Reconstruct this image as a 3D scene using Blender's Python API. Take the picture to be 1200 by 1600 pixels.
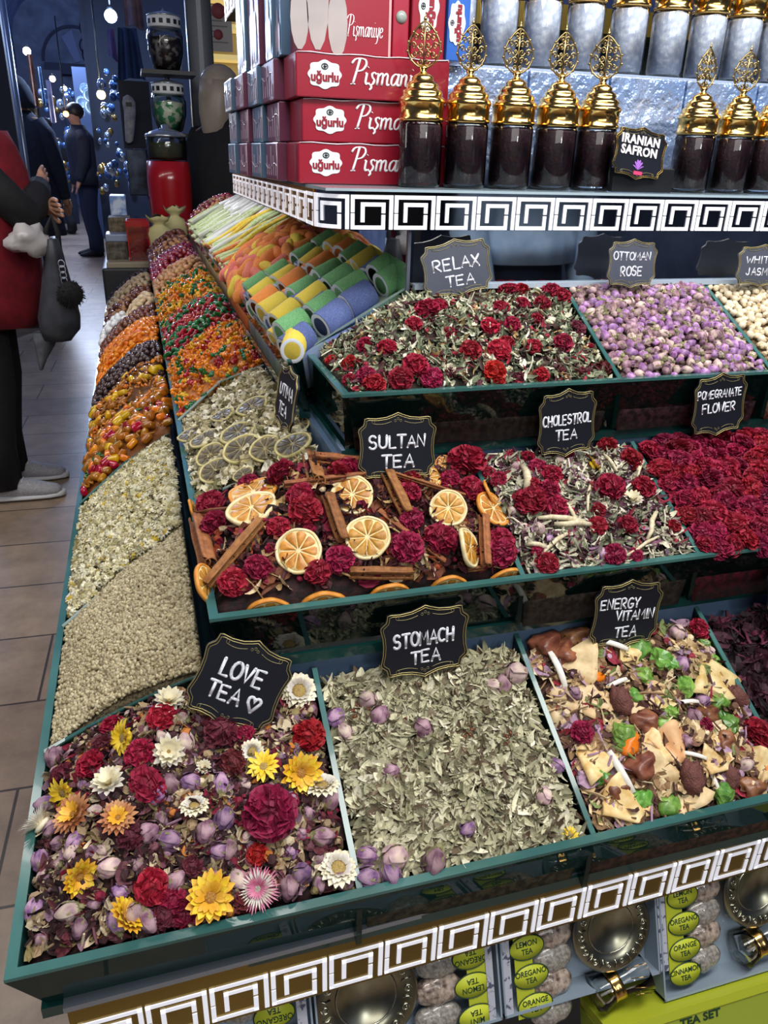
import bpy, bmesh, math, random
import numpy as np
from math import sin, cos, pi, radians, sqrt
from mathutils import Vector, Matrix, Euler, noise

for _o in list(bpy.data.objects):
    bpy.data.objects.remove(_o)
SC = bpy.context.scene
COL = SC.collection
rng = random.Random(11)
U = rng.uniform

# ------------------------------------------------------------------ camera
CAMH = 1.28
FPX = 1215.0
YAW, PIT, ROL = radians(17.2), radians(24.5), radians(1.7)
_fw = Vector((sin(YAW) * cos(PIT), cos(YAW) * cos(PIT), -sin(PIT)))
_rt = Vector((cos(YAW), -sin(YAW), 0))
_up = _rt.cross(_fw)
_r2 = _rt * cos(ROL) + _up * sin(ROL)
_u2 = -_rt * sin(ROL) + _up * cos(ROL)
CPOS = Vector((0, 0, CAMH))
cam_d = bpy.data.cameras.new('camera')
cam_d.sensor_fit = 'VERTICAL'
cam_d.sensor_height = 36.0
cam_d.lens = FPX * 36.0 / 1600.0
cam_d.clip_start = 0.02
cam_d.clip_end = 100
cam = bpy.data.objects.new('camera', cam_d)
COL.objects.link(cam)
_m = Matrix((_r2, _u2, -_fw)).transposed().to_4x4()
_m.translation = CPOS
cam.matrix_world = _m
SC.camera = cam

def ray(px, py):
    return _r2 * (px - 600) - _u2 * (py - 800) + _fw * FPX
def at_y(px, py, y):
    r = ray(px, py); return CPOS + r * (y / r.y)
def at_x(px, py, x):
    r = ray(px, py); return CPOS + r * (x / r.x)
def at_z(px, py, z):
    r = ray(px, py); return CPOS + r * ((z - CAMH) / r.z)
def pix(p):
    d = Vector(p) - CPOS
    w = d.dot(_fw)
    return 600 + FPX * d.dot(_r2) / w, 800 - FPX * d.dot(_u2) / w, w

# ------------------------------------------------------------------ world, lights, exposure
SC.view_settings.view_transform = 'Standard'
SC.view_settings.look = 'None'
SC.view_settings.gamma = 1.0
SC.view_settings.exposure = 0.0
SC.view_settings.use_curve_mapping = False
W = bpy.data.worlds.new('bazaar_air')
SC.world = W
W.use_nodes = True
W.node_tree.nodes['Background'].inputs[0].default_value = (0.30, 0.38, 0.55, 1)
W.node_tree.nodes['Background'].inputs[1].default_value = 0.10

def area(name, loc, target, sx, sy, power, col):
    d = bpy.data.lights.new(name, 'AREA')
    d.shape = 'RECTANGLE'; d.size = sx; d.size_y = sy; d.energy = power; d.color = col
    o = bpy.data.objects.new(name, d); COL.objects.link(o)
    o.location = loc
    o.rotation_euler = (Vector(target) - Vector(loc)).to_track_quat('-Z', 'Y').to_euler()
    return o
# LED strips under the stall's canopy
area('canopy_strip_light', (0.55, 0.15, 2.35), (0.4, 0.75, 0.9), 2.0, 0.35, 34, (1.0, 0.97, 0.92))
area('side_strip_light', (-0.45, 2.3, 2.35), (0.05, 2.1, 0.9), 0.3, 3.2, 26, (1.0, 0.96, 0.90))
area('shelf_strip_light', (0.75, 0.62, 1.95), (0.75, 1.15, 1.35), 1.4, 0.12, 7, (0.86, 0.92, 1.0))

area('front_fill_light', (0.2, -2.2, 2.5), (0.6, 0.8, 1.0), 2.4, 0.8, 26, (1.0, 0.97, 0.94))  # unseen area light added behind the camera, brightens the gold lids

# unseen light added across the aisle to brighten sweets under the shelf
area('aisle_fill_light', (-2.1, 1.6, 1.95), (0.2, 1.5, 1.05), 0.5, 2.4, 20, (1.0, 0.96, 0.9))
def point(name, loc, power, col, r=0.05):
    d = bpy.data.lights.new(name, 'POINT'); d.energy = power; d.color = col; d.shadow_soft_size = r
    o = bpy.data.objects.new(name, d); COL.objects.link(o); o.location = loc
    return o

# ------------------------------------------------------------------ materials
def lin(h):
    if isinstance(h, str):
        h = h.lstrip('#'); c = [int(h[i:i + 2], 16) / 255 for i in (0, 2, 4)]
    else:
        c = list(h)
    return tuple(x / 12.92 if x <= 0.04045 else ((x + 0.055) / 1.055) ** 2.4 for x in c)
_MATS = {}
def M(name, col, rough=0.6, metal=0.0, col2=None, scale=60.0, var=0.0, bump=0.0, bscale=None, emit=None, es=0.0,
      trans=0.0, ior=1.45, coat=0.0, attr=False, detail=3.0, alpha=1.0, sss=0.0, contrast=(0.35, 0.65), spec=0.5, bdist=0.002):
    if name in _MATS: return _MATS[name]
    m = bpy.data.materials.new(name); m.use_nodes = True
    nt = m.node_tree; N = nt.nodes; L = nt.links
    b = N['Principled BSDF']
    b.inputs['Roughness'].default_value = rough
    b.inputs['Metallic'].default_value = metal
    b.inputs['IOR'].default_value = ior
    b.inputs['Specular IOR Level'].default_value = spec
    b.inputs['Transmission Weight'].default_value = trans
    b.inputs['Coat Weight'].default_value = coat
    b.inputs['Alpha'].default_value = alpha
    if sss:
        b.inputs['Subsurface Weight'].default_value = sss
        b.inputs['Subsurface Radius'].default_value = (0.004, 0.002, 0.001)
    c1 = lin(col)
    tc = N.new('ShaderNodeTexCoord')
    out = None
    if attr:
        a = N.new('ShaderNodeAttribute'); a.attribute_name = 'tint'; out = a.outputs['Color']
    if col2 is not None or (attr and bump == -1):
        nz = N.new('ShaderNodeTexNoise'); nz.inputs['Scale'].default_value = scale; nz.inputs['Detail'].default_value = detail
        L.new(tc.outputs['Object'], nz.inputs['Vector'])
        r = N.new('ShaderNodeValToRGB')
        r.color_ramp.elements[0].position = contrast[0]; r.color_ramp.elements[1].position = contrast[1]
        r.color_ramp.elements[0].color = (*c1, 1); r.color_ramp.elements[1].color = (*lin(col2), 1)
        L.new(nz.outputs['Fac'], r.inputs['Fac']); out = r.outputs['Color']
    if out is None:
        rg = N.new('ShaderNodeRGB'); rg.outputs[0].default_value = (*c1, 1); out = rg.outputs[0]
    if var:
        oi = N.new('ShaderNodeObjectInfo')
        hs = N.new('ShaderNodeHueSaturation')
        mr = N.new('ShaderNodeMapRange'); mr.inputs['To Min'].default_value = 1 - var; mr.inputs['To Max'].default_value = 1 + var
        L.new(oi.outputs['Random'], mr.inputs['Value']); L.new(mr.outputs['Result'], hs.inputs['Value'])
        wn = N.new('ShaderNodeMath'); wn.operation = 'MULTIPLY'; wn.inputs[1].default_value = 7.31
        fr = N.new('ShaderNodeMath'); fr.operation = 'FRACT'
        L.new(oi.outputs['Random'], wn.inputs[0]); L.new(wn.outputs[0], fr.inputs[0])
        mh = N.new('ShaderNodeMapRange'); mh.inputs['To Min'].default_value = 0.5 - var * 0.06; mh.inputs['To Max'].default_value = 0.5 + var * 0.06
        L.new(fr.outputs[0], mh.inputs['Value']); L.new(mh.outputs['Result'], hs.inputs['Hue'])
        L.new(out, hs.inputs['Color']); out = hs.outputs['Color']
    L.new(out, b.inputs['Base Color'])
    if bump > 0:
        nb = N.new('ShaderNodeTexNoise'); nb.inputs['Scale'].default_value = bscale or scale * 2; nb.inputs['Detail'].default_value = 4
        L.new(tc.outputs['Object'], nb.inputs['Vector'])
        bp = N.new('ShaderNodeBump'); bp.inputs['Strength'].default_value = bump; bp.inputs['Distance'].default_value = bdist
        L.new(nb.outputs['Fac'], bp.inputs['Height']); L.new(bp.outputs['Normal'], b.inputs['Normal'])
    if emit is not None:
        b.inputs['Emission Color'].default_value = (*lin(emit), 1); b.inputs['Emission Strength'].default_value = es
    _MATS[name] = m
    return m
def sheet_glass(name, tint, refl=0.08, rough=0.02, body=0.0, bodycol='#1d4a45'):
    """Thin clear pane: transparent with a tint plus a fresnel reflection."""
    if name in _MATS: return _MATS[name]
    m = bpy.data.materials.new(name); m.use_nodes = True
    nt = m.node_tree; N = nt.nodes; L = nt.links
    N.remove(N['Principled BSDF'])
    t = N.new('ShaderNodeBsdfTransparent'); t.inputs[0].default_value = (*lin(tint), 1)
    g = N.new('ShaderNodeBsdfGlossy'); g.inputs['Roughness'].default_value = rough
    fr = N.new('ShaderNodeFresnel'); fr.inputs['IOR'].default_value = 1.5
    mx = N.new('ShaderNodeMixShader')
    L.new(fr.outputs[0], mx.inputs[0]); L.new(t.outputs[0], mx.inputs[1]); L.new(g.outputs[0], mx.inputs[2])
    o = mx.outputs[0]
    if body:
        d = N.new('ShaderNodeBsdfDiffuse'); d.inputs[0].default_value = (*lin(bodycol), 1)
        m2 = N.new('ShaderNodeMixShader'); m2.inputs[0].default_value = body
        L.new(o, m2.inputs[1]); L.new(d.outputs[0], m2.inputs[2]); o = m2.outputs[0]
    L.new(o, N['Material Output'].inputs['Surface'])
    _MATS[name] = m
    return m

# ------------------------------------------------------------------ mesh helpers
class MB:
    def __init__(s):
        s.v = []; s.f = []; s.mi = []; s.c = []; s.anyc = False
    def add(s, V, F, mat=None, mi=0, col=None):
        o = len(s.v)
        if mat is not None: V = [mat @ Vector(p) for p in V]
        s.v.extend(tuple(p) for p in V)
        s.f.extend(tuple(i + o for i in f) for f in F)
        s.mi.extend([mi] * len(F))
        if col is not None: s.anyc = True
        s.c.extend([col or (1, 1, 1)] * len(V))
        return s
    def box(s, lo, hi, mi=0, mat=None, bev=0.0):
        x0, y0, z0 = lo; x1, y1, z1 = hi
        if bev <= 0:
            V = [(x0, y0, z0), (x1, y0, z0), (x1, y1, z0), (x0, y1, z0), (x0, y0, z1), (x1, y0, z1), (x1, y1, z1), (x0, y1, z1)]
            F = [(0, 3, 2, 1), (4, 5, 6, 7), (0, 1, 5, 4), (1, 2, 6, 5), (2, 3, 7, 6), (3, 0, 4, 7)]
            return s.add(V, F, mat, mi)
        bm = bmesh.new(); bmesh.ops.create_cube(bm, size=1)
        for v in bm.verts:
            v.co = Vector(((x0 + x1) / 2 + v.co.x * (x1 - x0), (y0 + y1) / 2 + v.co.y * (y1 - y0), (z0 + z1) / 2 + v.co.z * (z1 - z0)))
        bmesh.ops.bevel(bm, geom=bm.edges[:], offset=bev, segments=2, affect='EDGES', profile=0.5)
        bm.verts.index_update()
        V = [v.co.copy() for v in bm.verts]; F = [tuple(v.index for v in f.verts) for f in bm.faces]; bm.free()
        return s.add(V, F, mat, mi)
    def hexa(s, P, mi=0):
        F = [(0, 3, 2, 1), (4, 5, 6, 7), (0, 1, 5, 4), (1, 2, 6, 5), (2, 3, 7, 6), (3, 0, 4, 7)]
        return s.add(P, F, None, mi)
    def tube(s, pts, r, n=6, mi=0, closed=False, cap=True, flat=None, mat=None):
        pts = [Vector(p) for p in pts]
        k = len(pts); V = []; F = []
        rr = r if hasattr(r, '__len__') else [r] * k
        prev = None
        for i, p in enumerate(pts):
            if closed: t = pts[(i + 1) % k] - pts[i - 1]
            else: t = pts[min(i + 1, k - 1)] - pts[max(i - 1, 0)]
            t = t.normalized() if t.length > 1e-9 else Vector((0, 0, 1))
            if prev is None:
                a = Vector((0, 0, 1)) if abs(t.z) < 0.9 else Vector((1, 0, 0))
                nx = t.cross(a).normalized()
            else:
                nx = (prev - t * prev.dot(t))
                nx = nx.normalized() if nx.length > 1e-6 else t.orthogonal().normalized()
            prev = nx; ny = t.cross(nx)
            for j in range(n):
                a = 2 * pi * j / n
                q = p + (nx * cos(a) + ny * sin(a)) * rr[i]
                if flat is not None: q = q - flat * (q - p).dot(flat) * 0.6
                V.append(q)
        for i in range(k if closed else k - 1):
            i2 = (i + 1) % k
            for j in range(n):
                j2 = (j + 1) % n
                F.append((i * n + j, i * n + j2, i2 * n + j2, i2 * n + j))
        if cap and not closed:
            F.append(tuple(reversed(range(n)))); F.append(tuple((k - 1) * n + j for j in range(n)))
        return s.add(V, F, mat, mi)
    def lathe(s, prof, n=24, mi=0, mat=None, fn=None):
        V = []; F = []; k = len(prof)
        for (r, z) in prof:
            for j in range(n):
                a = 2 * pi * j / n
                q = fn(r, z, a) if fn else (r * cos(a), r * sin(a), z)
                V.append(q)
        for i in range(k - 1):
            for j in range(n):
                j2 = (j + 1) % n
                F.append((i * n + j, i * n + j2, (i + 1) * n + j2, (i + 1) * n + j))
        if prof[0][0] > 1e-6: F.append(tuple(reversed(range(n))))
        if prof[-1][0] > 1e-6: F.append(tuple((k - 1) * n + j for j in range(n)))
        return s.add(V, F, mat, mi)
    def ball(s, c, r, n=10, m=6, mi=0, mat=None, col=None):
        r = r if hasattr(r, '__len__') else (r, r, r)
        V = [(c[0], c[1], c[2] - r[2])]; F = []
        for i in range(1, m):
            t = pi * i / m
            for j in range(n):
                a = 2 * pi * j / n
                V.append((c[0] + r[0] * sin(t) * cos(a), c[1] + r[1] * sin(t) * sin(a), c[2] - r[2] * cos(t)))
        V.append((c[0], c[1], c[2] + r[2])); e = len(V) - 1
        for j in range(n):
            j2 = (j + 1) % n
            F.append((0, 1 + j2, 1 + j))
            F.append((e, e - n + j, e - n + j2))
            for i in range(m - 2):
                F.append((1 + i * n + j, 1 + i * n + j2, 1 + (i + 1) * n + j2, 1 + (i + 1) * n + j))
        return s.add(V, F, mat, mi, col)
    def loft(s, rings, mi=0, cap=True, mat=None):
        n = len(rings[0]); V = [p for r in rings for p in r]; F = []
        for i in range(len(rings) - 1):
            for j in range(n):
                j2 = (j + 1) % n
                F.append((i * n + j, i * n + j2, (i + 1) * n + j2, (i + 1) * n + j))
        if cap:
            F.append(tuple(reversed(range(n)))); F.append(tuple((len(rings) - 1) * n + j for j in range(n)))
        return s.add(V, F, mat, mi)
    def mesh(s, name, smooth=True):
        me = bpy.data.meshes.new(name)
        me.from_pydata([tuple(v) for v in s.v], [], s.f)
        me.polygons.foreach_set('material_index', s.mi)
        me.polygons.foreach_set('use_smooth', [smooth] * len(s.f))
        if s.anyc:
            a = me.color_attributes.new('tint', 'FLOAT_COLOR', 'POINT')
            a.data.foreach_set('color', np.array([(*c, 1) for c in s.c], dtype=np.float32).ravel())
        me.update()
        return me
    def build(s, name, mats, parent=None, smooth=True, loc=None):
        me = s.mesh(name, smooth)
        for m in (mats if isinstance(mats, (list, tuple)) else [mats]): me.materials.append(m)
        return obj(name, me, parent, loc)

def obj(name, me, parent=None, loc=None):
    o = bpy.data.objects.new(name, me); COL.objects.link(o)
    if parent is not None: o.parent = parent
    if loc is not None: o.location = loc
    return o
def tag(o, label, cat, group=None, kind=None):
    o['label'] = label; o['category'] = cat
    if group: o['group'] = group
    if kind: o['kind'] = kind
    return o
def struct(o):
    o['kind'] = 'structure'; return o
def empty(name, loc=(0, 0, 0), label=None, cat=None, group=None):
    o = bpy.data.objects.new(name, None); COL.objects.link(o); o.location = loc
    o.empty_display_size = 0.02
    if label: tag(o, label, cat, group)
    return o
KIDS = {}
def kids(o):
    return KIDS.setdefault(o.name, [c for c in o.children])
def dup(src, mw, label=None, group=None):
    """copy of a thing with its parts and sub-parts"""
    r = src.copy(); COL.objects.link(r)
    r.matrix_world = mw
    if label: r['label'] = label
    if group: r['group'] = group
    for c in kids(src):
        d = c.copy(); COL.objects.link(d); d.parent = r
        for g in kids(c):
            e = g.copy(); COL.objects.link(e); e.parent = d
    return r
def frame(p, n, spin=0.0, tilt=0.0, scale=1.0):
    """matrix with z along n, spun and tilted"""
    n = Vector(n).normalized()
    q = n.to_track_quat('Z', 'Y').to_matrix().to_4x4()
    mt = Matrix.Translation(Vector(p)) @ q @ Matrix.Rotation(spin, 4, 'Z') @ Matrix.Rotation(tilt, 4, 'X')
    if hasattr(scale, '__len__'):
        mt = mt @ Matrix.Diagonal((*scale, 1))
    else:
        mt = mt @ Matrix.Scale(scale, 4)
    return mt
def mesh_of(o):
    """mesh of an object with its modifiers applied"""
    dg = bpy.context.evaluated_depsgraph_get()
    return bpy.data.meshes.new_from_object(o.evaluated_get(dg))

# many small pieces in ONE mesh, each with its own tint
def scatter(name, items, mats, parent=None, smooth=False):
    vs = []; tris = []; quads = []; cols = []; off = 0
    by = {}
    for (T, mt, c) in items:
        by.setdefault(id(T), (T, [], []))
        by[id(T)][1].append(np.array(mt)); by[id(T)][2].append(c)
    for T, ms, cs in by.values():
        V = np.array(T[0], dtype=np.float64); ms = np.array(ms); k = len(ms)
        P = np.einsum('kij,nj->kni', ms[:, :3, :3], V) + ms[:, None, :3, 3]
        vs.append(P.reshape(-1, 3)); n = len(V)
        cols.append(np.repeat(np.array(cs), n, axis=0))
        o = off + np.arange(k)[:, None, None] * n
        t3 = [f for f in T[1] if len(f) == 3]; t4 = [f for f in T[1] if len(f) == 4]
        if t3: tris.append((np.array(t3)[None] + o).reshape(-1, 3))
        if t4: quads.append((np.array(t4)[None] + o).reshape(-1, 4))
        off += k * n
    P = np.concatenate(vs); C_ = np.concatenate(cols)
    tr = np.concatenate(tris) if tris else np.zeros((0, 3), int)
    qd = np.concatenate(quads) if quads else np.zeros((0, 4), int)
    me = bpy.data.meshes.new(name)
    me.vertices.add(len(P)); me.vertices.foreach_set('co', P.ravel().astype(np.float32))
    nl = tr.size + qd.size
    me.loops.add(nl); me.loops.foreach_set('vertex_index', np.concatenate([tr.ravel(), qd.ravel()]).astype(np.int32))
    me.polygons.add(len(tr) + len(qd))
    st = np.concatenate([np.arange(len(tr)) * 3, tr.size + np.arange(len(qd)) * 4]).astype(np.int32)
    me.polygons.foreach_set('loop_start', st)
    me.polygons.foreach_set('use_smooth', np.full(len(tr) + len(qd), smooth))
    me.update(calc_edges=True)
    a = me.color_attributes.new('tint', 'FLOAT_COLOR', 'POINT')
    a.data.foreach_set('color', np.concatenate([C_, np.ones((len(C_), 1))], 1).ravel().astype(np.float32))
    for m in (mats if isinstance(mats, (list, tuple)) else [mats]): me.materials.append(m)
    return obj(name, me, parent)
def pick(pal):
    """palette: list of (hex, weight)"""
    t = U(0, sum(w for _, w in pal))
    for h, w in pal:
        t -= w
        if t <= 0: break
    c = lin(h); k = U(0.72, 1.25)
    return tuple(min(1, x * k) for x in c)

# ------------------------------------------------------------------ beds (heaped surface of one compartment)
class Bed:
    def __init__(s, x0, x1, y0, y1, zf, mound=0.012, rough=0.006, fq=28, ori='front', seed=0):
        s.x0, s.x1 = x0, x1
        s.y0 = y0 if callable(y0) else (lambda x: y0)
        s.y1 = y1 if callable(y1) else (lambda x: y1)
        s.zf = zf; s.mound = mound; s.rough = rough; s.fq = fq; s.ori = ori; s.seed = seed
    def p(s, u, v):
        x = s.x0 + (s.x1 - s.x0) * u
        y = s.y0(x) + (s.y1(x) - s.y0(x)) * v
        w = max(0.0, min(1, u * 7, (1 - u) * 7)) * max(0.0, min(1, v * 7, (1 - v) * 7))
        b = s.mound * sqrt(max(0, 16 * u * (1 - u) * v * (1 - v))) * (0.4 + 0.6 * w)
        z = s.zf(x, y) + b + s.rough * noise.noise(Vector((x * s.fq, y * s.fq, s.seed * 3.7))) * (0.3 + 0.7 * w)
        return Vector((x, y, z))
    def n(s, u, v):
        e = 0.02
        a = s.p(min(1, u + e), v) - s.p(max(0, u - e), v); b = s.p(u, min(1, v + e)) - s.p(u, max(0, v - e))
        return a.cross(b).normalized()
    def find(s, px, py):
        """(u, v) on the heap that a given sight line meets"""
        best = None; u0 = v0 = 0.5; span = 0.5
        for it in range(5):
            k = 12
            for i in range(k + 1):
                for j in range(k + 1):
                    u = u0 + span * (2 * i / k - 1); v = v0 + span * (2 * j / k - 1)
                    if not (0 <= u <= 1 and 0 <= v <= 1): continue
                    q = pix(s.p(u, v)); e = (q[0] - px) ** 2 + (q[1] - py) ** 2
                    if best is None or e < best[0]: best = (e, u, v)
            _, u0, v0 = best; span *= 0.3
        return u0, v0
    def surface(s, nu, nv, depth, mb=None):
        """heap surface with skirt down to the tray's floor"""
        mb = mb or MB(); V = []; F = []
        for j in range(nv + 1):
            for i in range(nu + 1):
                V.append(s.p(i / nu, j / nv) - Vector((0, 0, 0.004)))
        for j in range(nv):
            for i in range(nu):
                a = j * (nu + 1) + i
                F.append((a, a + 1, a + nu + 2, a + nu + 1))
        rim = [i for i in range(nu + 1)] + [j * (nu + 1) + nu for j in range(1, nv + 1)] + [nv * (nu + 1) + i for i in range(nu - 1, -1, -1)] + [j * (nu + 1) for j in range(nv - 1, 0, -1)]
        o = len(V); c = sum((V[i] for i in rim), Vector()) / len(rim)
        for i in rim:
            q = V[i]; d = Vector((c.x - q.x, c.y - q.y, 0)) * 0.05
            V.append(Vector((q.x, q.y, q.z - depth)) + (d.normalized() * min(d.length, 0.012) if d.length > 0 else d))
        k = len(rim)
        for i in range(k):
            F.append((rim[i], o + i, o + (i + 1) % k, rim[(i + 1) % k]))
        F.append(tuple(o + i for i in range(k))[::-1])
        mb.add(V, F)
        return mb
def rand_uv(m=0.02):
    return U(m, 1 - m), U(m, 1 - m)
def poisson(bed, k, dmin, m=0.03, tries=30, taken=None):
    """k spread-out points on a bed"""
    out = []; pts = list(taken or [])
    for _ in range(k * tries):
        u, v = rand_uv(m); p = bed.p(u, v)
        if all((p - q).length_squared > dmin * dmin for q in pts):
            pts.append(p); out.append((u, v))
            if len(out) >= k: break
    return out
def TEMPL_ALL():
    """things still carrying the pattern label are not part of the scene"""
    return [o for o in bpy.data.objects if o.parent is None and o.get('label') == 'x']
# ------------------------------------------------------------------ materials of the place
TEAL = M('teal_glass_edge', '#44706c', rough=0.15, col2='#2f5956', scale=8, coat=0.3)
TEALD = M('dark_teal_glass_edge', '#14403d', rough=0.12, col2='#0d2f2e', scale=8, coat=0.4)
GLASS = sheet_glass('clear_glass', '#dfeeea')
GLASSD = sheet_glass('green_tinted_glass', '#a9c4bd', body=0.06, bodycol='#235a54')
GLASSL = sheet_glass('dark_green_glass', '#6f8f88', body=0.55, bodycol='#1f403d')
MIRROR = M('mirror_silver', '#d5dadd', rough=0.02, metal=1.0)
GOLDM = M('gold_mirror', '#8c7434', rough=0.22, metal=0.75, col2='#74602a', scale=5)
STEEL = M('steel_trim', '#9aa4b4', rough=0.3, metal=0.8)
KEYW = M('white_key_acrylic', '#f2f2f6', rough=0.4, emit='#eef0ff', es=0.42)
BLUEGREY = M('blue_grey_riser', '#5d7590', rough=0.35, col2='#4a617c', scale=6)
DARKBODY = M('dark_counter_body', '#14201f', rough=0.5)
WHITE = M('white_plastic', '#d9dbdc', rough=0.45)
BLACK = M('black_plastic', '#101114', rough=0.45)
GOLD = M('polished_gold', '#e9bd6e', rough=0.17, metal=1.0)
GOLDD = M('antique_gold', '#8d7a4c', rough=0.33, metal=1.0, col2='#5b4d2c', scale=90)

# ------------------------------------------------------------------ room
def floor_mat():
    m = bpy.data.materials.new('stone_tiles'); m.use_nodes = True
    nt = m.node_tree; N = nt.nodes; L = nt.links; b = N['Principled BSDF']
    tc = N.new('ShaderNodeTexCoord'); mp = N.new('ShaderNodeMapping'); mp.inputs['Rotation'].default_value = (0, 0, radians(2))
    mp.inputs['Location'].default_value = (0.17, 0.1, 0)
    L.new(tc.outputs['Object'], mp.inputs['Vector'])
    br = N.new('ShaderNodeTexBrick'); br.inputs['Scale'].default_value = 1.0
    br.inputs['Brick Width'].default_value = 0.62; br.inputs['Row Height'].default_value = 0.31; br.inputs['Mortar Size'].default_value = 0.0035
    br.inputs['Color1'].default_value = (*lin('#9c8976'), 1); br.inputs['Color2'].default_value = (*lin('#8a7868'), 1); br.inputs['Mortar'].default_value = (*lin('#3b332d'), 1)
    br.offset = 0.4
    L.new(mp.outputs['Vector'], br.inputs['Vector'])
    nz = N.new('ShaderNodeTexNoise'); nz.inputs['Scale'].default_value = 9; nz.inputs['Detail'].default_value = 7; nz.inputs['Roughness'].default_value = 0.7
    L.new(tc.outputs['Object'], nz.inputs['Vector'])
    r = N.new('ShaderNodeValToRGB'); r.color_ramp.elements[0].position = 0.3; r.color_ramp.elements[0].color = (0.62, 0.6, 0.58, 1)
    r.color_ramp.elements[1].position = 0.62; r.color_ramp.elements[1].color = (1.05, 1.03, 1.0, 1)
    L.new(nz.outputs['Fac'], r.inputs['Fac'])
    mx = N.new('ShaderNodeMix'); mx.data_type = 'RGBA'; mx.blend_type = 'MULTIPLY'; mx.inputs['Factor'].default_value = 1
    L.new(br.outputs['Color'], mx.inputs['A']); L.new(r.outputs['Color'], mx.inputs['B'])
    L.new(mx.outputs['Result'], b.inputs['Base Color'])
    b.inputs['Roughness'].default_value = 0.36
    return m
FX0, FX1, FY0, FY1 = -2.3, 4.5, -11.0, 22.0
struct(MB().box((FX0, FY0, -0.1), (FX1, FY1, 0.0)).build('floor', floor_mat(), smooth=False))
PLASTER = M('dim_plaster', '#6a7590', rough=0.9, col2='#525c76', scale=3)
struct(MB().box((FX0 - 0.1, FY0, 0), (FX0, FY1, 4.6)).build('wall_left', PLASTER, smooth=False))
struct(MB().box((FX1, FY0, 0), (FX1 + 0.1, FY1, 4.6)).build('wall_right', PLASTER, smooth=False))
struct(MB().box((FX0, FY0 - 0.1, 0), (FX1, FY0, 4.6)).build('wall_front', M('warm_plaster', '#8c8478', rough=0.9), smooth=False))
struct(MB().box((FX0, FY1, 0), (FX1, FY1 + 0.1, 4.6)).build('wall_back', PLASTER, smooth=False))
# vaulted ceiling
vb = MB(); rr_ = []
for k in range(17):
    a = pi * k / 16
    rr_.append(((FX0 + FX1) / 2 - 3.4 * cos(a), 3.6 + 1.5 * sin(a)))
V = []; F = []
for (x, z) in rr_:
    V += [(x, FY0, z), (x, FY1, z)]
for k in range(16):
    F.append((2 * k, 2 * k + 1, 2 * k + 3, 2 * k + 2))
vb.add(V, F)
struct(vb.build('ceiling', M('painted_vault', '#7686b4', rough=0.9, col2='#5f70a0', scale=2.5)))

# ------------------------------------------------------------------ Greek key strokes
KEY = [[(0, .56), (0, 1), (.88, 1), (.88, 0)], [(0, .40), (0, 0), (.70, 0), (.70, .36)], [(.22, .24), (.22, .76), (.70, .76), (.70, .54)]]
def key_strokes(mb, place, n, w, h, t=0.10, th=0.0012):
    """n motifs; place(s, z) -> (point, normal) along the band"""
    for k in range(n):
        for st in KEY:
            for (a, b) in zip(st[:-1], st[1:]):
                ax, ay, bx, by = k * w + a[0] * w, a[1] * h, k * w + b[0] * w, b[1] * h
                hw = t * h / 2
                if abs(ax - bx) < 1e-9: lo, hi = (ax - hw * 1.05, min(ay, by) - hw), (ax + hw * 1.05, max(ay, by) + hw)
                else: lo, hi = (min(ax, bx) - hw, ay - hw), (max(ax, bx) + hw, ay + hw)
                m = max(1, int((hi[0] - lo[0]) / 0.012))
                for q in range(m):
                    u0 = lo[0] + (hi[0] - lo[0]) * q / m; u1 = lo[0] + (hi[0] - lo[0]) * (q + 1) / m
                    P = []
                    for d in (0, th):
                        for (s, z) in ((u0, lo[1]), (u1, lo[1]), (u1, hi[1]), (u0, hi[1])):
                            pt, nm = place(s, z); P.append(pt + nm * d)
                    mb.hexa([P[0], P[1], P[5], P[4], P[3], P[2], P[6], P[7]])
    return mb

# ------------------------------------------------------------------ counter
XE = 1.75    # the stall runs on past the right edge of the photograph
YE = 3.75
counter = empty('display_counter', (-0.12, 0.49, 0), 'stepped glass-edged bazaar display counter with gold key-pattern band along its front', 'counter')
def part(mb, name, mats, parent=None, smooth=False):
    o = mb.build(name, mats, None, smooth)
    p = parent or counter
    o.parent = p; o.matrix_parent_inverse = Matrix.Translation(-Vector(p.location)) if p.parent is None else Matrix.Identity(4)
    return o
def into(o, p):
    """parent an object built in world coordinates without moving it"""
    o.parent = p
    l = Vector(p.location); q = p.parent
    while q is not None:
        l = l + Vector(q.location); q = q.parent
    o.matrix_parent_inverse = Matrix.Translation(-l)
    return o
b = MB()
b.box((-0.115, 0.535, 0.545), (XE, 0.70, 0.604)); b.box((-0.115, 0.535, 0.545), (0.10, YE, 0.604))
part(b, 'base_slab', TEALD)
part(MB().box((-0.115, 0.53, 0.0), (-0.10, YE, 0.545)).box((-0.10, 0.72, 0.0), (XE, 0.76, 0.545)).box((-0.1, 0.505, 0), (XE, 0.72, 0.012)), 'cabinet_panel', M('brushed_panel', '#6d6a66', rough=0.35, metal=0.5))
part(MB().box((0.048, 0.676, 0.604), (XE, 0.82, 0.803)).box((0.048, 0.82, 0.604), (0.19, YE, 0.803)), 'lower_riser', BLUEGREY)
part(MB().box((0.192, 0.824, 0.80), (XE, 0.975, 0.966)).box((0.192, 0.975, 0.80), (0.334, 3.0, 0.966)), 'upper_riser', BLUEGREY)
part(MB().box((0.334, 0.985, 0.80), (XE, 3.0, 1.2)), 'core', DARKBODY)
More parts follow.
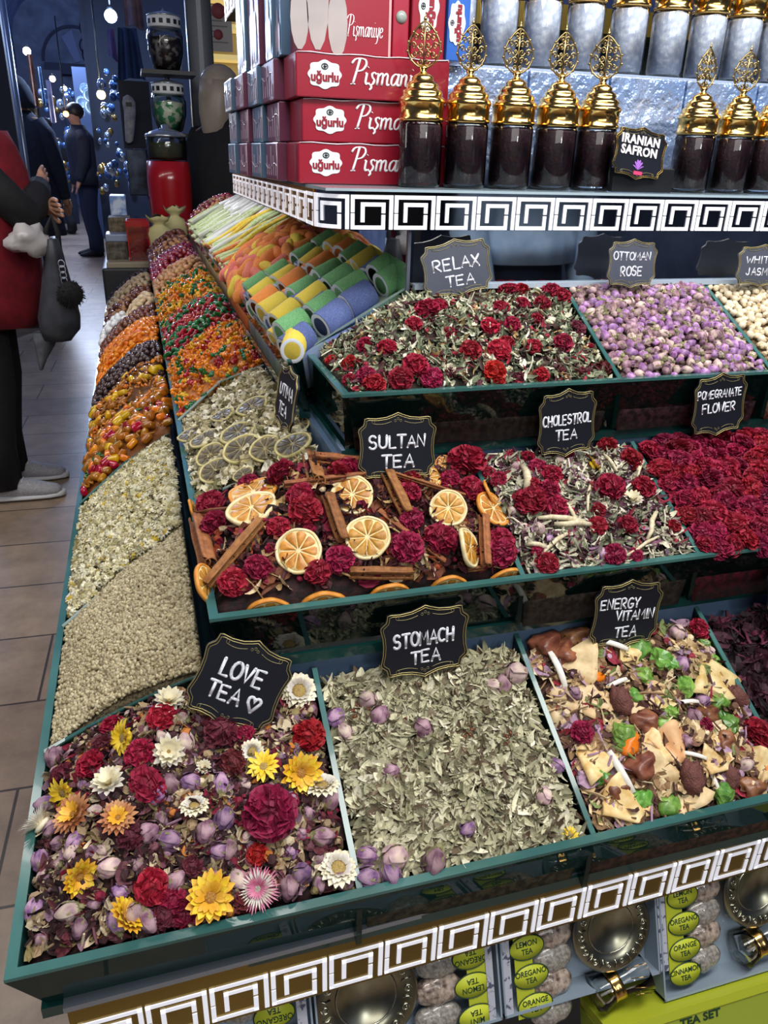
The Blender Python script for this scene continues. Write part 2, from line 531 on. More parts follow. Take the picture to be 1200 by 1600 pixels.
# lower gold band
KZ0, KZ1 = 0.538, 0.612
SKEW = .018   # the band stands a hair off square to the trays
def skewed(mb):
    mb.v = [(x, y + (x - .2) * SKEW, z) for x, y, z in mb.v]; return mb
part(skewed(MB().box((-0.121, 0.487, KZ0), (XE, 0.497, KZ1))), 'gold_band', GOLDM)
part(skewed(MB().box((-0.123, 0.484, KZ1), (XE, 0.512, KZ1 + 0.006))), 'steel_strip', STEEL)
kb = key_strokes(MB(), lambda s, z: (Vector((-0.113 + s, 0.4868, KZ0 + 0.007 + z)), Vector((0, -1, 0))), 33, 0.0560, 0.042, 0.10)
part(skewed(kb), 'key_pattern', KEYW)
part(MB().box((-0.121, 0.497, KZ0), (-0.115, YE, KZ1)), 'side_band', GOLDM)

# ------------------------------------------------------------------ glass trays of the six runs
def tier(name, label, pts_base, pts_rim, dividers, endp=None, wide=0.009, pane=None):
    """outer pane along a polyline (base and rim polylines), a rim, a base edge and dividers"""
    t = empty(name, tuple(pts_base[0]), label, 'glass tray')
    Vb = [Vector(p) for p in pts_base]; Vr = [Vector(p) for p in pts_rim]
    def ofs(V, i, d):
        # inward offset (to the left of the walking direction)
        d0 = (V[i] - V[i - 1]) if i > 0 else (V[1] - V[0]); d1 = (V[i + 1] - V[i]) if i < len(V) - 1 else d0
        n0 = Vector((-d0.y, d0.x, 0)).normalized(); n1 = Vector((-d1.y, d1.x, 0)).normalized()
        k = (n0 + n1) / (1 + n0.dot(n1))
        return V[i] + k * d
    pn = MB(); rm = MB(); be = MB()
    for i in range(len(Vb) - 1):
        a, b2, c, d = Vb[i], Vb[i + 1], Vr[i + 1], Vr[i]
        ai, bi, ci, di = ofs(Vb, i, wide), ofs(Vb, i + 1, wide), ofs(Vr, i + 1, wide), ofs(Vr, i, wide)
        pn.hexa([a, b2, bi, ai, d, c, ci, di])
        up = Vector((0, 0, 0.0035))
        rm.hexa([d, c, ci, di, d + up, c + up, ci + up, di + up])
        e0, e1 = ofs(Vb, i, -0.006), ofs(Vb, i + 1, -0.006); dn = Vector((0, 0, 0.008))
        be.hexa([e0 - dn, e1 - dn, bi - dn, ai - dn, e0 + dn * .5, e1 + dn * .5, bi + dn * .5, ai + dn * .5])
    into(pn.build('front_pane', pane or GLASSD, smooth=False), t); into(rm.build('rim', TEAL, smooth=False), t); into(be.build('base_edge', TEALD, smooth=False), t)
    for D in dividers:   # polyline of top points, height below
        top, dep = [Vector(q) for q in D[0]], D[1]
        dm = MB(); de = MB(); th = 0.0055
        for a, b2 in zip(top[:-1], top[1:]):
            d = b2 - a; nn = Vector((-d.y, d.x, 0)).normalized() * th / 2; dz = Vector((0, 0, dep)); up = Vector((0, 0, 0.002))
            dm.hexa([a - nn - dz, b2 - nn - dz, b2 + nn - dz, a + nn - dz, a - nn, b2 - nn, b2 + nn, a + nn])
            de.hexa([a - nn, b2 - nn, b2 + nn, a + nn, a - nn + up, b2 - nn + up, b2 + nn + up, a + nn + up])
        dv = into(dm.build('divider', GLASSD if len(D) < 3 else GLASS, smooth=False), t)
        e = de.build('divider_edge', TEAL if len(D) < 3 else M('pale_glass_edge', '#7d8f8a', rough=0.15), smooth=False)
        e.parent = dv
        if len(D) > 3: pass
    return t
RA, RB, RC = 0.68, 0.874, 1.042
def curve(p0, p1, p2, n=8):
    p0, p1, p2 = Vector(p0), Vector(p1), Vector(p2)
    return [p0 * (1 - t) ** 2 + p1 * 2 * t * (1 - t) + p2 * t * t for t in [i / n for i in range(n + 1)]]
LOVE_BACK = curve((-0.150, 0.728, RA + 0.006), (-0.06, 0.745, RA + 0.042), (0.02, 0.668, 0.800))
tier('lower_glass_tray', 'lowest long green-edged glass tray wrapping the front corner of the stall',
     [(-0.135, YE, 0.612), (-0.135, 0.49, 0.612), (XE, 0.49, 0.612)], [(-0.157, YE, RA), (-0.157, 0.467, RA), (XE, 0.467, RA)],
     [([(0.135, 0.475, RA), (0.135, 0.668, 0.786)], 0.07), ([(0.372, 0.475, RA), (0.372, 0.676, 0.786)], 0.07), ([(0.615, 0.475, RA), (0.615, 0.676, 0.786)], 0.07),
      (LOVE_BACK, 0.05),
      ([(-0.150, 0.985, RA + 0.004), (-0.06, 1.03, 0.735), (0.02, 1.02, 0.785)], 0.05, 'thin'),
      ([(-0.150, 1.41, RA + 0.004), (-0.06, 1.455, 0.745), (0.02, 1.45, 0.795)], 0.06)], pane=GLASSL)
SULT_BACK = curve((0.034, 0.925, RB), (0.11, 0.925, 0.915), (0.185, 0.835, 0.955))
tier('middle_glass_tray', 'middle green-edged glass tray step holding the sultan tea and the gummies',
     [(0.045, YE, 0.807), (0.045, 0.67, 0.807), (XE, 0.67, 0.807)], [(0.028, YE, RB), (0.030, 0.646, RB), (XE, 0.646, RB)],
     [([(0.361, 0.654, RB), (0.361, 0.815, 0.955)], 0.06), ([(0.583, 0.654, RB), (0.583, 0.815, 0.955)], 0.06), ([(0.815, 0.654, RB), (0.815, 0.815, 0.955)], 0.06),
      (SULT_BACK, 0.045, 'thin'),
      ([(0.034, 1.27, RB + 0.002), (0.11, 1.32, 0.925), (0.182, 1.30, 0.955)], 0.045, 'thin')])
tier('upper_glass_tray', 'highest front glass tray step holding relax tea, rosebuds and jasmine',
     [(0.205, 1.0, 0.97), (0.205, 0.82, 0.97), (XE, 0.82, 0.97)], [(0.195, 1.0, RC), (0.195, 0.794, RC), (XE, 0.794, RC)],
     [([(0.542, 0.80, RC), (0.545, 0.975, 1.13)], 0.06), ([(0.765, 0.80, RC), (0.768, 0.975, 1.13)], 0.06), ([(1.0, 0.80, RC), (1.0, 0.975, 1.13)], 0.06),
      ([(0.197, 1.0, RC + 0.006), (0.326, 0.98, 1.128)], 0.06, 'thin')])
tier('side_glass_tray', 'green-edged glass tray along the side of the stall holding sour candies',
     [(0.185, 3.0, 0.975), (0.185, 0.965, 0.975)], [(0.165, 3.0, RC), (0.165, 0.965, RC)],
     [([(0.17, 0.968, RC), (0.197, 1.0, RC)], 0.05)])

# ------------------------------------------------------------------ mirror backs and the shelf above
YM, XM = 0.972, 0.330
shelf = empty('upper_shelf', (0.21, 0.955, 1.2), 'mirror-backed glass shelf with white key-pattern edge carrying boxes and jars', 'shelf')
into(MB().box((XM, YM, 1.118), (XE, YM + 0.006, 1.2)).build('front_mirror', MIRROR, smooth=False), shelf)
into(MB().box((XM - 0.006, YM + 0.006, 1.118), (XM, 1.8, 1.2)).build('side_mirror', MIRROR, smooth=False), shelf)
into(MB().box((XM - 0.009, YM - 0.003, 1.12), (XM - 0.005, YM + 0.004, 1.2)).build('corner_strip', STEEL, smooth=False), shelf)
into(MB().box((XM + 0.0, YM - 0.010, 1.128), (XE, YM, 1.134)).build('back_ledge', M('pale_ledge', '#aab6c4', rough=0.2), smooth=False), shelf)
# outline of slab with a rounded corner
SX, SY, RR = 0.21, 0.955, 0.05
out = [Vector((SX, 1.85, 0))] + [Vector((SX + RR - RR * sin(a), SY + RR - RR * cos(a), 0)) for a in [pi / 2 * (1 - i / 8) for i in range(9)]] + [Vector((XE, SY, 0))]
sb = MB(); k = len(out); V = [(p.x, p.y, 1.2) for p in out] + [(XE, 1.85, 1.2)] + [(p.x, p.y, 1.243) for p in out] + [(XE, 1.85, 1.243)]
n_ = k + 1
sb.add(V, [tuple(range(n_))[::-1], tuple(range(n_, 2 * n_))] + [(i, (i + 1) % n_, n_ + (i + 1) % n_, n_ + i) for i in range(n_)])
into(sb.build('slab', M('dark_mirror_edge', '#8b8d90', rough=0.05, metal=1.0), smooth=False), shelf)
# key pattern runs along the rounded outline
seg = [0.0]
for a, b2 in zip(out[:-1], out[1:]): seg.append(seg[-1] + (b2 - a).length)
def along(s):
    for i in range(len(seg) - 1):
        if s <= seg[i + 1] or i == len(seg) - 2:
            t = (s - seg[i]) / (seg[i + 1] - seg[i]); p = out[i].lerp(out[i + 1], t); d = (out[i + 1] - out[i]).normalized()
            return p, Vector((d.y, -d.x, 0))
def pl(s, z):
    p, n = along(s); return p + Vector((0, 0, 1.203 + z)) + n * 0.0004, n
NS = int((seg[1]) / 0.0535)
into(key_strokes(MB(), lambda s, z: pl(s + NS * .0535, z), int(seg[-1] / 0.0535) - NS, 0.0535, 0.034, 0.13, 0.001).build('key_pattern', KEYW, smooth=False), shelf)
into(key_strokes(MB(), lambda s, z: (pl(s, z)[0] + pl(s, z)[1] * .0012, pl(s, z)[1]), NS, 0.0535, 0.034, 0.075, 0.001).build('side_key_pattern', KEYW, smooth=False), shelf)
into(MB().box((SX - .0012, SY + RR, 1.2), (SX - .0002, 1.85, 1.243)).build('side_reflection_band', M('gold_reflection', '#b98a34', rough=.25, metal=.8), smooth=False), shelf)  # golden reflection of the mirror edge put into a plate's colour
into(MB().box((SX + 0.004, SY + 0.004, 1.243), (XE, 1.85, 1.246)).build('glass_top', M('glass_top', '#9fb0b8', rough=0.08), smooth=False), shelf)
# raised step for the silver jars
into(MB().box((0.40, 1.165, 1.246), (XE, 1.5, 1.402)).build('raised_step', M('step_white', '#9aa6b8', rough=0.3), smooth=False), shelf)
# ------------------------------------------------------------------ small-piece templates (vertices, faces)
def T_leaf(curl=0.25, wide=0.36, fold=0.12):
    V = []; n = 5
    for i in range(n + 1):
        t = i / n; w = wide * sin(pi * min(1, t * 0.92 + 0.04)) ** 0.8
        x = t - 0.5; z = curl * (t - 0.5) ** 2 * 2
        V += [(x, -w / 2, z + fold * w), (x, 0, z), (x, w / 2, z + fold * w)]
    F = []
    for i in range(n):
        a = i * 3
        F += [(a, a + 3, a + 4, a + 1), (a + 1, a + 4, a + 5, a + 2)]
    return V, F
def T_petal():
    V = []; F = []
    for i in range(4):
        t = i / 3; w = 0.25 + 0.55 * sin(pi * (0.15 + 0.75 * t))
        for j in range(4):
            s = j / 3 - 0.5
            V.append((t - 0.5, s * w, 0.5 * s * s + 0.3 * (t - .5) ** 2 + 0.06 * sin(7 * s + 5 * t)))
    for i in range(3):
        for j in range(3):
            a = i * 4 + j; F.append((a, a + 4, a + 5, a + 1))
    return V, F
def from_mb(mb):
    return mb.v, mb.f
def T_stick(n=5, bend=0.1):
    mb = MB(); mb.tube([(-.5, 0, 0), (-.15, 0, bend * .6), (.2, 0, bend), (.5, 0, 0)], [.035, .045, .04, .03], n)
    fs = []
    for f in mb.f:
        if len(f) > 4:
            fs += [(f[0], f[i], f[i + 1]) for i in range(1, len(f) - 1)]
        else: fs.append(f)
    return mb.v, fs
def T_seed(n=7, m=5, r=(.5, .4, .36)):
    mb = MB(); mb.ball((0, 0, 0), r, n, m); return mb.v, mb.f
def T_curl():
    V = []; F = []; n = 8
    for i in range(n + 1):
        a = 3.6 * i / n
        for w in (-.13, .13): V.append((0.32 * cos(a) , 0.32 * sin(a) , w + 0.1 * i / n))
    for i in range(n): F.append((2 * i, 2 * i + 2, 2 * i + 3, 2 * i + 1))
    return V, F
def T_flower():
    """tiny chamomile head: dome with ragged petals hanging"""
    mb = MB(); mb.ball((0, 0, .12), (.26, .26, .2), 7, 4, col=None)
    V, F = list(mb.v), list(mb.f)
    for k in range(8):
        a = 2 * pi * k / 8; o = len(V)
        for (r, w, z) in ((.2, .09, .1), (.42, .13, .04), (.56, .06, -.12)):
            V += [(r * cos(a) - w * sin(a), r * sin(a) + w * cos(a), z), (r * cos(a) + w * sin(a), r * sin(a) - w * cos(a), z)]
        F += [(o, o + 2, o + 3, o + 1), (o + 2, o + 4, o + 5, o + 3)]
    return V, F
LEAF, LEAF2, PETAL, STICK, SEED, CURL, CHAM = T_leaf(), T_leaf(0.5, 0.22, 0.3), T_petal(), T_stick(), T_seed(), T_curl(), T_flower()
LEAF3 = T_leaf(-0.4, 0.5, 0.2)
BEAD = T_seed(6, 4, (.5, .5, .45))
CHIP = M('dried_herb_pieces', '#ffffff', rough=0.75, attr=True)
SEEDM = M('pale_seeds', '#ffffff', rough=0.45, attr=True)
JELLY = M('jelly_pieces', '#ffffff', rough=0.16, attr=True, coat=0.4)

def chips(bed, name, k, kinds, label, cat, mats=CHIP, base='#3a2c22', base2='#1f1713', depth=0.06, lift=0.002, flat=0.7, smooth=False, scale=120):
    """loose filling of a compartment: heap body plus k loose pieces, nobody could count"""
    g = bed.surface(30, 26, depth)
    items = []
    for _ in range(k):
        u, v = rand_uv(0.015); p = bed.p(u, v); n = bed.n(u, v)
        w = sum(q[1] for q in kinds); t = U(0, w)
        for (T, wt, s0, s1, pal) in kinds:
            t -= wt
            if t <= 0: break
        s = U(s0, s1); d = Vector((rng.gauss(0, 1), rng.gauss(0, 1), rng.gauss(0, 1)))
        nn = (n + d * (1 - flat)).normalized()
        items.append((T, frame(p + n * (lift + U(-0.002, 0.003)), nn, U(0, 2 * pi), U(-.3, .3), (s, s * U(.8, 1.2), s * U(.7, 1.3))), pick(pal)))
    loose = scatter(name, items, mats, smooth=smooth)
    me = g.mesh('heap'); hm = M('heap_' + name, base, rough=0.85, col2=base2, scale=scale, bump=0.6, contrast=(.42, .58))
    # join heap body into the same filling
    bm = bmesh.new(); bm.from_mesh(loose.data); n0 = len(bm.faces); bm.from_mesh(me); bm.faces.ensure_lookup_table()
    for f in bm.faces[n0:]: f.material_index = 1; f.smooth = True
    bm.to_mesh(loose.data); bm.free(); loose.data.materials.append(hm)
    tag(loose, label, cat, kind='stuff')
    return loose

# ------------------------------------------------------------------ flower and spice models
def rosebud(name, colm, calm, seed, label, cat='rosebud', small=False):
    r = random.Random(seed); mb = MB(); k = r.uniform(4, 6); tw = r.uniform(2, 4)
    prof = [(0.02, -.42), (.20, -.40), (.33, -.25), (.37, -.05), (.33, .15), (.24, .32), (.13, .45), (.03, .52)]
    def fn(R, z, a):
        q = 1 + .10 * sin(3 * a + tw * z * 3) + .05 * sin(5 * a - 4 * z)
        return (R * q * cos(a) + .06 * z * z, R * q * sin(a), z)
    mb.lathe(prof, 10 if small else 16, 0, fn=fn)
    if not small:
        for j in range(4):   # loose outer petals
            a0 = 2 * pi * j / 4 + r.uniform(-.3, .3); V = []; F = []
            for i in range(5):
                t = i / 4; z = -.36 + .8 * t; R = .40 * sin(pi * (.18 + .62 * t)) + .03
                for q in range(4):
                    a = a0 + (q / 3 - .5) * 1.5 * (1 - .35 * t); V.append((R * cos(a), R * sin(a), z + .05 * cos((q - 1.5) * 1.3)))
            for i in range(4):
                for q in range(3):
                    e = i * 4 + q; F.append((e, e + 1, e + 5, e + 4))
            mb.add(V, F)
    cb = MB() if not small else mb
    mi = 0 if not small else 1
    cb.ball((0, 0, -.45), (.17, .17, .16), 8, 5, mi)
    for j in range(5):
        a = 2 * pi * j / 5 + r.uniform(-.2, .2); V = []
        for i in range(4):
            t = i / 3; z = -.45 + .62 * t * r.uniform(.8, 1.05); R = .16 + .26 * sin(pi * .6 * t) ; w = .10 * (1 - t) + .01
            V += [(R * cos(a) - w * sin(a), R * sin(a) + w * cos(a), z), (R * cos(a) + w * sin(a), R * sin(a) - w * cos(a), z)]
        cb.add(V, [(0, 1, 3, 2), (2, 3, 5, 4), (4, 5, 7, 6)], None, mi)
    if not small: cb.tube([(0, 0, -.55), (.03, .02, -.75)], [.05, .035], 5, mi)
    if small: return tag(mb.build(name, [colm, calm]), label, cat)
    o = tag(mb.build(name, colm), label, cat)
    cb.build('calyx', calm, o)
    return o
def pompom(name, mat, seed, label, cat, npet=150, squash=.75, frill=.12):
    r = random.Random(seed); mb = MB(); mb.ball((0, 0, 0), (.36, .36, .3), 10, 6)
    for i in range(npet):
        z = 1 - 1.72 * (i + .5) / npet; a = i * 2.39996 + r.uniform(-.2, .2)
        s = sqrt(max(0, 1 - z * z)); d = Vector((s * cos(a), s * sin(a), z))
        t1 = d.orthogonal().normalized(); t1 = Matrix.Rotation(r.uniform(0, 2 * pi), 3, d) @ t1; t2 = d.cross(t1)
        V = []; R = r.uniform(.44, .54)
        for (h, w) in ((.25, .05), (.40, .10), (R, .14)):
            for q in (-1, 0, 1):
                p = d * (h - abs(q) * .03 * (h > .4)) + t1 * w * q + t2 * (.05 * (q != 0) * (1 if q > 0 else -.3) + r.uniform(-.02, .02)) 
                V.append((p.x, p.y, p.z * squash))
        mb.add(V, [(0, 1, 4, 3), (1, 2, 5, 4), (3, 4, 7, 6), (4, 5, 8, 7)])
    return tag(mb.build(name, mat, smooth=False), label, cat)
def strawflower(name, layers, cmat, seed, label, cat='dried flower', cr=.16, cname='flower_center'):
    """layers: (petals, inner radius, outer radius, width, rise inner, rise outer, material index) ; mats list in last"""
    r = random.Random(seed); mats = []
    mb = MB()
    for (n, r0, r1, w, z0, z1, mt) in layers:
        if mt not in mats: mats.append(mt)
        mi = mats.index(mt)
        for k in range(n):
            a = 2 * pi * (k + r.uniform(-.25, .25)) / n; V = []; rr = r1 * r.uniform(.88, 1.08)
            for i in range(5):
                t = i / 4; R = r0 + (rr - r0) * t; ww = w * (sin(pi * (.12 + .78 * t)) ** .8) * (1 if i < 4 else .35)
                z = z0 + (z1 - z0) * t ** 1.4 + .05 * sin(pi * t)
                for q in (-1, 0, 1):
                    V.append((R * cos(a) - q * ww * sin(a), R * sin(a) + q * ww * cos(a), z + abs(q) * ww * .35))
            F = []
            for i in range(4):
                for q in range(2):
                    e = i * 3 + q; F.append((e, e + 3, e + 4, e + 1))
            mb.add(V, F, None, mi)
    mb.lathe([(.01, -.12), (.2, -.08), (.22, .0), (.15, .04)], 12, 0)
    o = tag(mb.build(name, mats, smooth=True), label, cat)
    c = MB(); c.ball((0, 0, .03), (cr, cr, .08), 12, 6)
    for k in range(26):
        a = k * 2.4; R = cr * sqrt(k / 26); c.ball((R * cos(a), R * sin(a), .095 - .25 * R), (.018, .018, .035), 5, 4)
    c.build(cname, cmat, o)
    return o
def citrus(name, rind, pith, flesh, seed, label, cat, thick=.10):
    """dried slice, radius .5, lying in xy"""
    r = random.Random(seed)
    wav = lambda a: 1 + .02 * sin(3 * a + seed) + .012 * sin(7 * a)
    warp = lambda R, a: .05 * R * sin(2 * a + seed) + .03 * R * sin(3 * a)
    mb = MB(); mb.lathe([(.001, -thick * .3), (.3, -thick * .34), (.455, -thick * .36), (.455, thick * .36), (.3, thick * .3), (.001, thick * .32)], 36, 0, fn=lambda R, z, a: (R * wav(a) * cos(a), R * wav(a) * sin(a), z + warp(R, a)))
    o = tag(mb.build(name, pith), label, cat)
    rb = MB(); rb.lathe([(.445, -thick * .5), (.485, -thick * .52), (.50, 0), (.485, thick * .52), (.445, thick * .5), (.43, thick * .35), (.43, -thick * .35), (.445, -thick * .5)], 36, 0, fn=lambda R, z, a: (R * wav(a) * cos(a), R * wav(a) * sin(a), z + warp(R, a)))
    rb.build('rind', rind, o)
    for sgn in (1, -1):
        fb = MB(); n = 9
        for k in range(n):
            a0 = 2 * pi * k / n; a1 = a0 + 2 * pi / n; g = .05
            V = []; m = 5
            zt = sgn * thick * (.42 + r.uniform(-.04, .04))
            ring = [(.05, (a0 + a1) / 2)] + [(.12, a0 + .12), (.28, a0 + .045), (.38, a0 + .06)] + [(.415, a0 + (a1 - a0) * q) for q in (.25, .5, .75)] + [(.38, a1 - .06), (.28, a1 - .045), (.12, a1 - .12)]
            V = [(R * cos(a), R * sin(a), zt * .75 + warp(R, a)) for R, a in ring] + [(R * .94 * cos(a * .9 + .1 * (a0 + a1) / 2), R * .94 * sin(a * .9 + .1 * (a0 + a1) / 2), zt + warp(R, a) + r.uniform(-.008, .008)) for R, a in ring]
            c = len(V); am = (a0 + a1) / 2; V.append((.26 * cos(am), .26 * sin(am), zt * .86 + warp(.26, am)))
            L_ = len(ring)
            F = [(i, (i + 1) % L_, L_ + (i + 1) % L_, L_ + i) for i in range(L_)] + [(L_ + i, L_ + (i + 1) % L_, c) for i in range(L_)]
            if sgn < 0: F = [f[::-1] for f in F]
            fb.add(V, F)
        fb.build('flesh', flesh, o)
    return o
def cinnamon(name, mat, seed, label, L=1.0, R=.075):
    """rolled quill along x, length 1"""
    r = random.Random(seed); sec = []; n = 26
    for i in range(n + 1):
        t = i / n * 2 - 1; a = abs(t) * 5.2; q = R * (1 - .62 * abs(t) ** .8) if abs(t) > .3 else R
        q = R * (1.0 - .55 * max(0, abs(t) - .25) / .75)
        ang = (a if t > 0 else pi - a) - pi / 2
        sec.append((q * cos(ang) * 1.1 + (R * .42 if t > 0 else -R * .42), q * sin(ang)))
    th = R * .16; V = []; F = []; m = 7
    for k in range(m + 1):
        x = -.5 + k / m; sc = 1 + .06 * sin(3 * x * 3 + seed)
        for i, (y, z) in enumerate(sec):
            V.append((x + .01 * sin(i * 2.1) * (k in (0, m)), y * sc, z * sc)); 
        for i, (y, z) in enumerate(sec):
            cy_ = R * .42 if i > n / 2 else -R * .42
            d = Vector((y - cy_, z)); l = max(1e-6, d.length); V.append((x, y * sc - d.x / l * th, z * sc - d.y / l * th))
    w = 2 * (n + 1)
    for k in range(m):
        for i in range(n):
            a = k * w + i; F.append((a, a + 1, a + w + 1, a + w)); a2 = a + n + 1; F.append((a2, a2 + w, a2 + w + 1, a2 + 1))
    for e in (0, m):
        for i in range(n):
            a = e * w + i; f = (a, a + n + 1, a + n + 2, a + 1); F.append(f if e == 0 else f[::-1])
    mb = MB(); mb.add(V, F)
    return tag(mb.build(name, mat), label, 'cinnamon stick')
def star_anise(name, mat, smat, label):
    mb = MB()
    sd = MB()
    for k in range(8):
        a = 2 * pi * k / 8; mt = Matrix.Rotation(a, 4, 'Z')
        V = [(.05, 0, -.05), (.25, -.09, .06), (.25, 0, -.07), (.25, .09, .06), (.25, 0, .03), (.5, 0, .05)]
        mb.add(V, [(0, 2, 1), (0, 3, 2), (1, 2, 5), (2, 3, 5), (0, 1, 4), (0, 4, 3), (1, 5, 4), (4, 5, 3)], mt)
        sd.ball((.26, 0, .055), (.08, .045, .03), 8, 5, mat=mt)
    mb.ball((0, 0, 0), (.08, .08, .06), 8, 5)
    o = tag(mb.build(name, mat, smooth=False), label, 'star anise'); sd.build('seeds', smat, o)
    return o

LILAC = M('dried_rose_lilac', '#704a78', rough=0.75, col2='#ae8ca2', scale=3.2, var=.3)
MAUVE = M('dried_rose_mauve', '#6b4458', rough=0.7, col2='#a88890', scale=3, var=.3)
PALEROSE = M('dried_rose_pale', '#a98890', rough=0.7, col2='#cdb8a8', scale=3, var=.25)
SEPAL = M('dry_sepal', '#8c8760', rough=0.7, col2='#6d6a44', scale=6, var=.2)
CRIMSON = M('crimson_petals', '#7c0f2c', rough=0.7, col2='#a5193e', scale=5, var=.18)
REDP = M('red_petals', '#8f0d20', rough=0.68, col2='#b41a30', scale=5, var=.15)
BURG = M('burgundy_petals', '#6e0c2b', rough=0.65, col2='#93173d', scale=5, var=.2)
DARKR = M('dark_dried_red', '#4d1420', rough=0.7, col2='#6b2430', scale=6, var=.2)
YEL = M('yellow_petals', '#e9bf1c', rough=0.5, col2='#f2d64a', scale=3)
GOLDP = M('golden_petals', '#d99a1f', rough=0.5, col2='#eec14a', scale=3)
CREAM = M('cream_petals', '#dcd2ae', rough=0.5, col2='#efe9d2', scale=3)
WHITEP = M('white_petals', '#e3dfd6', rough=0.5, col2='#c9bfae', scale=3)
COPPER = M('copper_petals', '#a8623c', rough=0.5, col2='#c99466', scale=3)
PINKP = M('pink_tip_petals', '#b0466e', rough=0.5, col2='#d992ab', scale=3)
CENTB = M('flower_center_brown', '#8a5a24', rough=0.8, col2='#b0853a', scale=30)
CENTY = M('flower_center_straw', '#b39a5c', rough=0.8, col2='#8d733e', scale=30)
CENTG = M('flower_center_gray', '#b9b2a4', rough=0.8, col2='#8f887c', scale=30)
def away(o):
    """template objects are dropped once every copy is linked"""
    TEMPL.append(o)
TEMPL = []
def stand_on(bed, px, py, lift=0.0):
    u, v = bed.find(px, py); p, n = bed.p(u, v), bed.n(u, v)
    return p + n * lift, n, pix(p)[2] / FPX     # point, normal, metres per pixel there
# ================================================================== LOVE TEA (front corner)
def _bz_y(x, pts):
    for a, b2 in zip(pts[:-1], pts[1:]):
        if a.x <= x <= b2.x: return a.y + (b2.y - a.y) * (x - a.x) / (b2.x - a.x)
    return pts[0].y if x < pts[0].x else None
def love_back(x):
    y = _bz_y(x, LOVE_BACK); return (y if y is not None else 0.668) - 0.006
SLOPE = 0.105 / 0.2
bed_love = Bed(-0.143, 0.130, 0.484, love_back, lambda x, y: RA - 0.010 + SLOPE * min(y - 0.475, (x + 0.15) * 1.25), 0.018, 0.008, 22, seed=1)
PAL_LOVE = [('#3a1a1e', 4), ('#5a222c', 2), ('#a08868', 3), ('#c9b898', 2.2), ('#6b3f48', 2), ('#8a6a7c', 1.6), ('#2c1518', 4), ('#7d7048', 2.4), ('#b56f2c', .6), ('#7a1330', 1.5)]
chips(bed_love, 'dried_petals', 3000, [(PETAL, 4, .009, .020, PAL_LOVE), (LEAF, 2.5, .010, .024, PAL_LOVE), (CURL, 1, .010, .018, PAL_LOVE), (BEAD, .9, .006, .013, PAL_LOVE), (STICK, .6, .015, .03, PAL_LOVE)],
      'loose dried petals and crumbled buds filling the LOVE TEA tray', 'dried petals', base='#3a1c1e', base2='#1c0f12', flat=.55)
LOVE_BUDS = [rosebud('rosebud', LILAC, SEPAL, 1, 'x'), rosebud('rosebud', MAUVE, SEPAL, 2, 'x'), rosebud('rosebud', PALEROSE, SEPAL, 3, 'x')]
taken_love = []
def place(src, bed, px, py, size_px, label, lift=.25, spin=None, tilt=None, taken=None, group=None, face=None, mul=None):
    p, n, mpp = stand_on(bed, px, py); s = size_px * mpp
    u, v = bed.find(px, py); m_ = .32 * s / abs(bed.p(.5, .99).y - bed.p(.5, .01).y); p = bed.p(min(max(u, .025), .975), min(max(v, m_), 1 - m_ * .5))
    nn = n if face is None else n.lerp((CPOS - p).normalized(), face)
    m4 = frame(p + n * s * lift, nn, U(0, 6.28) if spin is None else spin, U(-.35, .35) if tilt is None else tilt, s if mul is None else tuple(s * q for q in mul))
    if taken is not None: taken.append(p)
    return dup(src, m4, label, group)
S_yel = strawflower('strawflower', [(14, .1, .5, .07, .02, .10, YEL), (10, .08, .36, .06, .05, .16, YEL)], CENTY, 4, 'x')
S_gold = strawflower('strawflower', [(16, .14, .5, .085, -.02, .16, GOLDP), (14, .12, .42, .08, .03, .24, YEL), (12, .1, .3, .06, .06, .24, GOLDP)], CENTB, 5, 'x', cr=.15)
S_cream = strawflower('strawflower', [(18, .2, .5, .09, .0, .04, CREAM), (16, .2, .42, .08, .04, .14, CREAM), (14, .18, .33, .07, .07, .2, WHITEP)], CENTY, 6, 'x', cr=.2)
S_white = strawflower('strawflower', [(14, .1, .5, .09, -.02, .18, WHITEP), (12, .08, .4, .09, .04, .34, CREAM), (8, .04, .24, .08, .08, .42, CREAM)], CENTY, 7, 'x', cr=.08)
S_copper = strawflower('strawflower', [(18, .1, .5, .07, -.04, .14, COPPER), (16, .08, .4, .07, .03, .24, COPPER), (12, .05, .28, .06, .06, .26, GOLDP)], CENTB, 8, 'x', cr=.10)
S_pink = strawflower('thistle_flower', [(40, .12, .5, .022, .0, .10, PINKP), (34, .1, .4, .02, .05, .2, WHITEP), (26, .05, .26, .018, .08, .22, PINKP)], CENTG, 9, 'x', cr=.13)
S_spiky = strawflower('thistle_flower', [(46, .06, .5, .016, .0, .2, CREAM), (40, .05, .45, .016, .05, .34, WHITEP)], CENTY, 10, 'x', cr=.07)
P_crim = [pompom('globe_flower', CRIMSON, s, 'x', 'dried flower') for s in (1, 2)]
P_burg = pompom('globe_flower', BURG, 3, 'x', 'dried flower', 190)
P_red = pompom('globe_flower', REDP, 4, 'x', 'dried flower')
P_dark = pompom('globe_flower', DARKR, 5, 'x', 'dried flower', 90)
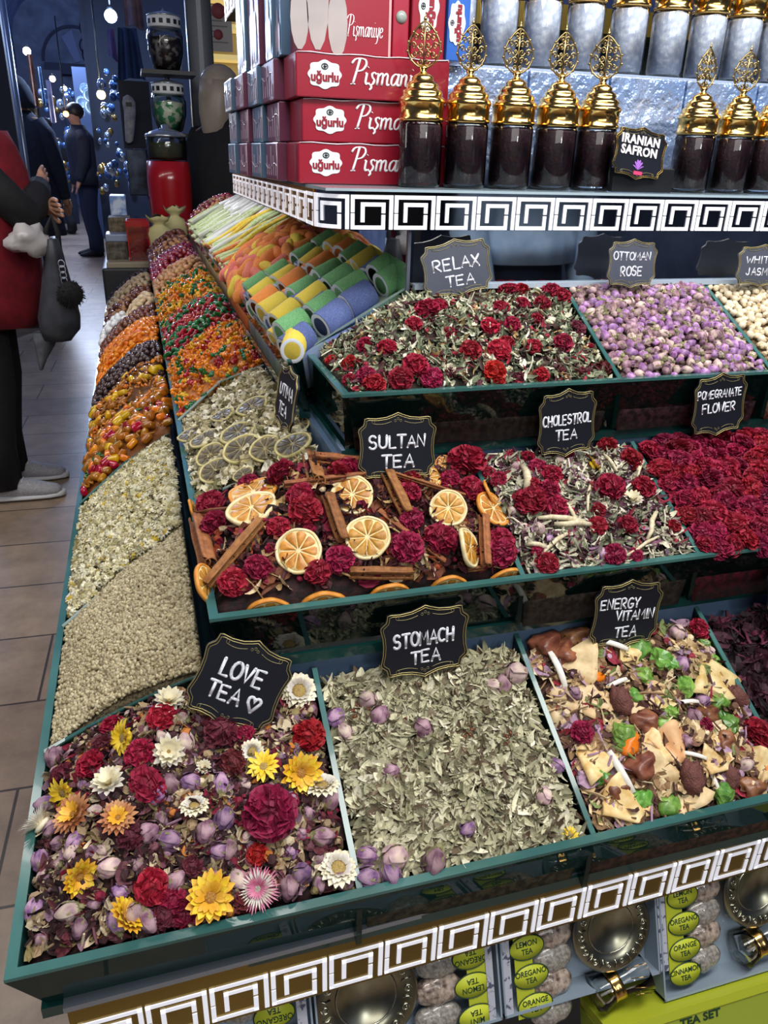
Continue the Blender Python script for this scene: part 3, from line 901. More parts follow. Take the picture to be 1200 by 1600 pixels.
for (s, x, y, sz, lab, kw) in [
    (S_yel, 206, 1160, 62, 'bright yellow daisy strawflower below the glass at the back of LOVE TEA', dict(tilt=.5, spin=.4)),
    (S_yel, 412, 1203, 54, 'bright yellow strawflower with straw center, left of the golden one', dict(face=.4)),
    (S_gold, 463, 1215, 66, 'golden strawflower with a brown center, beside a bright yellow one', dict(face=.5)),
    (S_gold, 332, 1415, 78, 'big pale yellow strawflower with brown middle near the front rim', dict(face=.5)),
    (S_yel, 112, 1243, 55, 'yellow strawflower on its side near the left glass edge', dict(tilt=.9)),
    (S_gold, 200, 1466, 66, 'orange and yellow strawflower half buried at the front glass rim', dict(tilt=1.0, spin=2.2)),
    (S_gold, 128, 1372, 58, 'orange yellow strawflower crumpled among rosebuds at lower left', dict(tilt=.9, spin=1)),
    (S_cream, 524, 1361, 62, 'round cream strawflower with straw center beside the glass divider', dict(face=.45)),
    (S_cream, 466, 1088, 58, 'big cream dried flower right beside the LOVE TEA sign', dict(face=.3)),
    (S_white, 180, 1233, 56, 'creamy white strawflower bud left of the dark red heads', dict(face=.3)),
    (S_white, 264, 1181, 54, 'white strawflower with spread petals right of the red heads', dict(face=.5)),
    (S_cream, 497, 1236, 58, 'cream flower with purple edges below the golden strawflower', dict(tilt=.6)),
    (S_white, 270, 1106, 50, 'cream white petals flower below the back glass left of the sign', dict(tilt=.6)),
    (S_cream, 306, 1262, 48, 'cream and orange strawflower in the middle of LOVE TEA', dict(tilt=.7)),
    (S_copper, 132, 1281, 68, 'coppery brown strawflower near the left rim', dict(face=.3)),
    (S_copper, 186, 1283, 58, 'golden brown curled strawflower right of the coppery one', dict(face=.3)),
    (S_pink, 405, 1404, 70, 'pink and white spiky flower with grey middle near the front rim', dict(face=.5)),
    (S_spiky, 72, 1300, 64, 'white feathery flower against the left glass rim', dict(tilt=.5)),
    (S_cream, 395, 1178, 40, 'small tan dried flower below the LOVE TEA sign', dict(tilt=.3)),
    (S_white, 318, 1203, 26, 'small white flower with yellow heart in the middle of LOVE TEA', dict(tilt=.2)),
    (P_burg, 421, 1275, 84, 'largest burgundy flower head in the LOVE TEA tray', dict(lift=.3)),
    (P_crim[0], 231, 1230, 58, 'deep red oval flower head in a column of red heads', dict(lift=.3, mul=(.85, 1.15, .9), spin=.5)),
    (P_crim[1], 223, 1186, 50, 'crimson flower head behind the deep red oval one', dict()),
    (P_red, 258, 1128, 48, 'bright red flower head below the back glass of LOVE TEA', dict()),
    (P_red, 478, 1154, 54, 'red flower head beside the glass divider below the cream flower', dict()),
    (P_crim[1], 150, 1200, 50, 'crimson flower head left of the bright yellow daisy', dict()),
    (P_crim[0], 180, 1142, 40, 'dusty red flower head next to the back glass', dict()),
    (P_dark, 165, 1172, 40, 'dull dark red flower head beside the yellow daisy', dict()),
    (P_red, 237, 1385, 56, 'red ragged flower head in the front left of LOVE TEA', dict()),
    (P_crim[1], 268, 1405, 44, 'crimson ragged bloom behind the front rim of LOVE TEA', dict()),
    (P_red, 402, 1338, 36, 'small red crumpled flower above the pink spiky flower', dict()),
    (P_burg, 290, 1450, 44, 'burgundy flower head touching the front rim of LOVE TEA', dict()),
    (P_dark, 345, 1146, 62, 'dark maroon flower head under the LOVE TEA sign', dict()),
    (P_dark, 366, 1195, 44, 'dark brownish red flower left of the yellow strawflowers', dict()),
    (P_crim[0], 383, 1148, 36, 'small crimson flower below the LOVE TEA sign', dict()),
    (P_dark, 105, 1218, 44, 'blackish purple dried flower near the left rim', dict()),
    (P_dark, 205, 1310, 46, 'black dried flower head below the golden brown strawflower', dict()),
    (P_dark, 65 + 235, 1355, 36, 'maroon dried berry head in the lower middle of LOVE TEA', dict()),
    (P_dark, 390, 1440, 46, 'deep crimson head peeking under the pink spiky flower', dict()),
    (P_dark, 255, 1430, 42, 'rust brown flower head beside the burgundy one at the rim', dict()),
]:
    place(s, bed_love, x, y, sz, lab, taken=taken_love, **kw)
lab_love = 'small dried lilac and tan rosebud among petals of the LOVE TEA tray'
LB_PX = [(243, 1243), (270, 1228), (230, 1305), (262, 1315), (175, 1355), (126, 1315), (88, 1300), (70, 1195), (66, 1272), (120, 1335), (350, 1280), (322, 1300), (357, 1328), (470, 1365), (372, 1375), (440, 1300),
         (450, 1385), (125, 1450), (185, 1440), (110, 1425), (60, 1430), (235, 1468), (272, 1380), (55, 1360), (210, 1430), (345, 1330), (545, 1396), (500, 1310), (300, 1225), (290, 1165), (345, 1230), (540, 1250)]
for i, (x, y) in enumerate(LB_PX):
    place(LOVE_BUDS[(0, 1, 1, 0, 2)[i % 5]], bed_love, x, y, U(34, 42), lab_love, lift=.2, tilt=U(.7, 1.6), taken=taken_love, group='rosebuds in the love tea')
for (u, v) in poisson(bed_love, 62, .0175, taken=taken_love):
    p, n = bed_love.p(u, v), bed_love.n(u, v); s = U(.012, .017)
    dup(LOVE_BUDS[rng.choice((0, 1, 1, 2))], frame(p + n * s * .15, n, U(0, 6.3), U(.8, 2.0), s), lab_love, 'rosebuds in the love tea')
# ================================================================== STOMACH TEA
bed_stom = Bed(0.141, 0.366, 0.480, 0.668, lambda x, y: RA - 0.010 + SLOPE * (y - 0.475), 0.016, 0.008, 22, seed=2)
PAL_ST = [('#b9b494', 5), ('#a5a283', 4), ('#8f8c6e', 3), ('#cdc9ab', 2.5), ('#6f6850', 2), ('#5a4a38', 1.5), ('#d8d2ba', 1), ('#7a6a55', 1)]
chips(bed_stom, 'dried_leaves', 4200, [(LEAF, 6, .010, .024, PAL_ST), (LEAF3, 3, .008, .02, PAL_ST), (LEAF2, 2, .012, .03, PAL_ST), (STICK, .5, .012, .028, PAL_ST), (PETAL, 1, .006, .012, PAL_ST)],
      'crumbled grey-green dried leaves filling the STOMACH TEA tray', 'dried leaves', base='#55503a', base2='#2a2519', flat=.6)
ANISE = star_anise('star_anise', M('anise_brown', '#5b3622', rough=.7, col2='#42261a', scale=20), M('anise_seed', '#6e3d1e', rough=.2), 'x')
for (x, y, sz, lab) in [(566, 1117, 46, 'largest brown star anise near the left divider of STOMACH TEA'), (604, 1134, 34, 'star anise right of the largest one'),
                        (724, 1144, 44, 'dark star anise in the upper middle of STOMACH TEA'), (800, 1160, 46, 'blackish star anise on the upper right of STOMACH TEA'), (640, 1130, 30, 'small star anise lying under leaves below the sign')]:
    place(ANISE, bed_stom, x, y, sz, lab, lift=.12, tilt=U(-.3, .3))
for (x, y, sz, k, lab) in [(525, 1124, 36, 0, 'lilac rosebud by the left divider at the back of STOMACH TEA'), (540, 1147, 32, 2, 'pale rosebud just below the lilac one by the left divider'),
                           (575, 1098, 36, 2, 'pale rosebud at the back of STOMACH TEA under the glass'), (592, 1122, 36, 1, 'mauve rosebud beside the star anise'), (802, 1057, 44, 2, 'plump pink rosebud at the upper right of STOMACH TEA'),
                           (785, 1075, 34, 1, 'rosebud tucked below the plump pink one'), (660, 1140, 36, 1, 'mauve rosebud lying among leaves in the middle'), (615, 1340, 48, 2, 'long pale rosebud near the front left of STOMACH TEA'),
                           (573, 1338, 36, 0, 'lilac rosebud against the left divider near the front'), (608, 1372, 44, 0, 'bright lilac rosebud at the front left corner of STOMACH TEA'), (578, 1384, 42, 0, 'lilac rosebud lowest in the front left corner of STOMACH TEA'),
                           (680, 1366, 46, 1, 'mauve rosebud under a leaf at the front rim'), (730, 1294, 30, 0, 'single purple petal bud in the middle front of STOMACH TEA'), (874, 1199, 28, 0, 'violet bud near the right divider of STOMACH TEA'),
                           (610, 1208, 30, 1, 'small mauve bud on the left half of STOMACH TEA'), (845, 1245, 34, 2, 'faded pink bud on the right of STOMACH TEA'), (770, 1075, 30, 2, 'tan rosebud right of the STOMACH TEA sign')]:
    place(LOVE_BUDS[k], bed_stom, x, y, sz, lab, lift=.2, tilt=U(.9, 1.6))
place(S_yel, bed_stom, 891, 1311, 28, 'small yellow flower near the front right of STOMACH TEA', lift=.2)
# ================================================================== ENERGY VITAMIN TEA
bed_ener = Bed(0.378, 0.609, 0.480, 0.668, lambda x, y: RA - 0.010 + SLOPE * (y - 0.475), 0.016, 0.008, 22, seed=3)
PAL_EN = [('#6a4a38', 3), ('#c2a679', 3), ('#8d6f4e', 2), ('#a98aa0', 1.5), ('#dcc8a0', 2), ('#4a2c28', 2), ('#71804a', 1), ('#8e2436', .6)]
chips(bed_ener, 'dried_fruit_bits', 1500, [(PETAL, 3, .010, .022, PAL_EN), (LEAF, 1.5, .012, .026, PAL_EN), (STICK, 1, .02, .035, PAL_EN), (BEAD, 1, .006, .012, PAL_EN)],
      'small dried fruit and petal bits filling the ENERGY VITAMIN TEA tray', 'dried fruit bits', base='#5a3d30', base2='#2e1b18', flat=.6)
def blob(name, mat, seed, sx, sy, sz, amp, fq, label, cat, n=14, m=9, smooth=True):
    mb = MB(); mb.ball((0, 0, 0), .5, n, m)
    o = Vector((seed * 5.1, seed * 1.7, 0))
    V = []
    for p in mb.v:
        p = Vector(p); d = 1 + amp * noise.noise(p * fq + o) + amp * .4 * noise.noise(p * fq * 2.7 + o)
        V.append((p.x * d * sx, p.y * d * sy, p.z * d * sz))
    mb.v = V
    return tag(mb.build(name, mat, smooth=smooth), label, cat)
def fan_slice(name, mat, label, cat, seed, open_=1.6):
    """crinkled wedge of dried fruit"""
    r = random.Random(seed); V = []; F = []; n, m = 10, 6
    for side in (0, 1):
        for j in range(m + 1):
            for i in range(n + 1):
                a = (i / n - .5) * open_; R = .18 + .72 * j / m; R *= 1 + .05 * sin(6 * a + seed)
                z = .10 * sin(a * 9 + seed) * j / m + .08 * (j / m) ** 2 * cos(3 * a) - side * (.07 + .03 * sin(j))
                V.append((R * cos(a) - .5, R * sin(a), z))
    k = (n + 1) * (m + 1)
    for j in range(m):
        for i in range(n):
            a = j * (n + 1) + i; F.append((a, a + n + 1, a + n + 2, a + 1)); F.append((k + a, k + a + 1, k + a + n + 2, k + a + n + 1))
    rim = list(range(n + 1)) + [j * (n + 1) + n for j in range(1, m + 1)] + [m * (n + 1) + i for i in range(n - 1, -1, -1)] + [j * (n + 1) for j in range(m - 1, 0, -1)]
    for i in range(len(rim)):
        a, b2 = rim[i], rim[(i + 1) % len(rim)]; F.append((a, b2, k + b2, k + a))
    mb = MB(); mb.add(V, F); return tag(mb.build(name, mat), label, cat)
def strip(name, mat, label, cat, w=.16, th=.05, bend=.5):
    mb = MB(); rings = []
    for i in range(10):
        t = i / 9; a = (t - .5) * bend * 2; ww = w * (1 - .25 * abs(2 * t - 1) ** 3)
        c = Vector((sin(a) / bend * .5, 0, -(1 - cos(a)) / bend * .5)); nx = Vector((-sin(a), 0, cos(a)))
        rings.append([tuple(c + Vector((0, s * ww / 2, 0)) + nx * (q * th)) for s, q in ((-1, 0), (-.8, .7), (.8, 1), (1, .3), (.7, -.4), (-.8, -.4))])
    mb.loft(rings); return tag(mb.build(name, mat), label, cat)
APPLE = M('dried_apple', '#c7a35e', rough=.55, col2='#e3cf9b', scale=4, var=.15)
APPLEP = M('dried_pale_apple', '#dcc49a', rough=.55, col2='#c9a878', scale=4, var=.12)
PEACH = M('dried_peach', '#d89a62', rough=.5, col2='#e3b98a', scale=4)
COCO = M('coconut_flesh', '#e8e6e0', rough=.5, col2='#d5cfc0', scale=4)
GREENF = M('candied_green_fruit', '#4a7a2c', rough=.35, col2='#7fa84c', scale=3, var=.3, coat=.2)
ORANGEF = M('candied_orange', '#e07b1a', rough=.3, col2='#d96a10', scale=5)
PODM = M('brown_pod', '#5d3330', rough=.6, col2='#7a4a40', scale=40, bump=1.0, bscale=22)
DATE = M('brown_fruit', '#5f3628', rough=.35, col2='#8a5a3c', scale=3, var=.25)
F_fan = [fan_slice('dried_apple_slice', APPLE, 'x', 'dried fruit', 1), fan_slice('dried_apple_slice', APPLEP, 'x', 'dried fruit', 2, 2.2)]
F_peach = fan_slice('dried_peach_slice', PEACH, 'x', 'dried fruit', 3, 1.0)
F_coco = strip('coconut_strip', COCO, 'x', 'dried fruit')
F_green = [blob('candied_papaya_cube', GREENF, s, .9, .7, .6, .5, 2.4, 'x', 'dried fruit', smooth=False) for s in (1, 2, 3)]
F_green[0].data.polygons.foreach_set('use_smooth', [True] * len(F_green[0].data.polygons))
F_or = blob('candied_orange_peel', ORANGEF, 4, .9, .5, .4, .4, 2, 'x', 'dried fruit')
F_pod = blob('dried_mulberry_pod', PODM, 5, .62, .62, .98, .28, 7, 'x', 'dried fruit', 24, 16)
F_date = blob('dried_date', DATE, 6, 1.0, .72, .5, .7, 1.9, 'x', 'dried fruit', 22, 14)
EN = []
def en(src, x, y, sz, lab, **kw):
    place(src, bed_ener, 800 + x / 3, 900 + y / 3, sz / 3, lab, taken=EN, **kw)
for (x, y, sz, k, lab) in [(385, 850, 170, 0, 'fan of dried apple beside the left divider of ENERGY VITAMIN TEA'), (575, 1140, 230, 0, 'largest dried apple fan at the front rim'), (930, 500, 190, 0, 'olive dried apple slice on the upper right'),
                           (300, 460, 170, 1, 'pale apple slice below the left of the sign'), (235, 610, 130, 1, 'curved pale slice touching the left divider'), (385, 610, 150, 1, 'cream apple chunk left of the brown pod'),
                           (785, 1080, 160, 1, 'peach coloured slice in the front middle'), (600, 600, 120, 1, 'pale slice right of the upper brown pod'), (705, 590, 100, 0, 'small yellow slice near the middle'),
                           (950, 855, 150, 0, 'tan crinkled slice on the right of the tray'), (680, 950, 150, 1, 'pale pineapple wedge in the lower middle'), (620, 810, 150, 0, 'tan pineapple wedge in the centre'), (545, 420, 120, 0, 'yellow dried fruit piece just below the sign'), (1140, 900, 150, 0, 'tan peel strip at the right edge')]:
    en(F_fan[k], x, y - 6, sz * 1.3, lab, lift=.12, tilt=U(-.4, .4), face=.3)
en(F_peach, 735, 810, 250, 'orange-pink dried peach wedge in the centre of the tray', lift=.15, spin=1.9, face=.3)
for (x, y, sz, sp, lab) in [(215, 460, 170, -1.0, 'white coconut strip along the left divider'), (350, 355, 130, .6, 'white coconut strip left under the sign'), (455, 345, 140, -.2, 'white coconut strip right under the sign'),
                            (490, 930, 190, -1.0, 'bluish white coconut strip in the lower left'), (800, 605, 110, 0, 'white coconut piece in the middle'), (930, 965, 100, -1.2, 'small white coconut sliver on the lower right'), (470, 520, 120, .5, 'white coconut strip left of the brown pod'), (840, 850, 110, 0, 'white coconut flake right of the peach wedge')]:
    en(F_coco, x, y, sz * 1.15, lab, lift=.32, spin=sp, tilt=U(-.2, .2), face=.4)
for i, (x, y, sz, lab) in enumerate([(590, 355, 130, 'green candied chunk just under the sign'), (705, 420, 150, 'big green candied chunk right under the sign'), (615, 480, 110, 'green candied stick below the big chunk'), (570, 565, 95, 'green chunk beside the upper brown pod'),
                                     (505, 760, 150, 'bright green pointed chunk in the centre left'), (800, 520, 115, 'dark green round slice right of the middle'), (960, 590, 110, 'dark green piece on the upper right'), (1000, 690, 130, 'green cylinder on the right of the tray'),
                                     (965, 405, 80, 'small green piece by the back right'), (600, 1050, 120, 'green cube at the front left'), (415, 950, 100, 'green piece beside the lower left divider'), (985, 1040, 130, 'lime green chunk at the front right'), (750, 1150, 130, 'dark lime chunk on the front rim'),
                                     (745, 645, 90, 'green sliver in the middle'), (905, 325, 80, 'green cube at the back of the tray'), (715, 705, 110, 'deep green flat piece in the middle'), (725, 915, 70, 'little dark green cube in the lower middle'), (870, 385, 60, 'tiny green piece near the rosebud')]):
    en(F_green[i % 3], x, y, sz * 1.05, lab, lift=.15)
for (x, y, sz, lab) in [(388, 490, 110, 'orange candied peel near the upper left'), (545, 800, 150, 'orange candied peel beside the green pointed chunk'), (1185, 915, 110, 'orange candied piece at the right edge')]:
    en(F_or, x, y, sz, lab, lift=.2)
for (x, y, sz, tl, lab) in [(497, 605, 155, 1.2, 'nubby brown mulberry pod in the upper left middle'), (825, 950, 165, 1.5, 'big nubby brown pod in the lower right middle'), (1005, 950, 120, 1.3, 'nubby brown pod on the lower right'), (1060, 585, 130, 1.2, 'brown shiny pod near the right divider')]:
    en(F_pod, x, y, sz, lab, lift=.25, tilt=tl, face=.2, spin=U(-.4, .4) + 3.1)
for (x, y, sz, lab) in [(620, 690, 130, 'dark brown dried fruit in the middle of the tray'), (600, 905, 140, 'plum brown dried fruit in the lower middle'), (480, 1010, 130, 'brown fruit near the lower left divider'), (150, 335, 150, 'glassy brown fruit piece at the back left corner'),
                        (245, 385, 140, 'glassy brown fruit left of the sign'), (275, 260, 130, 'tan glassy fruit touching the back glass'), (1130, 1050, 120, 'brown red fruit on the front right rim'), (910, 660, 110, 'brown fruit right of the middle'), (990, 780, 110, 'brown fruit piece on the right')]:
    en(F_date, x, y, sz, lab, lift=.22)
for (x, y, sz, k, lab) in [(330, 742, 115, 0, 'crimson flower head by the left divider of ENERGY VITAMIN TEA'), (880, 262, 110, 1, 'crimson flower at the back right of ENERGY VITAMIN TEA'), (893, 712, 85, 0, 'small crimson flower right of the middle of ENERGY VITAMIN TEA'), (1145, 755, 150, 1, 'big crimson flower on the right of ENERGY VITAMIN TEA')]:
    en(P_crim[k], x, y, sz, lab)
for (x, y, sz, k, lab) in [(762, 282, 100, 2, 'pale rosebud beside the sign in ENERGY VITAMIN TEA'), (790, 425, 85, 0, 'lilac rosebud right of the green chunk'), (840, 675, 100, 1, 'mauve rosebud in the middle right'), (290, 560, 90, 1, 'mauve rosebud near the left divider'), (810, 780, 80, 1, 'small mauve bud right of the peach wedge'),
                           (1085, 890, 80, 2, 'pale rosebud near the right divider'), (880, 590, 80, 0, 'lilac rosebud below the olive slice'), (340, 330, 70, 0, 'lilac rosebud beside the coconut strip'), (930, 365, 70, 2, 'cream rosebud by the back glass')]:
    en(LOVE_BUDS[k], x, y, sz, lab, lift=.2, tilt=U(.8, 1.5))
# ================================================================== dark hibiscus at the right edge
bed_hib = Bed(0.621, 0.90, 0.480, 0.668, lambda x, y: RA - 0.010 + SLOPE * (y - 0.475), 0.02, 0.010, 22, seed=4)
PAL_HI = [('#3a1524', 4), ('#2a0f1a', 4), ('#5a1e38', 2), ('#1b0b12', 3)]
chips(bed_hib, 'dried_hibiscus', 1800, [(PETAL, 2, .012, .026, PAL_HI), (CURL, 1, .012, .024, PAL_HI), (LEAF2, 2, .014, .03, PAL_HI), (STICK, 1, .012, .03, PAL_HI)],
      'blackish purple dried hibiscus petals filling the tray at the right edge', 'dried hibiscus', base='#1d0b12', base2='#0c0508', flat=.35)
# ================================================================== SULTAN TEA (middle step, corner)
S2 = 0.081 / 0.16
def sult_back(x):
    y = _bz_y(x, SULT_BACK); return (y if y is not None else 0.815) - 0.006
bed_sult = Bed(0.040, 0.356, 0.672, sult_back, lambda x, y: RB - 0.006 + S2 * min(y - 0.650, (x - 0.03) * 1.1), 0.012, 0.006, 24, seed=5)
PAL_SU = [('#2f1519', 4), ('#4a1c22', 3), ('#6a3a24', 1.5), ('#a98a5c', 1), ('#c9b690', .7), ('#8f3a1e', 1), ('#7a0f30', 1.5)]
chips(bed_sult, 'spice_bits', 1500, [(PETAL, 3, .010, .022, PAL_SU), (LEAF2, 1, .012, .026, PAL_SU), (STICK, .7, .015, .03, PAL_SU), (BEAD, .8, .005, .010, PAL_SU)],
      'dark hibiscus and broken spice bits filling the SULTAN TEA tray', 'spice bits', base='#2e1416', base2='#140a0b', flat=.5)
RIND = M('orange_rind', '#c77a24', rough=.5, col2='#d99640', scale=6)
PITH = M('cream_pith', '#e3d3a0', rough=.6, col2='#d3bc80', scale=5)
FLESH = M('dried_orange_flesh', '#c98f3a', rough=.4, col2='#a9702a', scale=9, var=.15)
CRIND = M('cream_rind', '#e6d8ae', rough=.5, col2='#d9c48c', scale=6)
CINN = M('cinnamon_bark', '#9c6238', rough=.7, col2='#7d4a28', scale=12, var=.2, bump=.4)
O_or = citrus('orange_slice', RIND, PITH, FLESH, 1, 'x', 'orange slice')
O_cr = citrus('orange_slice', CRIND, PITH, FLESH, 2, 'x', 'orange slice')
C_st = [cinnamon('cinnamon_stick', CINN, s, 'x') for s in (1, 2)]
def su(x, y): return 280 + x / 2.069, 640 + y / 2.069
def slice_at(src, bed, px, py, wpx, nrm, lab, lift=.004, spin=None, group=None):
    u, v = bed.find(px, py); p = bed.p(u, v); mpp = pix(p)[2] / FPX
    return dup(src, frame(p + bed.n(u, v) * lift, nrm, U(0, 6) if spin is None else spin, 0, wpx * mpp), lab, group)
NB = bed_sult.n(.5, .5)
CV = Vector((-.28, -.76, .55))
def toward(w): return (NB * (1 - w) + CV * w).normalized()
for (s, x, y, w, nr, lf, lab) in [
    (O_cr, 255, 345, 172, Vector((-.30, -.12, .95)), .012, 'flat tilted orange slice with pale rim at the left of SULTAN TEA'),
    (O_cr, 385, 476, 152, toward(.8), .012, 'round cream-rimmed orange slice facing forward in the front left of SULTAN TEA'),
    (O_cr, 608, 430, 148, toward(.75), .012, 'round orange slice in the center of SULTAN TEA'),
    (O_cr, 862, 343, 124, toward(.8), .012, 'round pale orange slice with a star of segments on the right of SULTAN TEA'),
    (O_cr, 555, 292, 140, toward(.5), .008, 'orange slice half under a cinnamon stick behind the center'),
    (O_or, 800, 232, 92, toward(.3), .006, 'orange slice partly hidden below the SULTAN TEA sign on the right'),
    (O_cr, 920, 467, 134, Vector((.75, -.5, .45)), .016, 'orange slice standing almost edge on at the right of SULTAN TEA'),
    (O_or, 1000, 345, 132, Vector((.45, -.45, .75)), .012, 'orange slice leaning right beside the divider of SULTAN TEA'),
    (O_or, 988, 292, 90, Vector((.8, -.2, .5)), .014, 'thin orange slice behind the leaning one beside the divider'),
    (O_or, 858, 190, 70, toward(.3), .006, 'small orange slice behind the right end of the SULTAN TEA sign'),
    (O_or, 255, 290, 166, Vector((-.28, -.05, .95)), .010, 'tan dried slice lying behind the flat tilted orange slice'),
    (O_or, 103, 590, 140, Vector((.85, -.25, .35)), .012, 'orange slice leaning on the left glass at the front corner'),
    (O_or, 42, 350, 76, Vector((.9, -.1, .4)), .012, 'small orange slice leaning on the left glass at the back'),
    (O_or, 290, 648, 160, Vector((.0, .12, .99)), .004, 'orange slice standing behind the front rim, leftmost of the row'),
    (O_or, 470, 612, 170, Vector((.02, .10, .99)), .004, 'orange slice standing behind the front rim, second of the row'),
    (O_or, 682, 597, 144, Vector((.0, .12, .99)), .004, 'orange slice standing behind the front rim, third of the row'),
    (O_or, 875, 575, 136, Vector((-.03, .1, .99)), .004, 'orange slice standing behind the front rim, fourth of the row'),
    (O_or, 1058, 556, 118, Vector((.0, .1, .99)), .004, 'orange slice standing behind the front rim, rightmost of the row')]:
    px, py = su(x, y)
    if 'front rim' in lab:
        q = at_y(px, py, .664); R = w / 2.069 * pix(q)[2] / FPX / 2
        dup(s, frame((q.x, .664 + .36 * (R - .010), RB - R + .010), (0, -1, -.34), U(0, 6), 0, R * 2), lab)
    else: slice_at(s, bed_sult, px, py, w / 2.069, nr, lab, lf)
def stick_at(src, bed, a, b2, thick_px, lab, lift=.012, la=0, lb=0):
    p = []
    for (q, l) in ((a, la), (b2, lb)):
        u, v = bed.find(*q); p.append(bed.p(u, v) + bed.n(u, v) * (lift + l))
    d = p[1] - p[0]; L_ = d.length; n = bed.n(.5, .5); y = n.cross(d).normalized(); z = d.cross(y).normalized()
    mpp = pix(p[0])[2] / FPX; r = thick_px * mpp / .19
    m4 = Matrix((d.normalized() * L_, y * r, z * r)).transposed().to_4x4(); m4.translation = (p[0] + p[1]) / 2
    return dup(src, m4, lab)
for (a, b2, t, lf, lab) in [((420, 158), (438, 252), 46, .016, 'short thick cinnamon stick pointing back, left of the SULTAN TEA sign'), ((448, 184), (585, 184), 38, .014, 'cinnamon stick lying sideways half behind the SULTAN TEA sign'),
                        ((366, 278), (606, 246), 24, .022, 'slim cinnamon stick lying across an orange slice'), ((474, 300), (516, 446), 38, .016, 'cinnamon stick pointing back left of the center slice'),
                        ((664, 232), (722, 360), 40, .018, 'cinnamon stick below the SULTAN TEA sign pointing at a red flower'), ((688, 236), (910, 302), 14, .018, 'thin cinnamon splinter right below the SULTAN TEA sign'),
                        ((545, 540), (748, 538), 38, .012, 'thick cinnamon stick lying along the front rim'), ((122, 596), (288, 392), 34, .020, 'long cinnamon stick slanting at the front left'),
                        ((60, 358), (184, 346), 24, .014, 'cinnamon stick between two red flowers at the left'), ((52, 376), (112, 520), 44, .016, 'thick cinnamon stick against the left glass'),
                        ((968, 372), (980, 572), 30, .020, 'upright looking cinnamon stick at the right beside the standing slice'), ((640, 345), (850, 505), 30, .008, 'dark cinnamon stick running under the red flowers'),
                        ((930, 560), (985, 556), 16, .008, 'cinnamon splinter on the front rim at the right')]:
    stick_at(rng.choice(C_st), bed_sult, su(*a), su(*b2), t / 2.069 * 1.3, lab, lf * .75)
lab_sg = 'crimson globe flower in the SULTAN TEA tray among orange slices and cinnamon'
for i, (x, y, sz) in enumerate([(118, 322, 92), (128, 388, 92), (410, 346, 108), (345, 228, 96), (505, 230, 92), (395, 295, 90), (322, 395, 76), (255, 522, 88), (182, 620, 96), (515, 495, 92), (447, 537, 86), (745, 370, 78),
                                (735, 458, 104), (835, 440, 110), (738, 285, 74), (738, 238, 74), (920, 192, 120), (935, 272, 86), (1052, 440, 86), (1040, 472, 86), (1040, 520, 98), (535, 150, 84), (235, 255, 70), (870, 240, 66), (420, 400, 50), (300, 460, 46)]):
    px, py = su(x, y)
    place(P_crim[i % 2], bed_sult, px, py, sz / 2.069 * 1.05, lab_sg, lift=.3, group='globe flowers in the sultan tea')
# ================================================================== CHOLESTEROL TEA
def zm(x, y): return RB - 0.006 + S2 * (y - 0.650)
bed_chol = Bed(0.366, 0.578, 0.656, 0.812, zm, 0.012, 0.007, 24, seed=6)
PAL_CH = [('#b9b49c', 4), ('#8b8f74', 2.5), ('#6c705a', 2), ('#4a2634', 2.5), ('#dad3bd', 2), ('#7a5064', 1.5), ('#37211f', 2), ('#a07f9a', .7), ('#8e1a34', 1)]
chips(bed_chol, 'dried_herbs', 2100, [(LEAF2, 4, .010, .026, PAL_CH), (LEAF, 2.5, .010, .02, PAL_CH), (STICK, 1.5, .014, .03, PAL_CH), (PETAL, 2, .008, .016, PAL_CH), (BEAD, .5, .004, .008, PAL_CH)],
      'mixed pale leaves, purple petals and herbs filling the CHOLESTROL TEA tray', 'dried herbs', base='#3d332b', base2='#1c1613', flat=.5)
WOOD = M('pale_twig', '#d8cdb0', rough=.6, col2='#bfb08c', scale=14)
def twig(seed):
    r = random.Random(seed); mb = MB(); mb.tube([(-.5, 0, 0), (-.2, .03 * r.uniform(-1, 1), .02), (.15, .04 * r.uniform(-1, 1), .01), (.5, 0, 0)], [.03, .045, .05, .035], 7)
    return tag(mb.build('dried_twig', WOOD), 'x', 'twig')
TW = [twig(1), twig(2)]
def ch(x, y): return 740 + x / 2.609, 600 + y / 2.609
lab_cg = 'crimson globe flower in the CHOLESTROL TEA tray among pale leaves'
for i, (x, y, sz) in enumerate([(100, 400, 70), (215, 312, 62), (255, 352, 76), (310, 388, 90), (300, 450, 96), (225, 500, 130), (330, 516, 100), (548, 440, 120), (680, 440, 104), (630, 325, 96), (500, 590, 80), (617, 585, 84), (500, 520, 66),
                                (570, 726, 96), (655, 720, 66), (290, 745, 96), (805, 588, 62), (530, 215, 80), (60, 375, 60), (150, 300, 50), (235, 425, 70), (380, 300, 60), (690, 300, 60), (260, 690, 60)]):
    px, py = ch(x, y); place(P_crim[i % 2], bed_chol, px, py, sz / 2.609 * 1.05, lab_cg, lift=.25, group='globe flowers in the cholesterol tea')
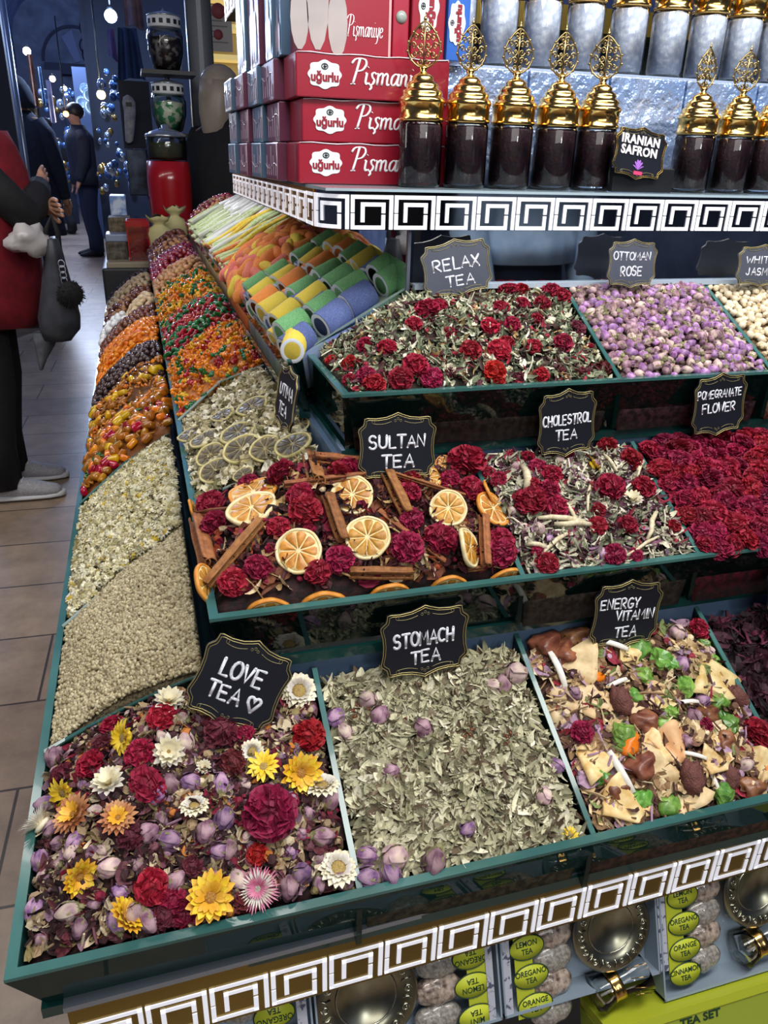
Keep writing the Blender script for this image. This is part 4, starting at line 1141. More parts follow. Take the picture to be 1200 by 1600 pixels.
for (a, b2, t, lab) in [((190, 350), (208, 446), 34, 'broad pale twig standing out at the back left of CHOLESTROL TEA'), ((350, 480), (412, 575), 18, 'pale twig slanting between two red flowers'), ((452, 530), (468, 434), 14, 'pale twig pointing back left of the center flower'),
                        ((690, 645), (732, 538), 22, 'bone coloured twig at the right of CHOLESTROL TEA'), ((608, 708), (742, 634), 14, 'long thin twig at the lower right'), ((270, 706), (368, 628), 20, 'pale twig at the lower left of CHOLESTROL TEA'),
                        ((252, 565), (440, 572), 24, 'long pale leaf stalk lying across the middle'), ((318, 590), (470, 586), 26, 'cream stalk below the long pale one'), ((525, 305), (572, 375), 14, 'short twig below the CHOLESTROL TEA sign'), ((655, 396), (690, 325), 18, 'pale twig at the back right divider'), ((210, 670), (290, 676), 22, 'white stalk by the left divider')]:
    stick_at(rng.choice(TW), bed_chol, ch(*a), ch(*b2), t / 2.609 * 2.0, lab, .008)
for (x, y, sz, k, lab) in [(265, 600, 60, 2, 'pink rosebud left of the cream stalk in CHOLESTROL TEA'), (302, 640, 48, 0, 'lilac rosebud below the pink one in CHOLESTROL TEA'), (155, 525, 50, 2, 'pale pink bud by the left divider in CHOLESTROL TEA'), (345, 318, 60, 2, 'cream pink rosebud left of the CHOLESTROL TEA sign'),
                           (165, 350, 52, 1, 'dusky rosebud at the back left in CHOLESTROL TEA'), (520, 700, 60, 0, 'lilac frilled bud near the front of CHOLESTROL TEA'), (455, 405, 44, 2, 'pearl coloured bud in the middle of CHOLESTROL TEA'), (205, 590, 50, 2, 'rose coloured bud at the left divider in CHOLESTROL TEA')]:
    px, py = ch(x, y); place(LOVE_BUDS[k], bed_chol, px, py, sz / 2.609, lab, lift=.2, tilt=U(.8, 1.5))
px, py = ch(480, 345); place(S_yel, bed_chol, px, py, 36, 'yellow flower lying on its side below the CHOLESTROL TEA sign', lift=.2, tilt=.9)
px, py = ch(635, 490); place(S_white, bed_chol, px, py, 36, 'white daisy with yellow middle in the center of CHOLESTROL TEA', lift=.2, tilt=.4)
px, py = ch(155, 302); place(S_white, bed_chol, px, py, 20, 'tiny white daisy at the back left of CHOLESTROL TEA', lift=.2)
# ================================================================== POMEGRANATE FLOWER
bed_pom = Bed(0.588, 0.811, 0.656, 0.812, zm, 0.018, 0.010, 20, seed=7)
PAL_PO = [('#7a0f2c', 4), ('#96173a', 3), ('#5c0c22', 3), ('#b08a50', .2)]
chips(bed_pom, 'red_petals', 900, [(PETAL, 1, .008, .016, PAL_PO)], 'loose crimson petals under the flower heads in the POMEGRANATE FLOWER tray', 'red petals', base='#5a0c20', base2='#2e0610', flat=.5)
lab_pm = 'crimson dried flower head heaped in the POMEGRANATE FLOWER tray'
for (u, v) in poisson(bed_pom, 140, .0165, m=.01):
    p, n = bed_pom.p(u, v), bed_pom.n(u, v); s = U(.025, .033)
    dup(rng.choice(P_crim + [P_crim[0], P_burg]), frame(p + n * s * .22, n, U(0, 6.3), U(-.7, .7), (s * U(.9, 1.25), s, s * .95)), lab_pm, 'pomegranate flower heads')
# ================================================================== RELAX TEA (upper step, corner)
S3 = 0.088 / 0.17
def zu(x, y): return RC - 0.006 + S3 * (y - 0.800)
def relax_back(x):
    return 0.962 if x > .326 else 0.962 + (0.992 - 0.968) * (.326 - x) / (.326 - .2)
bed_rel = Bed(0.206, 0.537, 0.806, relax_back, lambda x, y: RC - 0.006 + S3 * min(y - 0.800, (x - 0.195) * 1.2), 0.016, 0.008, 24, seed=8)
PAL_RE = [('#8f9478', 4), ('#6c7458', 3), ('#c4c1a4', 2), ('#4c5440', 2), ('#5a3038', 2), ('#e0dcc8', 1.2), ('#3a2420', 2), ('#a88a5a', 1), ('#8e1c30', 1)]
chips(bed_rel, 'dried_herbs', 3400, [(LEAF2, 3, .008, .022, PAL_RE), (CURL, 1.5, .008, .018, PAL_RE), (LEAF, 2, .008, .018, PAL_RE), (STICK, 1, .012, .026, PAL_RE), (PETAL, 1.5, .006, .013, PAL_RE), (BEAD, .7, .004, .009, PAL_RE)],
      'curly green and white dried herbs filling the RELAX TEA tray', 'dried herbs', base='#39382b', base2='#1b1a14', flat=.5)
def re(x, y): return 440 + x / 2.143, 360 + y / 2.143
lab_rg = 'red globe flower in the RELAX TEA tray among curly green herbs'
for i, (x, y, sz) in enumerate([(482, 285, 90), (692, 335, 70), (768, 325, 60), (765, 212, 60), (800, 195, 60), (870, 258, 60), (930, 235, 70), (735, 272, 56), (895, 212, 66), (285, 395, 60), (350, 405, 70), (442, 465, 92), (625, 415, 76), (722, 415, 80), (750, 385, 56),
                                (840, 400, 60), (705, 482, 80), (500, 515, 80), (282, 500, 70), (235, 455, 60), (310, 532, 80), (400, 525, 90), (866, 490, 56), (852, 308, 50), (935, 388, 70), (170, 445, 44), (1060, 400, 40), (440, 325, 60), (525, 262, 54), (800, 258, 56), (745, 205, 60), (725, 508, 44), (215, 522, 50), (560, 350, 46)]):
    px, py = re(x, y); place((P_crim[0], P_red, P_crim[1])[i % 3], bed_rel, px, py, sz / 2.143, lab_rg, lift=.25, group='globe flowers in the relax tea')
for i, (x, y, sz) in enumerate([(378, 265, 34), (405, 375, 28), (330, 315, 30), (890, 322, 34), (850, 190, 32), (560, 470, 40), (1080, 410, 36), (890, 275, 26), (500, 470, 28), (760, 470, 26), (205, 335, 26), (680, 432, 32), (470, 320, 26)]):
    px, py = re(x, y); place(S_white, bed_rel, px, py, sz / 2.143 * 1.1, 'small whitish dried daisy among the herbs of the RELAX TEA tray', lift=.2, group='daisies in the relax tea')
for i, (x, y, sz) in enumerate([(560, 480, 44), (340, 490, 46), (790, 495, 44), (1110, 460, 60), (985, 335, 60), (330, 318, 40), (640, 305, 40), (1000, 480, 44), (930, 470, 40)]):
    px, py = re(x, y); place(P_dark, bed_rel, px, py, sz / 2.143, 'dark brown dried bloom among the herbs of the RELAX TEA tray', lift=.2, group='dark blooms in the relax tea')
# ================================================================== OTTOMAN ROSE
B_small = [rosebud('dried_rosebud', M('ottoman_lilac', '#80508c', rough=.7, col2='#bb92ba', scale=3.2, var=.28), SEPAL, 21, 'x', small=True), rosebud('dried_rosebud', MAUVE, SEPAL, 22, 'x', small=True), rosebud('dried_rosebud', PALEROSE, SEPAL, 23, 'x', small=True)]
bed_rose = Bed(0.549, 0.760, 0.806, 0.968, zu, 0.016, 0.006, 24, seed=9)
PAL_RO = [('#7a5a5e', 3), ('#a98a84', 2), ('#8a6a86', 2), ('#57433c', 2), ('#8c8760', 1)]
chips(bed_rose, 'rose_petals', 900, [(PETAL, 2, .006, .012, PAL_RO), (BEAD, 1, .005, .009, PAL_RO)], 'loose petals under the rosebuds in the OTTOMAN ROSE tray', 'rose petals', base='#5a3f46', base2='#2a1c20', flat=.5)
lab_or = 'dried lilac rosebud heaped in the OTTOMAN ROSE tray'
for (u, v) in poisson(bed_rose, 300, .0088, m=.01):
    p, n = bed_rose.p(u, v), bed_rose.n(u, v); s = U(.0125, .0175)
    dup(rng.choice((B_small[0], B_small[0], B_small[1], B_small[2])), frame(p + n * s * .2, n, U(0, 6.3), U(.3, 2.2), s), lab_or, 'rosebuds in the ottoman rose tray')
# ================================================================== WHITE JASMINE
bed_jas = Bed(0.773, 0.995, 0.806, 0.968, zu, 0.016, 0.005, 24, seed=10)
PAL_JA = [('#cdb893', 3), ('#dfcfb0', 3), ('#b79c74', 1.5)]
chips(bed_jas, 'jasmine_petals', 900, [(BEAD, 1, .005, .009, PAL_JA)], 'small cream buds under the top layer in the WHITE JASMINE tray', 'jasmine buds', base='#a58c66', base2='#6f5b40', flat=.5)
def jas(seed):
    r = random.Random(seed); mb = MB(); mb.lathe([(.02, -.5), (.22, -.42), (.40, -.1), (.42, .12), (.28, .36), (.08, .5)], 9, 0, fn=lambda R, z, a: (R * (1 + .1 * sin(3 * a + z * 4)) * cos(a), R * (1 + .1 * sin(3 * a + z * 4)) * sin(a), z))
    return tag(mb.build('jasmine_bud', M('jasmine_cream', '#d8c6a4', rough=.55, col2='#e8dcc2', scale=4, var=.15)), 'x', 'jasmine bud')
J = [jas(1), jas(2)]
for (u, v) in poisson(bed_jas, 290, .0082, m=.01):
    p, n = bed_jas.p(u, v), bed_jas.n(u, v); s = U(.010, .0135)
    dup(rng.choice(J), frame(p + n * s * .2, n, U(0, 6.3), U(.3, 2.4), s), 'cream dried jasmine bud heaped in the WHITE JASMINE tray', 'jasmine buds')
# ================================================================== side of the stall, lowest strip
SL = 0.70
def zl(x, y): return RA - 0.004 + SL * (x + 0.15)
def side_bed(y0, y1, seed, mound=.02, rough=.006, z=zl, x0=-0.146, x1=0.024, dy=0.045):
    # boundaries sweep back from the outer rim
    f = lambda yy: (lambda x: yy + dy * min(1, max(0, (x - x0) / (x1 - x0) * 1.6)))
    return Bed(x0, x1, f(y0), f(y1), z, mound, rough, 18, seed=seed)
PAL_SEED = [('#b3a682', 5), ('#a09270', 3), ('#c4b896', 3), ('#8b7c5c', 1)]
bed_seed = Bed(-0.146, 0.022, lambda x: love_back(x) + .014 if x < .018 else .68, lambda x: (0.985 + .045 * min(1, (x + .15) * 11)), zl, 0.014, 0.005, 14, seed=11)
chips(bed_seed, 'pale_seeds', 15000, [(SEED, 1, .0045, .0062, PAL_SEED)], 'pale round seeds heaped in the tray behind the LOVE TEA glass', 'seeds', SEEDM, base='#6f6348', base2='#3f3726', flat=.25, lift=.0005, smooth=True, scale=300)
bed_cham = Bed(-0.146, 0.022, lambda x: 0.992 + .045 * min(1, (x + .15) * 11), lambda x: 1.395 + .045 * min(1, (x + .15) * 11), zl, 0.020, 0.010, 14, seed=12)
PAL_CM = [('#cfc7a2', 5), ('#b8ae84', 3), ('#dcd6ba', 3), ('#a39765', 1.2), ('#c3a838', .6)]
chips(bed_cham, 'chamomile_crumbs', 3200, [(CHAM, 2.5, .009, .014, PAL_CM), (BEAD, 1, .005, .009, PAL_CM)], 'pale dried chamomile heads filling the tray behind the seeds', 'chamomile', SEEDM, base='#7d7350', base2='#4a4330', flat=.3, smooth=True, scale=200)
CH_big = strawflower('chamomile_flower', [(14, .2, .5, .08, .02, -.04, WHITEP)], M('chamomile_yellow', '#c7a92a', rough=.8, col2='#a98c1c', scale=30), 31, 'x', 'chamomile', cr=.24)
for (x, y, sz, lab) in [(112, 942, 34, 'whole chamomile flower lowest at the outer rim'), (186, 812, 18, 'chamomile flower near the back of its tray'), (201, 838, 20, 'chamomile head in the middle of its tray'), (278, 860, 22, 'chamomile flower next to the SULTAN TEA glass'), (155, 892, 14, 'yellow centered chamomile on the left of its tray'),
                        (219, 812, 14, 'small chamomile at the back right of its tray'), (115, 897, 14, 'small chamomile at the outer rim of its tray'), (240, 850, 14, 'small chamomile right of the middle of its tray')]:
    place(CH_big, bed_cham, x, y, sz * 1.15, lab, lift=.1)
# ---- sweets
def gummy_mats(): pass
def jm(name, c, rough=.12, var=.18): return M(name, c, rough=rough, var=var, coat=.5, trans=.25, ior=1.35)
G_or, G_am, G_re, G_gr, G_ye, G_br = jm('gummy_orange', '#f08a14'), jm('gummy_amber', '#b9741c'), jm('gummy_red', '#a8141c'), jm('gummy_green', '#1e6e34'), jm('gummy_yellow', '#e8b418'), jm('gummy_brown', '#5a2c18')
CHOCB = M('milk_chocolate', '#6a3a24', rough=.2, coat=.5, var=.2); CHOCD = M('dark_chocolate', '#3a2420', rough=.25, coat=.4, var=.25)
REDB = M('red_sugar_ball', '#7a1020', rough=.15, coat=.6, var=.2); WHITEB = M('white_sugar_egg', '#dfe0e2', rough=.25, coat=.3, var=.05); CREAMN = M('cream_almond', '#c9b08c', rough=.4, var=.15); TAN = M('tan_nut', '#a87a50', rough=.4, var=.2)
def bear(mat):
    mb = MB(); mb.ball((0, 0, 0), (.26, .3, .2), 10, 6); mb.ball((0, .38, .02), (.19, .18, .17), 9, 6)
    for sx in (-1, 1):
        mb.ball((sx * .13, .53, .03), (.07, .07, .06), 6, 4); mb.ball((sx * .22, .16, .12), (.08, .13, .08), 6, 4); mb.ball((sx * .2, -.3, .1), (.11, .16, .12), 7, 5)
    return tag(mb.build('gummy_bear', mat), 'x', 'gummy sweet')
def gumdrop(mat, name='jelly_sweet', s=(.5, .36, .28), cat='jelly sweet', n=10):
    mb = MB(); mb.box((-s[0], -s[1], -s[2]), (s[0], s[1], s[2]), bev=.16 * 1.2); return tag(mb.build(name, mat), 'x', cat)
def ovoid(mat, name, cat, s=(.5, .42, .42)):
    mb = MB(); mb.ball((0, 0, 0), s, 12, 8); return tag(mb.build(name, mat), 'x', cat)
def worm(mat):
    mb = MB(); mb.tube([(.5 * (t - 4) / 4, .16 * sin(t * 1.5), .05 * cos(t)) for t in range(9)], [.05, .09, .1, .09, .1, .09, .1, .09, .05], 7); return tag(mb.build('gummy_worm', mat), 'x', 'gummy sweet')
def worm2(mat):
    mb = MB(); mb.tube([(.5 * (t - 4) / 4, .14 * sin(t * .9), .05 * cos(t)) for t in range(9)], [.08, .14, .17, .15, .17, .15, .17, .14, .07], 9); return tag(mb.build('gummy_twist', mat), 'x', 'gummy sweet')
BEARS = {k: bear(m) for k, m in dict(o=G_or, r=G_re, g=G_gr, y=G_ye, a=G_am).items()}
DROPS = {k: gumdrop(m) for k, m in dict(o=G_or, a=G_am, y=G_ye, r=G_re, g=G_gr).items()}
WORMS = {k: worm(m) for k, m in dict(a=G_am, o=G_or, g=G_gr, b=G_br).items()}
DROPO = gumdrop(G_or, 'orange_jelly', (.5, .3, .24)); TWIST = {k: worm2(m) for k, m in dict(r=G_re, g=G_gr).items()}
CB, CD = ovoid(CHOCB, 'chocolate_ball', 'chocolate', (.5, .5, .5)), ovoid(CHOCD, 'dark_chocolate_drop', 'chocolate', (.5, .42, .36))
RB_, WE, AL, TN = ovoid(REDB, 'red_sugar_ball', 'sugar ball', (.5, .5, .5)), ovoid(WHITEB, 'white_sugar_egg', 'sugar egg', (.5, .38, .38)), ovoid(CREAMN, 'sugared_almond', 'almond', (.5, .36, .3)), ovoid(TAN, 'roasted_nut', 'nut', (.5, .4, .38))
def fill(bed, kinds, k, dmin, s0, s1, lab, grp, base, lift=.25, tl=1.2, name='sweets_heap'):
    hb = bed.surface(14, 14, .05).build(name, M('heap_' + base.strip('#'), base, rough=.5, col2=base, scale=10, bump=.5, bscale=90))
    tag(hb, 'packed lower layer under ' + grp, 'sweets', kind='stuff')
    c = 0
    for (u, v) in poisson(bed, k, dmin, m=.008, tries=14):
        p, n = bed.p(u, v), bed.n(u, v); s = U(s0, s1)
        src, lb = rng.choice(kinds) if isinstance(kinds[0], tuple) else (rng.choice(kinds), lab)
        dup(src, frame(p + n * s * lift, n, U(0, 6.3), U(-tl, tl), s), lb, grp); c += 1
    return c
def kl(d, keys, fmt, names=dict(o='orange', a='amber', y='yellow', r='red', g='green', b='brown')):
    return [(d[k], fmt % names[k]) for k in keys]
fill(side_bed(1.445, 1.72, 13, .03), kl(DROPS, 'aaoyaar', '%s jelly sweet in the glossy amber heap behind the chamomile') + kl(WORMS, 'ag', '%s gummy curl in the glossy amber heap behind the chamomile'), 170, .013, .018, .026, '', 'amber jellies behind the chamomile', '#7a4512')
fill(side_bed(1.72, 2.0, 14, .03), kl(WORMS, 'aabo', '%s gummy curl in the brown gold heap along the aisle') + kl(DROPS, 'ay', '%s jelly in the brown gold heap along the aisle'), 170, .013, .018, .028, '', 'brown gold gummies along the aisle', '#5f3a14')
fill(side_bed(2.0, 2.22, 15, .03), [CD], 170, .0125, .016, .022, 'dark chocolate drop in the heap behind the gold gummies', 'dark chocolate drops', '#2a1a16')
fill(side_bed(2.22, 2.55, 16, .04), [DROPO], 220, .0125, .016, .023, 'bright orange jelly in the heap between the chocolates', 'bright orange jellies', '#d07a12')
fill(side_bed(2.55, 2.76, 17, .03), [CB], 120, .016, .018, .021, 'shiny brown chocolate ball behind the orange jellies', 'shiny chocolate balls', '#2e1a12')
fill(side_bed(2.76, 2.92, 18, .03, x1=-.06), [WE], 24, .022, .028, .034, 'white sugar egg behind the chocolate balls', 'white sugar eggs', '#9a9c9e')
fill(side_bed(2.78, 2.96, 19, .03, x0=-.055), [AL], 40, .02, .026, .034, 'cream sugared almond beside the white eggs', 'cream almonds', '#85745c')
fill(side_bed(2.95, 3.25, 20, .03), [TN, CB], 110, .018, .018, .024, 'brown nut in the heap behind the white eggs', 'brown nuts along the aisle', '#3f2a1e')
fill(side_bed(3.25, 3.55, 21, .03), [AL], 100, .018, .022, .03, 'cream almond in the far heap along the aisle', 'far cream almonds', '#85745c')
fill(side_bed(3.55, 3.72, 22, .02), [CD], 60, .018, .018, .022, 'dark chocolate drop at the far end of the lowest strip', 'far dark chocolates', '#2a1a16')
# ================================================================== side of the stall, middle strip
def zs(x, y): return RB - 0.004 + 0.54 * (x - 0.036)
bed_lem = Bed(0.040, 0.183, lambda x: (_bz_y(x, SULT_BACK) or .84) + .010, lambda x: 1.262 + .045 * min(1, max(0, (x - .036) * 12)), zs, .016, .006, 18, seed=23)
PAL_LE = [('#c7bfa2', 4), ('#a89d7a', 3), ('#e0dac6', 2), ('#8a805c', 2), ('#6f6a44', 1)]
chips(bed_lem, 'ginger_bits', 1900, [(PETAL, 2, .008, .02, PAL_LE), (LEAF, 1, .008, .018, PAL_LE), (BEAD, 1.2, .005, .012, PAL_LE)], 'pale ginger pieces and herbs filling the tray behind SULTAN TEA', 'ginger', base='#6f6549', base2='#3d3626', flat=.5)
LEMF = M('dried_lemon_flesh', '#5a5038', rough=.4, col2='#382f22', scale=9, var=.2); LEMP = M('lemon_pith', '#9a8d62', rough=.5, col2='#7a6d46', scale=6); LEMR = M('lemon_rind', '#a89c5c', rough=.5, col2='#c7bb84', scale=6)
O_le = citrus('lemon_slice', LEMR, LEMP, LEMF, 3, 'x', 'lemon slice', .08)
NL = bed_lem.n(.5, .5)
for (x, y, w, a, lab) in [(398, 643, 54, .2, 'brown dried lemon slice highest in its tray, left of the small sign'), (378, 683, 62, .15, 'large dried lemon slice in the upper middle of its tray'), (384, 708, 64, .4, 'dried lemon slice below the large one'), (420, 708, 54, .5, 'oval dried lemon slice with pale rim facing the aisle'),
                       (335, 718, 52, .4, 'dried lemon slice on the left, upper of two'), (342, 742, 54, .4, 'dried lemon slice on the left, lower of two'), (305, 683, 46, .1, 'dried lemon slice at the outer rim of its tray'), (325, 692, 50, .1, 'dried lemon slice second from the outer rim'),
                       (462, 702, 62, .2, 'dark lemon slice at the right behind the cinnamon'), (458, 718, 40, .3, 'lemon slice half hidden by herbs right of the oval one'), (470, 672, 30, .5, 'small lemon slice standing below the small sign'), (386, 748, 36, .3, 'pale lemon slice near the SULTAN TEA glass'), (352, 655, 40, .1, 'lemon slice lying flat at the back of its tray'), (448, 660, 40, .2, 'lemon slice beside the small sign')]:
    slice_at(O_le, bed_lem, x, y, w, (NL * (1 - a) + CV * a).normalized(), lab, .008)
def mid_bed(y0, y1, seed, mound=.02): return side_bed(y0, y1, seed, mound, .006, zs, 0.040, 0.183, .04)
fill(mid_bed(1.285, 1.66, 24, .03), kl(BEARS, 'oooyogr', '%s gummy bear in the mostly orange heap behind the lemon slices'), 210, .0128, .017, .024, '', 'orange gummy bears behind the lemon slices', '#b0661a')
fill(mid_bed(1.66, 2.02, 25, .03), kl(TWIST, 'rrrgg', '%s gummy twist in the red and green heap'), 190, .0135, .022, .032, '', 'red and green gummy twists', '#571a18')
fill(mid_bed(2.02, 2.5, 26, .03), kl(WORMS, 'ogao', '%s gummy worm in the orange and yellow heap') + kl(BEARS, 'yog', '%s gummy bear in the orange and yellow heap'), 240, .014, .02, .03, '', 'orange and yellow gummy worms', '#9a6418')
fill(mid_bed(2.5, 2.8, 27, .03), [TN], 130, .016, .018, .024, 'tan sugared nut in the heap behind the gummy worms', 'tan sugared nuts', '#6a4830')
fill(mid_bed(2.8, 3.2, 28, .03), [RB_], 150, .018, .02, .023, 'shiny dark red sugar ball in the middle strip', 'dark red sugar balls', '#3d0a12')
fill(mid_bed(3.2, 3.5, 29, .03), [TN, CB], 90, .019, .02, .024, 'brown nut in the heap behind the red sugar balls', 'brown nuts in the middle strip', '#4a3224')
fill(mid_bed(3.5, 3.74, 30, .03), [CB], 80, .019, .02, .024, 'chocolate ball at the far end of the middle strip', 'far chocolate balls', '#2e1a12')
# ================================================================== side of the stall, upper strip: sour sweets
def zt(x, y): return RC - 0.002 + 0.52 * (x - 0.172)
def up_bed(y0, y1, seed, mound=.012): return side_bed(y0, y1, seed, mound, .003, zt, 0.172, 0.324, .0)
bed_top = up_bed(0.975, 3.0, 31, .004)
SUG = lambda n, c, c2: M(n, c, rough=.75, col2=c2, scale=30, var=.1, bump=.5, bscale=260)
T_bl, T_gr, T_ye, T_or, T_pk = SUG('sour_blue', '#3f4f86', '#6f82b4'), SUG('sour_green', '#4f9e58', '#93c890'), SUG('sour_yellow', '#ecc828', '#f2dc6c'), SUG('sour_orange', '#f07a2c', '#f6a560'), SUG('sour_pink', '#e2605c', '#f0977f')
SUGW = M('sugar_rim', '#d5dbe4', rough=.8)
def tube_sweet(mat):
    mb = MB(); n = 18; R0, R1 = .5, .34
    mb.lathe([(R1, -1.5), (R0 * .96, -1.5), (R0, -1.42), (R0 * 1.02, 0), (R0, 1.42), (R0 * .96, 1.5), (R1, 1.5), (R1 * .95, 0), (R1, -1.5)], n, 0, fn=lambda R, z, a: (R * cos(a), R * sin(a) * .92 + .05 * z * z * .3, z))
    for i in range(n): mb.mi[i] = 1; mb.mi[5 * n + i] = 1
    o = tag(mb.build('sour_tube', [mat, SUGW]), 'x', 'sour sweet'); return o
TUB = {k: tube_sweet(m) for k, m in dict(blue=T_bl, green=T_gr, yellow=T_ye, orange=T_or).items()}
def lay(src, p, d, r, lab, grp, L=None):
    d = d.normalized(); y = Vector((0, 0, 1)).cross(d).normalized(); x = y.cross(d)
    m4 = Matrix((x * r * 2, y * r * 2, d * (L or r * 2))).transposed().to_4x4(); m4.translation = p
    return dup(src, m4, lab, grp)
rows = ['blue', 'green', 'blue', 'yellow', 'blue', 'green', 'yellow', 'orange', 'green', 'yellow', 'blue', 'green']
hb = up_bed(.985, 1.42, 32, .0).surface(10, 10, .05).build('sweets_heap', M('heap_sour', '#7d8f6a', rough=.8, col2='#5a6a9a', scale=20)); tag(hb, 'packed lower layer under the sour tubes', 'sweets', kind='stuff')
for i, c in enumerate(rows):
    y = 1.005 + i * .0345
    for j in range(4):
        x = .186 + j * .045 + U(-.004, .004); r = U(.0175, .0200)
        p = Vector((x, y + .012 * j + U(-.006, .006), zt(x, y) + .012 + (.010 if i % 2 else 0)))
        cc = c if U(0, 1) < .72 else rng.choice(['yellow', 'green', 'orange'])
        lay(TUB[cc], p, Vector((1, .30 + U(-.22, .22), .50 + U(-.12, .12))), r, '%s sugared sour tube in the rows behind RELAX TEA' % cc, 'sour tubes behind the relax tea', .0142)
lay(TUB['yellow'], Vector((.178, .985, RC + .016)), Vector((.25, 1, .1)), .017, 'yellow sugared tube at the glass corner left of RELAX TEA', None, .015)
def wedge():
    mb = MB(); rings = []
    for i in range(9):
        t = i / 8 - .5; R = .28 * (1 - (2 * t) ** 4 * .75); c = Vector((t, .35 * t * t, 0))
        rings.append([tuple(c + Vector((0, R * cos(a) * .9, R * sin(a)))) for a in [2 * pi * k / 10 for k in range(10)]])
    mb.loft(rings); return mb
W_o, W_y, W_p = [tag(wedge().build('sour_wedge', m), 'x', 'sour sweet') for m in (T_or, T_ye, T_pk)]
fill(up_bed(1.42, 1.72, 33, .045), [(W_o, 'orange puffy sour wedge in the orange and yellow heap'), (W_o, 'orange puffy sour wedge in the orange and yellow heap'), (W_y, 'yellow puffy sour wedge in the orange and yellow heap'), (W_p, 'pink puffy sour wedge in the orange and yellow heap')], 130, .018, .038, .05, '', 'puffy sour wedges', '#d9803a', lift=.2, tl=.6)
def rope(mats, seed):
    r = random.Random(seed); mb = MB()
    pts = [(.5 * (t - 5) / 5, .02 * sin(t * .9 + seed), .015 * sin(t * .7 + seed * 2)) for t in range(11)]
    mb.tube(pts, .036, 8); k = len(mb.f) - 2
    for i in range(k): mb.mi[i] = (i % 8) // 4
    return tag(mb.build('sour_rope', mats), 'x', 'sour sweet')
T_lg = SUG('sour_lime', '#b5cf8c', '#dce6bc')
R_ = [(rope([T_pk, T_lg], 1), 'pink and lime'), (rope([T_or, T_ye], 2), 'orange and yellow'), (rope([T_lg, WHITEB], 3), 'pale lime'), (rope([T_pk, T_or], 4), 'pink and orange')]
hb = up_bed(1.72, 2.32, 34, .0).surface(10, 10, .05).build('sweets_heap', M('heap_ropes', '#b58a6a', rough=.8, col2='#9aa878', scale=20)); tag(hb, 'packed lower layer under the sour ropes', 'sweets', kind='stuff')
for i in range(58):
    y = 1.73 + i * .0102; s, nm = R_[(3, 0, 1, 0)[i % 4]] if i < 26 else R_[(2, 0, 2, 1)[i % 4]]
    p = Vector((.25, y + U(-.008, .008), zt(.25, y) + .008 + U(0, .022)))
    d = Vector((1, .25 + U(-.25, .25), .52 + U(-.06, .06))).normalized()
    yv = Vector((0, 0, 1)).cross(d).normalized(); m4 = Matrix((d * .19, yv * .17, d.cross(yv) * .17)).transposed().to_4x4(); m4.translation = p
    dup(s, m4, nm + ' long sour rope in the bundle under the key-pattern shelf', 'long sour ropes')
def wrapped():
    mb = MB(); mb.tube([(-.5, 0, 0), (0, .01, .02), (.5, 0, 0)], .05, 8); o = tag(mb.build('wrapped_stick', M('clear_wrapper', '#d5dccf', rough=.12, coat=.6, var=.1)), 'x', 'wrapped sweet')
    g = MB(); g.tube([(-.52, 0, .03), (-.2, .006, .045), (.1, .01, .05)], .03, 6); g.build('green_candy', T_lg, o); w = MB(); w.tube([(.12, 0, .035), (.5, .0, .03)], .04, 6); w.build('white_end', WHITEB, o); return o
WR = wrapped()
hb = up_bed(2.32, 2.66, 35, .0).surface(10, 10, .05).build('sweets_heap', M('heap_wrapped', '#8f9a7a', rough=.5, col2='#3a4034', scale=20)); tag(hb, 'packed lower layer under the wrapped sticks', 'sweets', kind='stuff')
for i in range(38):
    y = 2.33 + i * .0086; p = Vector((.25 + U(-.02, .02), y, zt(.25, y) + .008 + U(0, .03)))
    d = Vector((1, .3 + U(-.2, .2), .52 + U(-.08, .1))).normalized(); yv = Vector((0, 0, 1)).cross(d).normalized()
    m4 = Matrix((d * .18, yv * .17, d.cross(yv) * .17)).transposed().to_4x4(); m4.translation = p
    dup(WR, m4, 'green and white wrapped candy stick behind the sour ropes', 'wrapped candy sticks')
fill(up_bed(2.66, 3.0, 36, .05), [(TN, 'tan nut at the far end of the upper strip'), (CB, 'brown nut at the far end of the upper strip'), (RB_, 'dark red sugared nut at the far end of the upper strip')], 170, .016, .018, .022, '', 'nuts at the far end', '#4a3028')
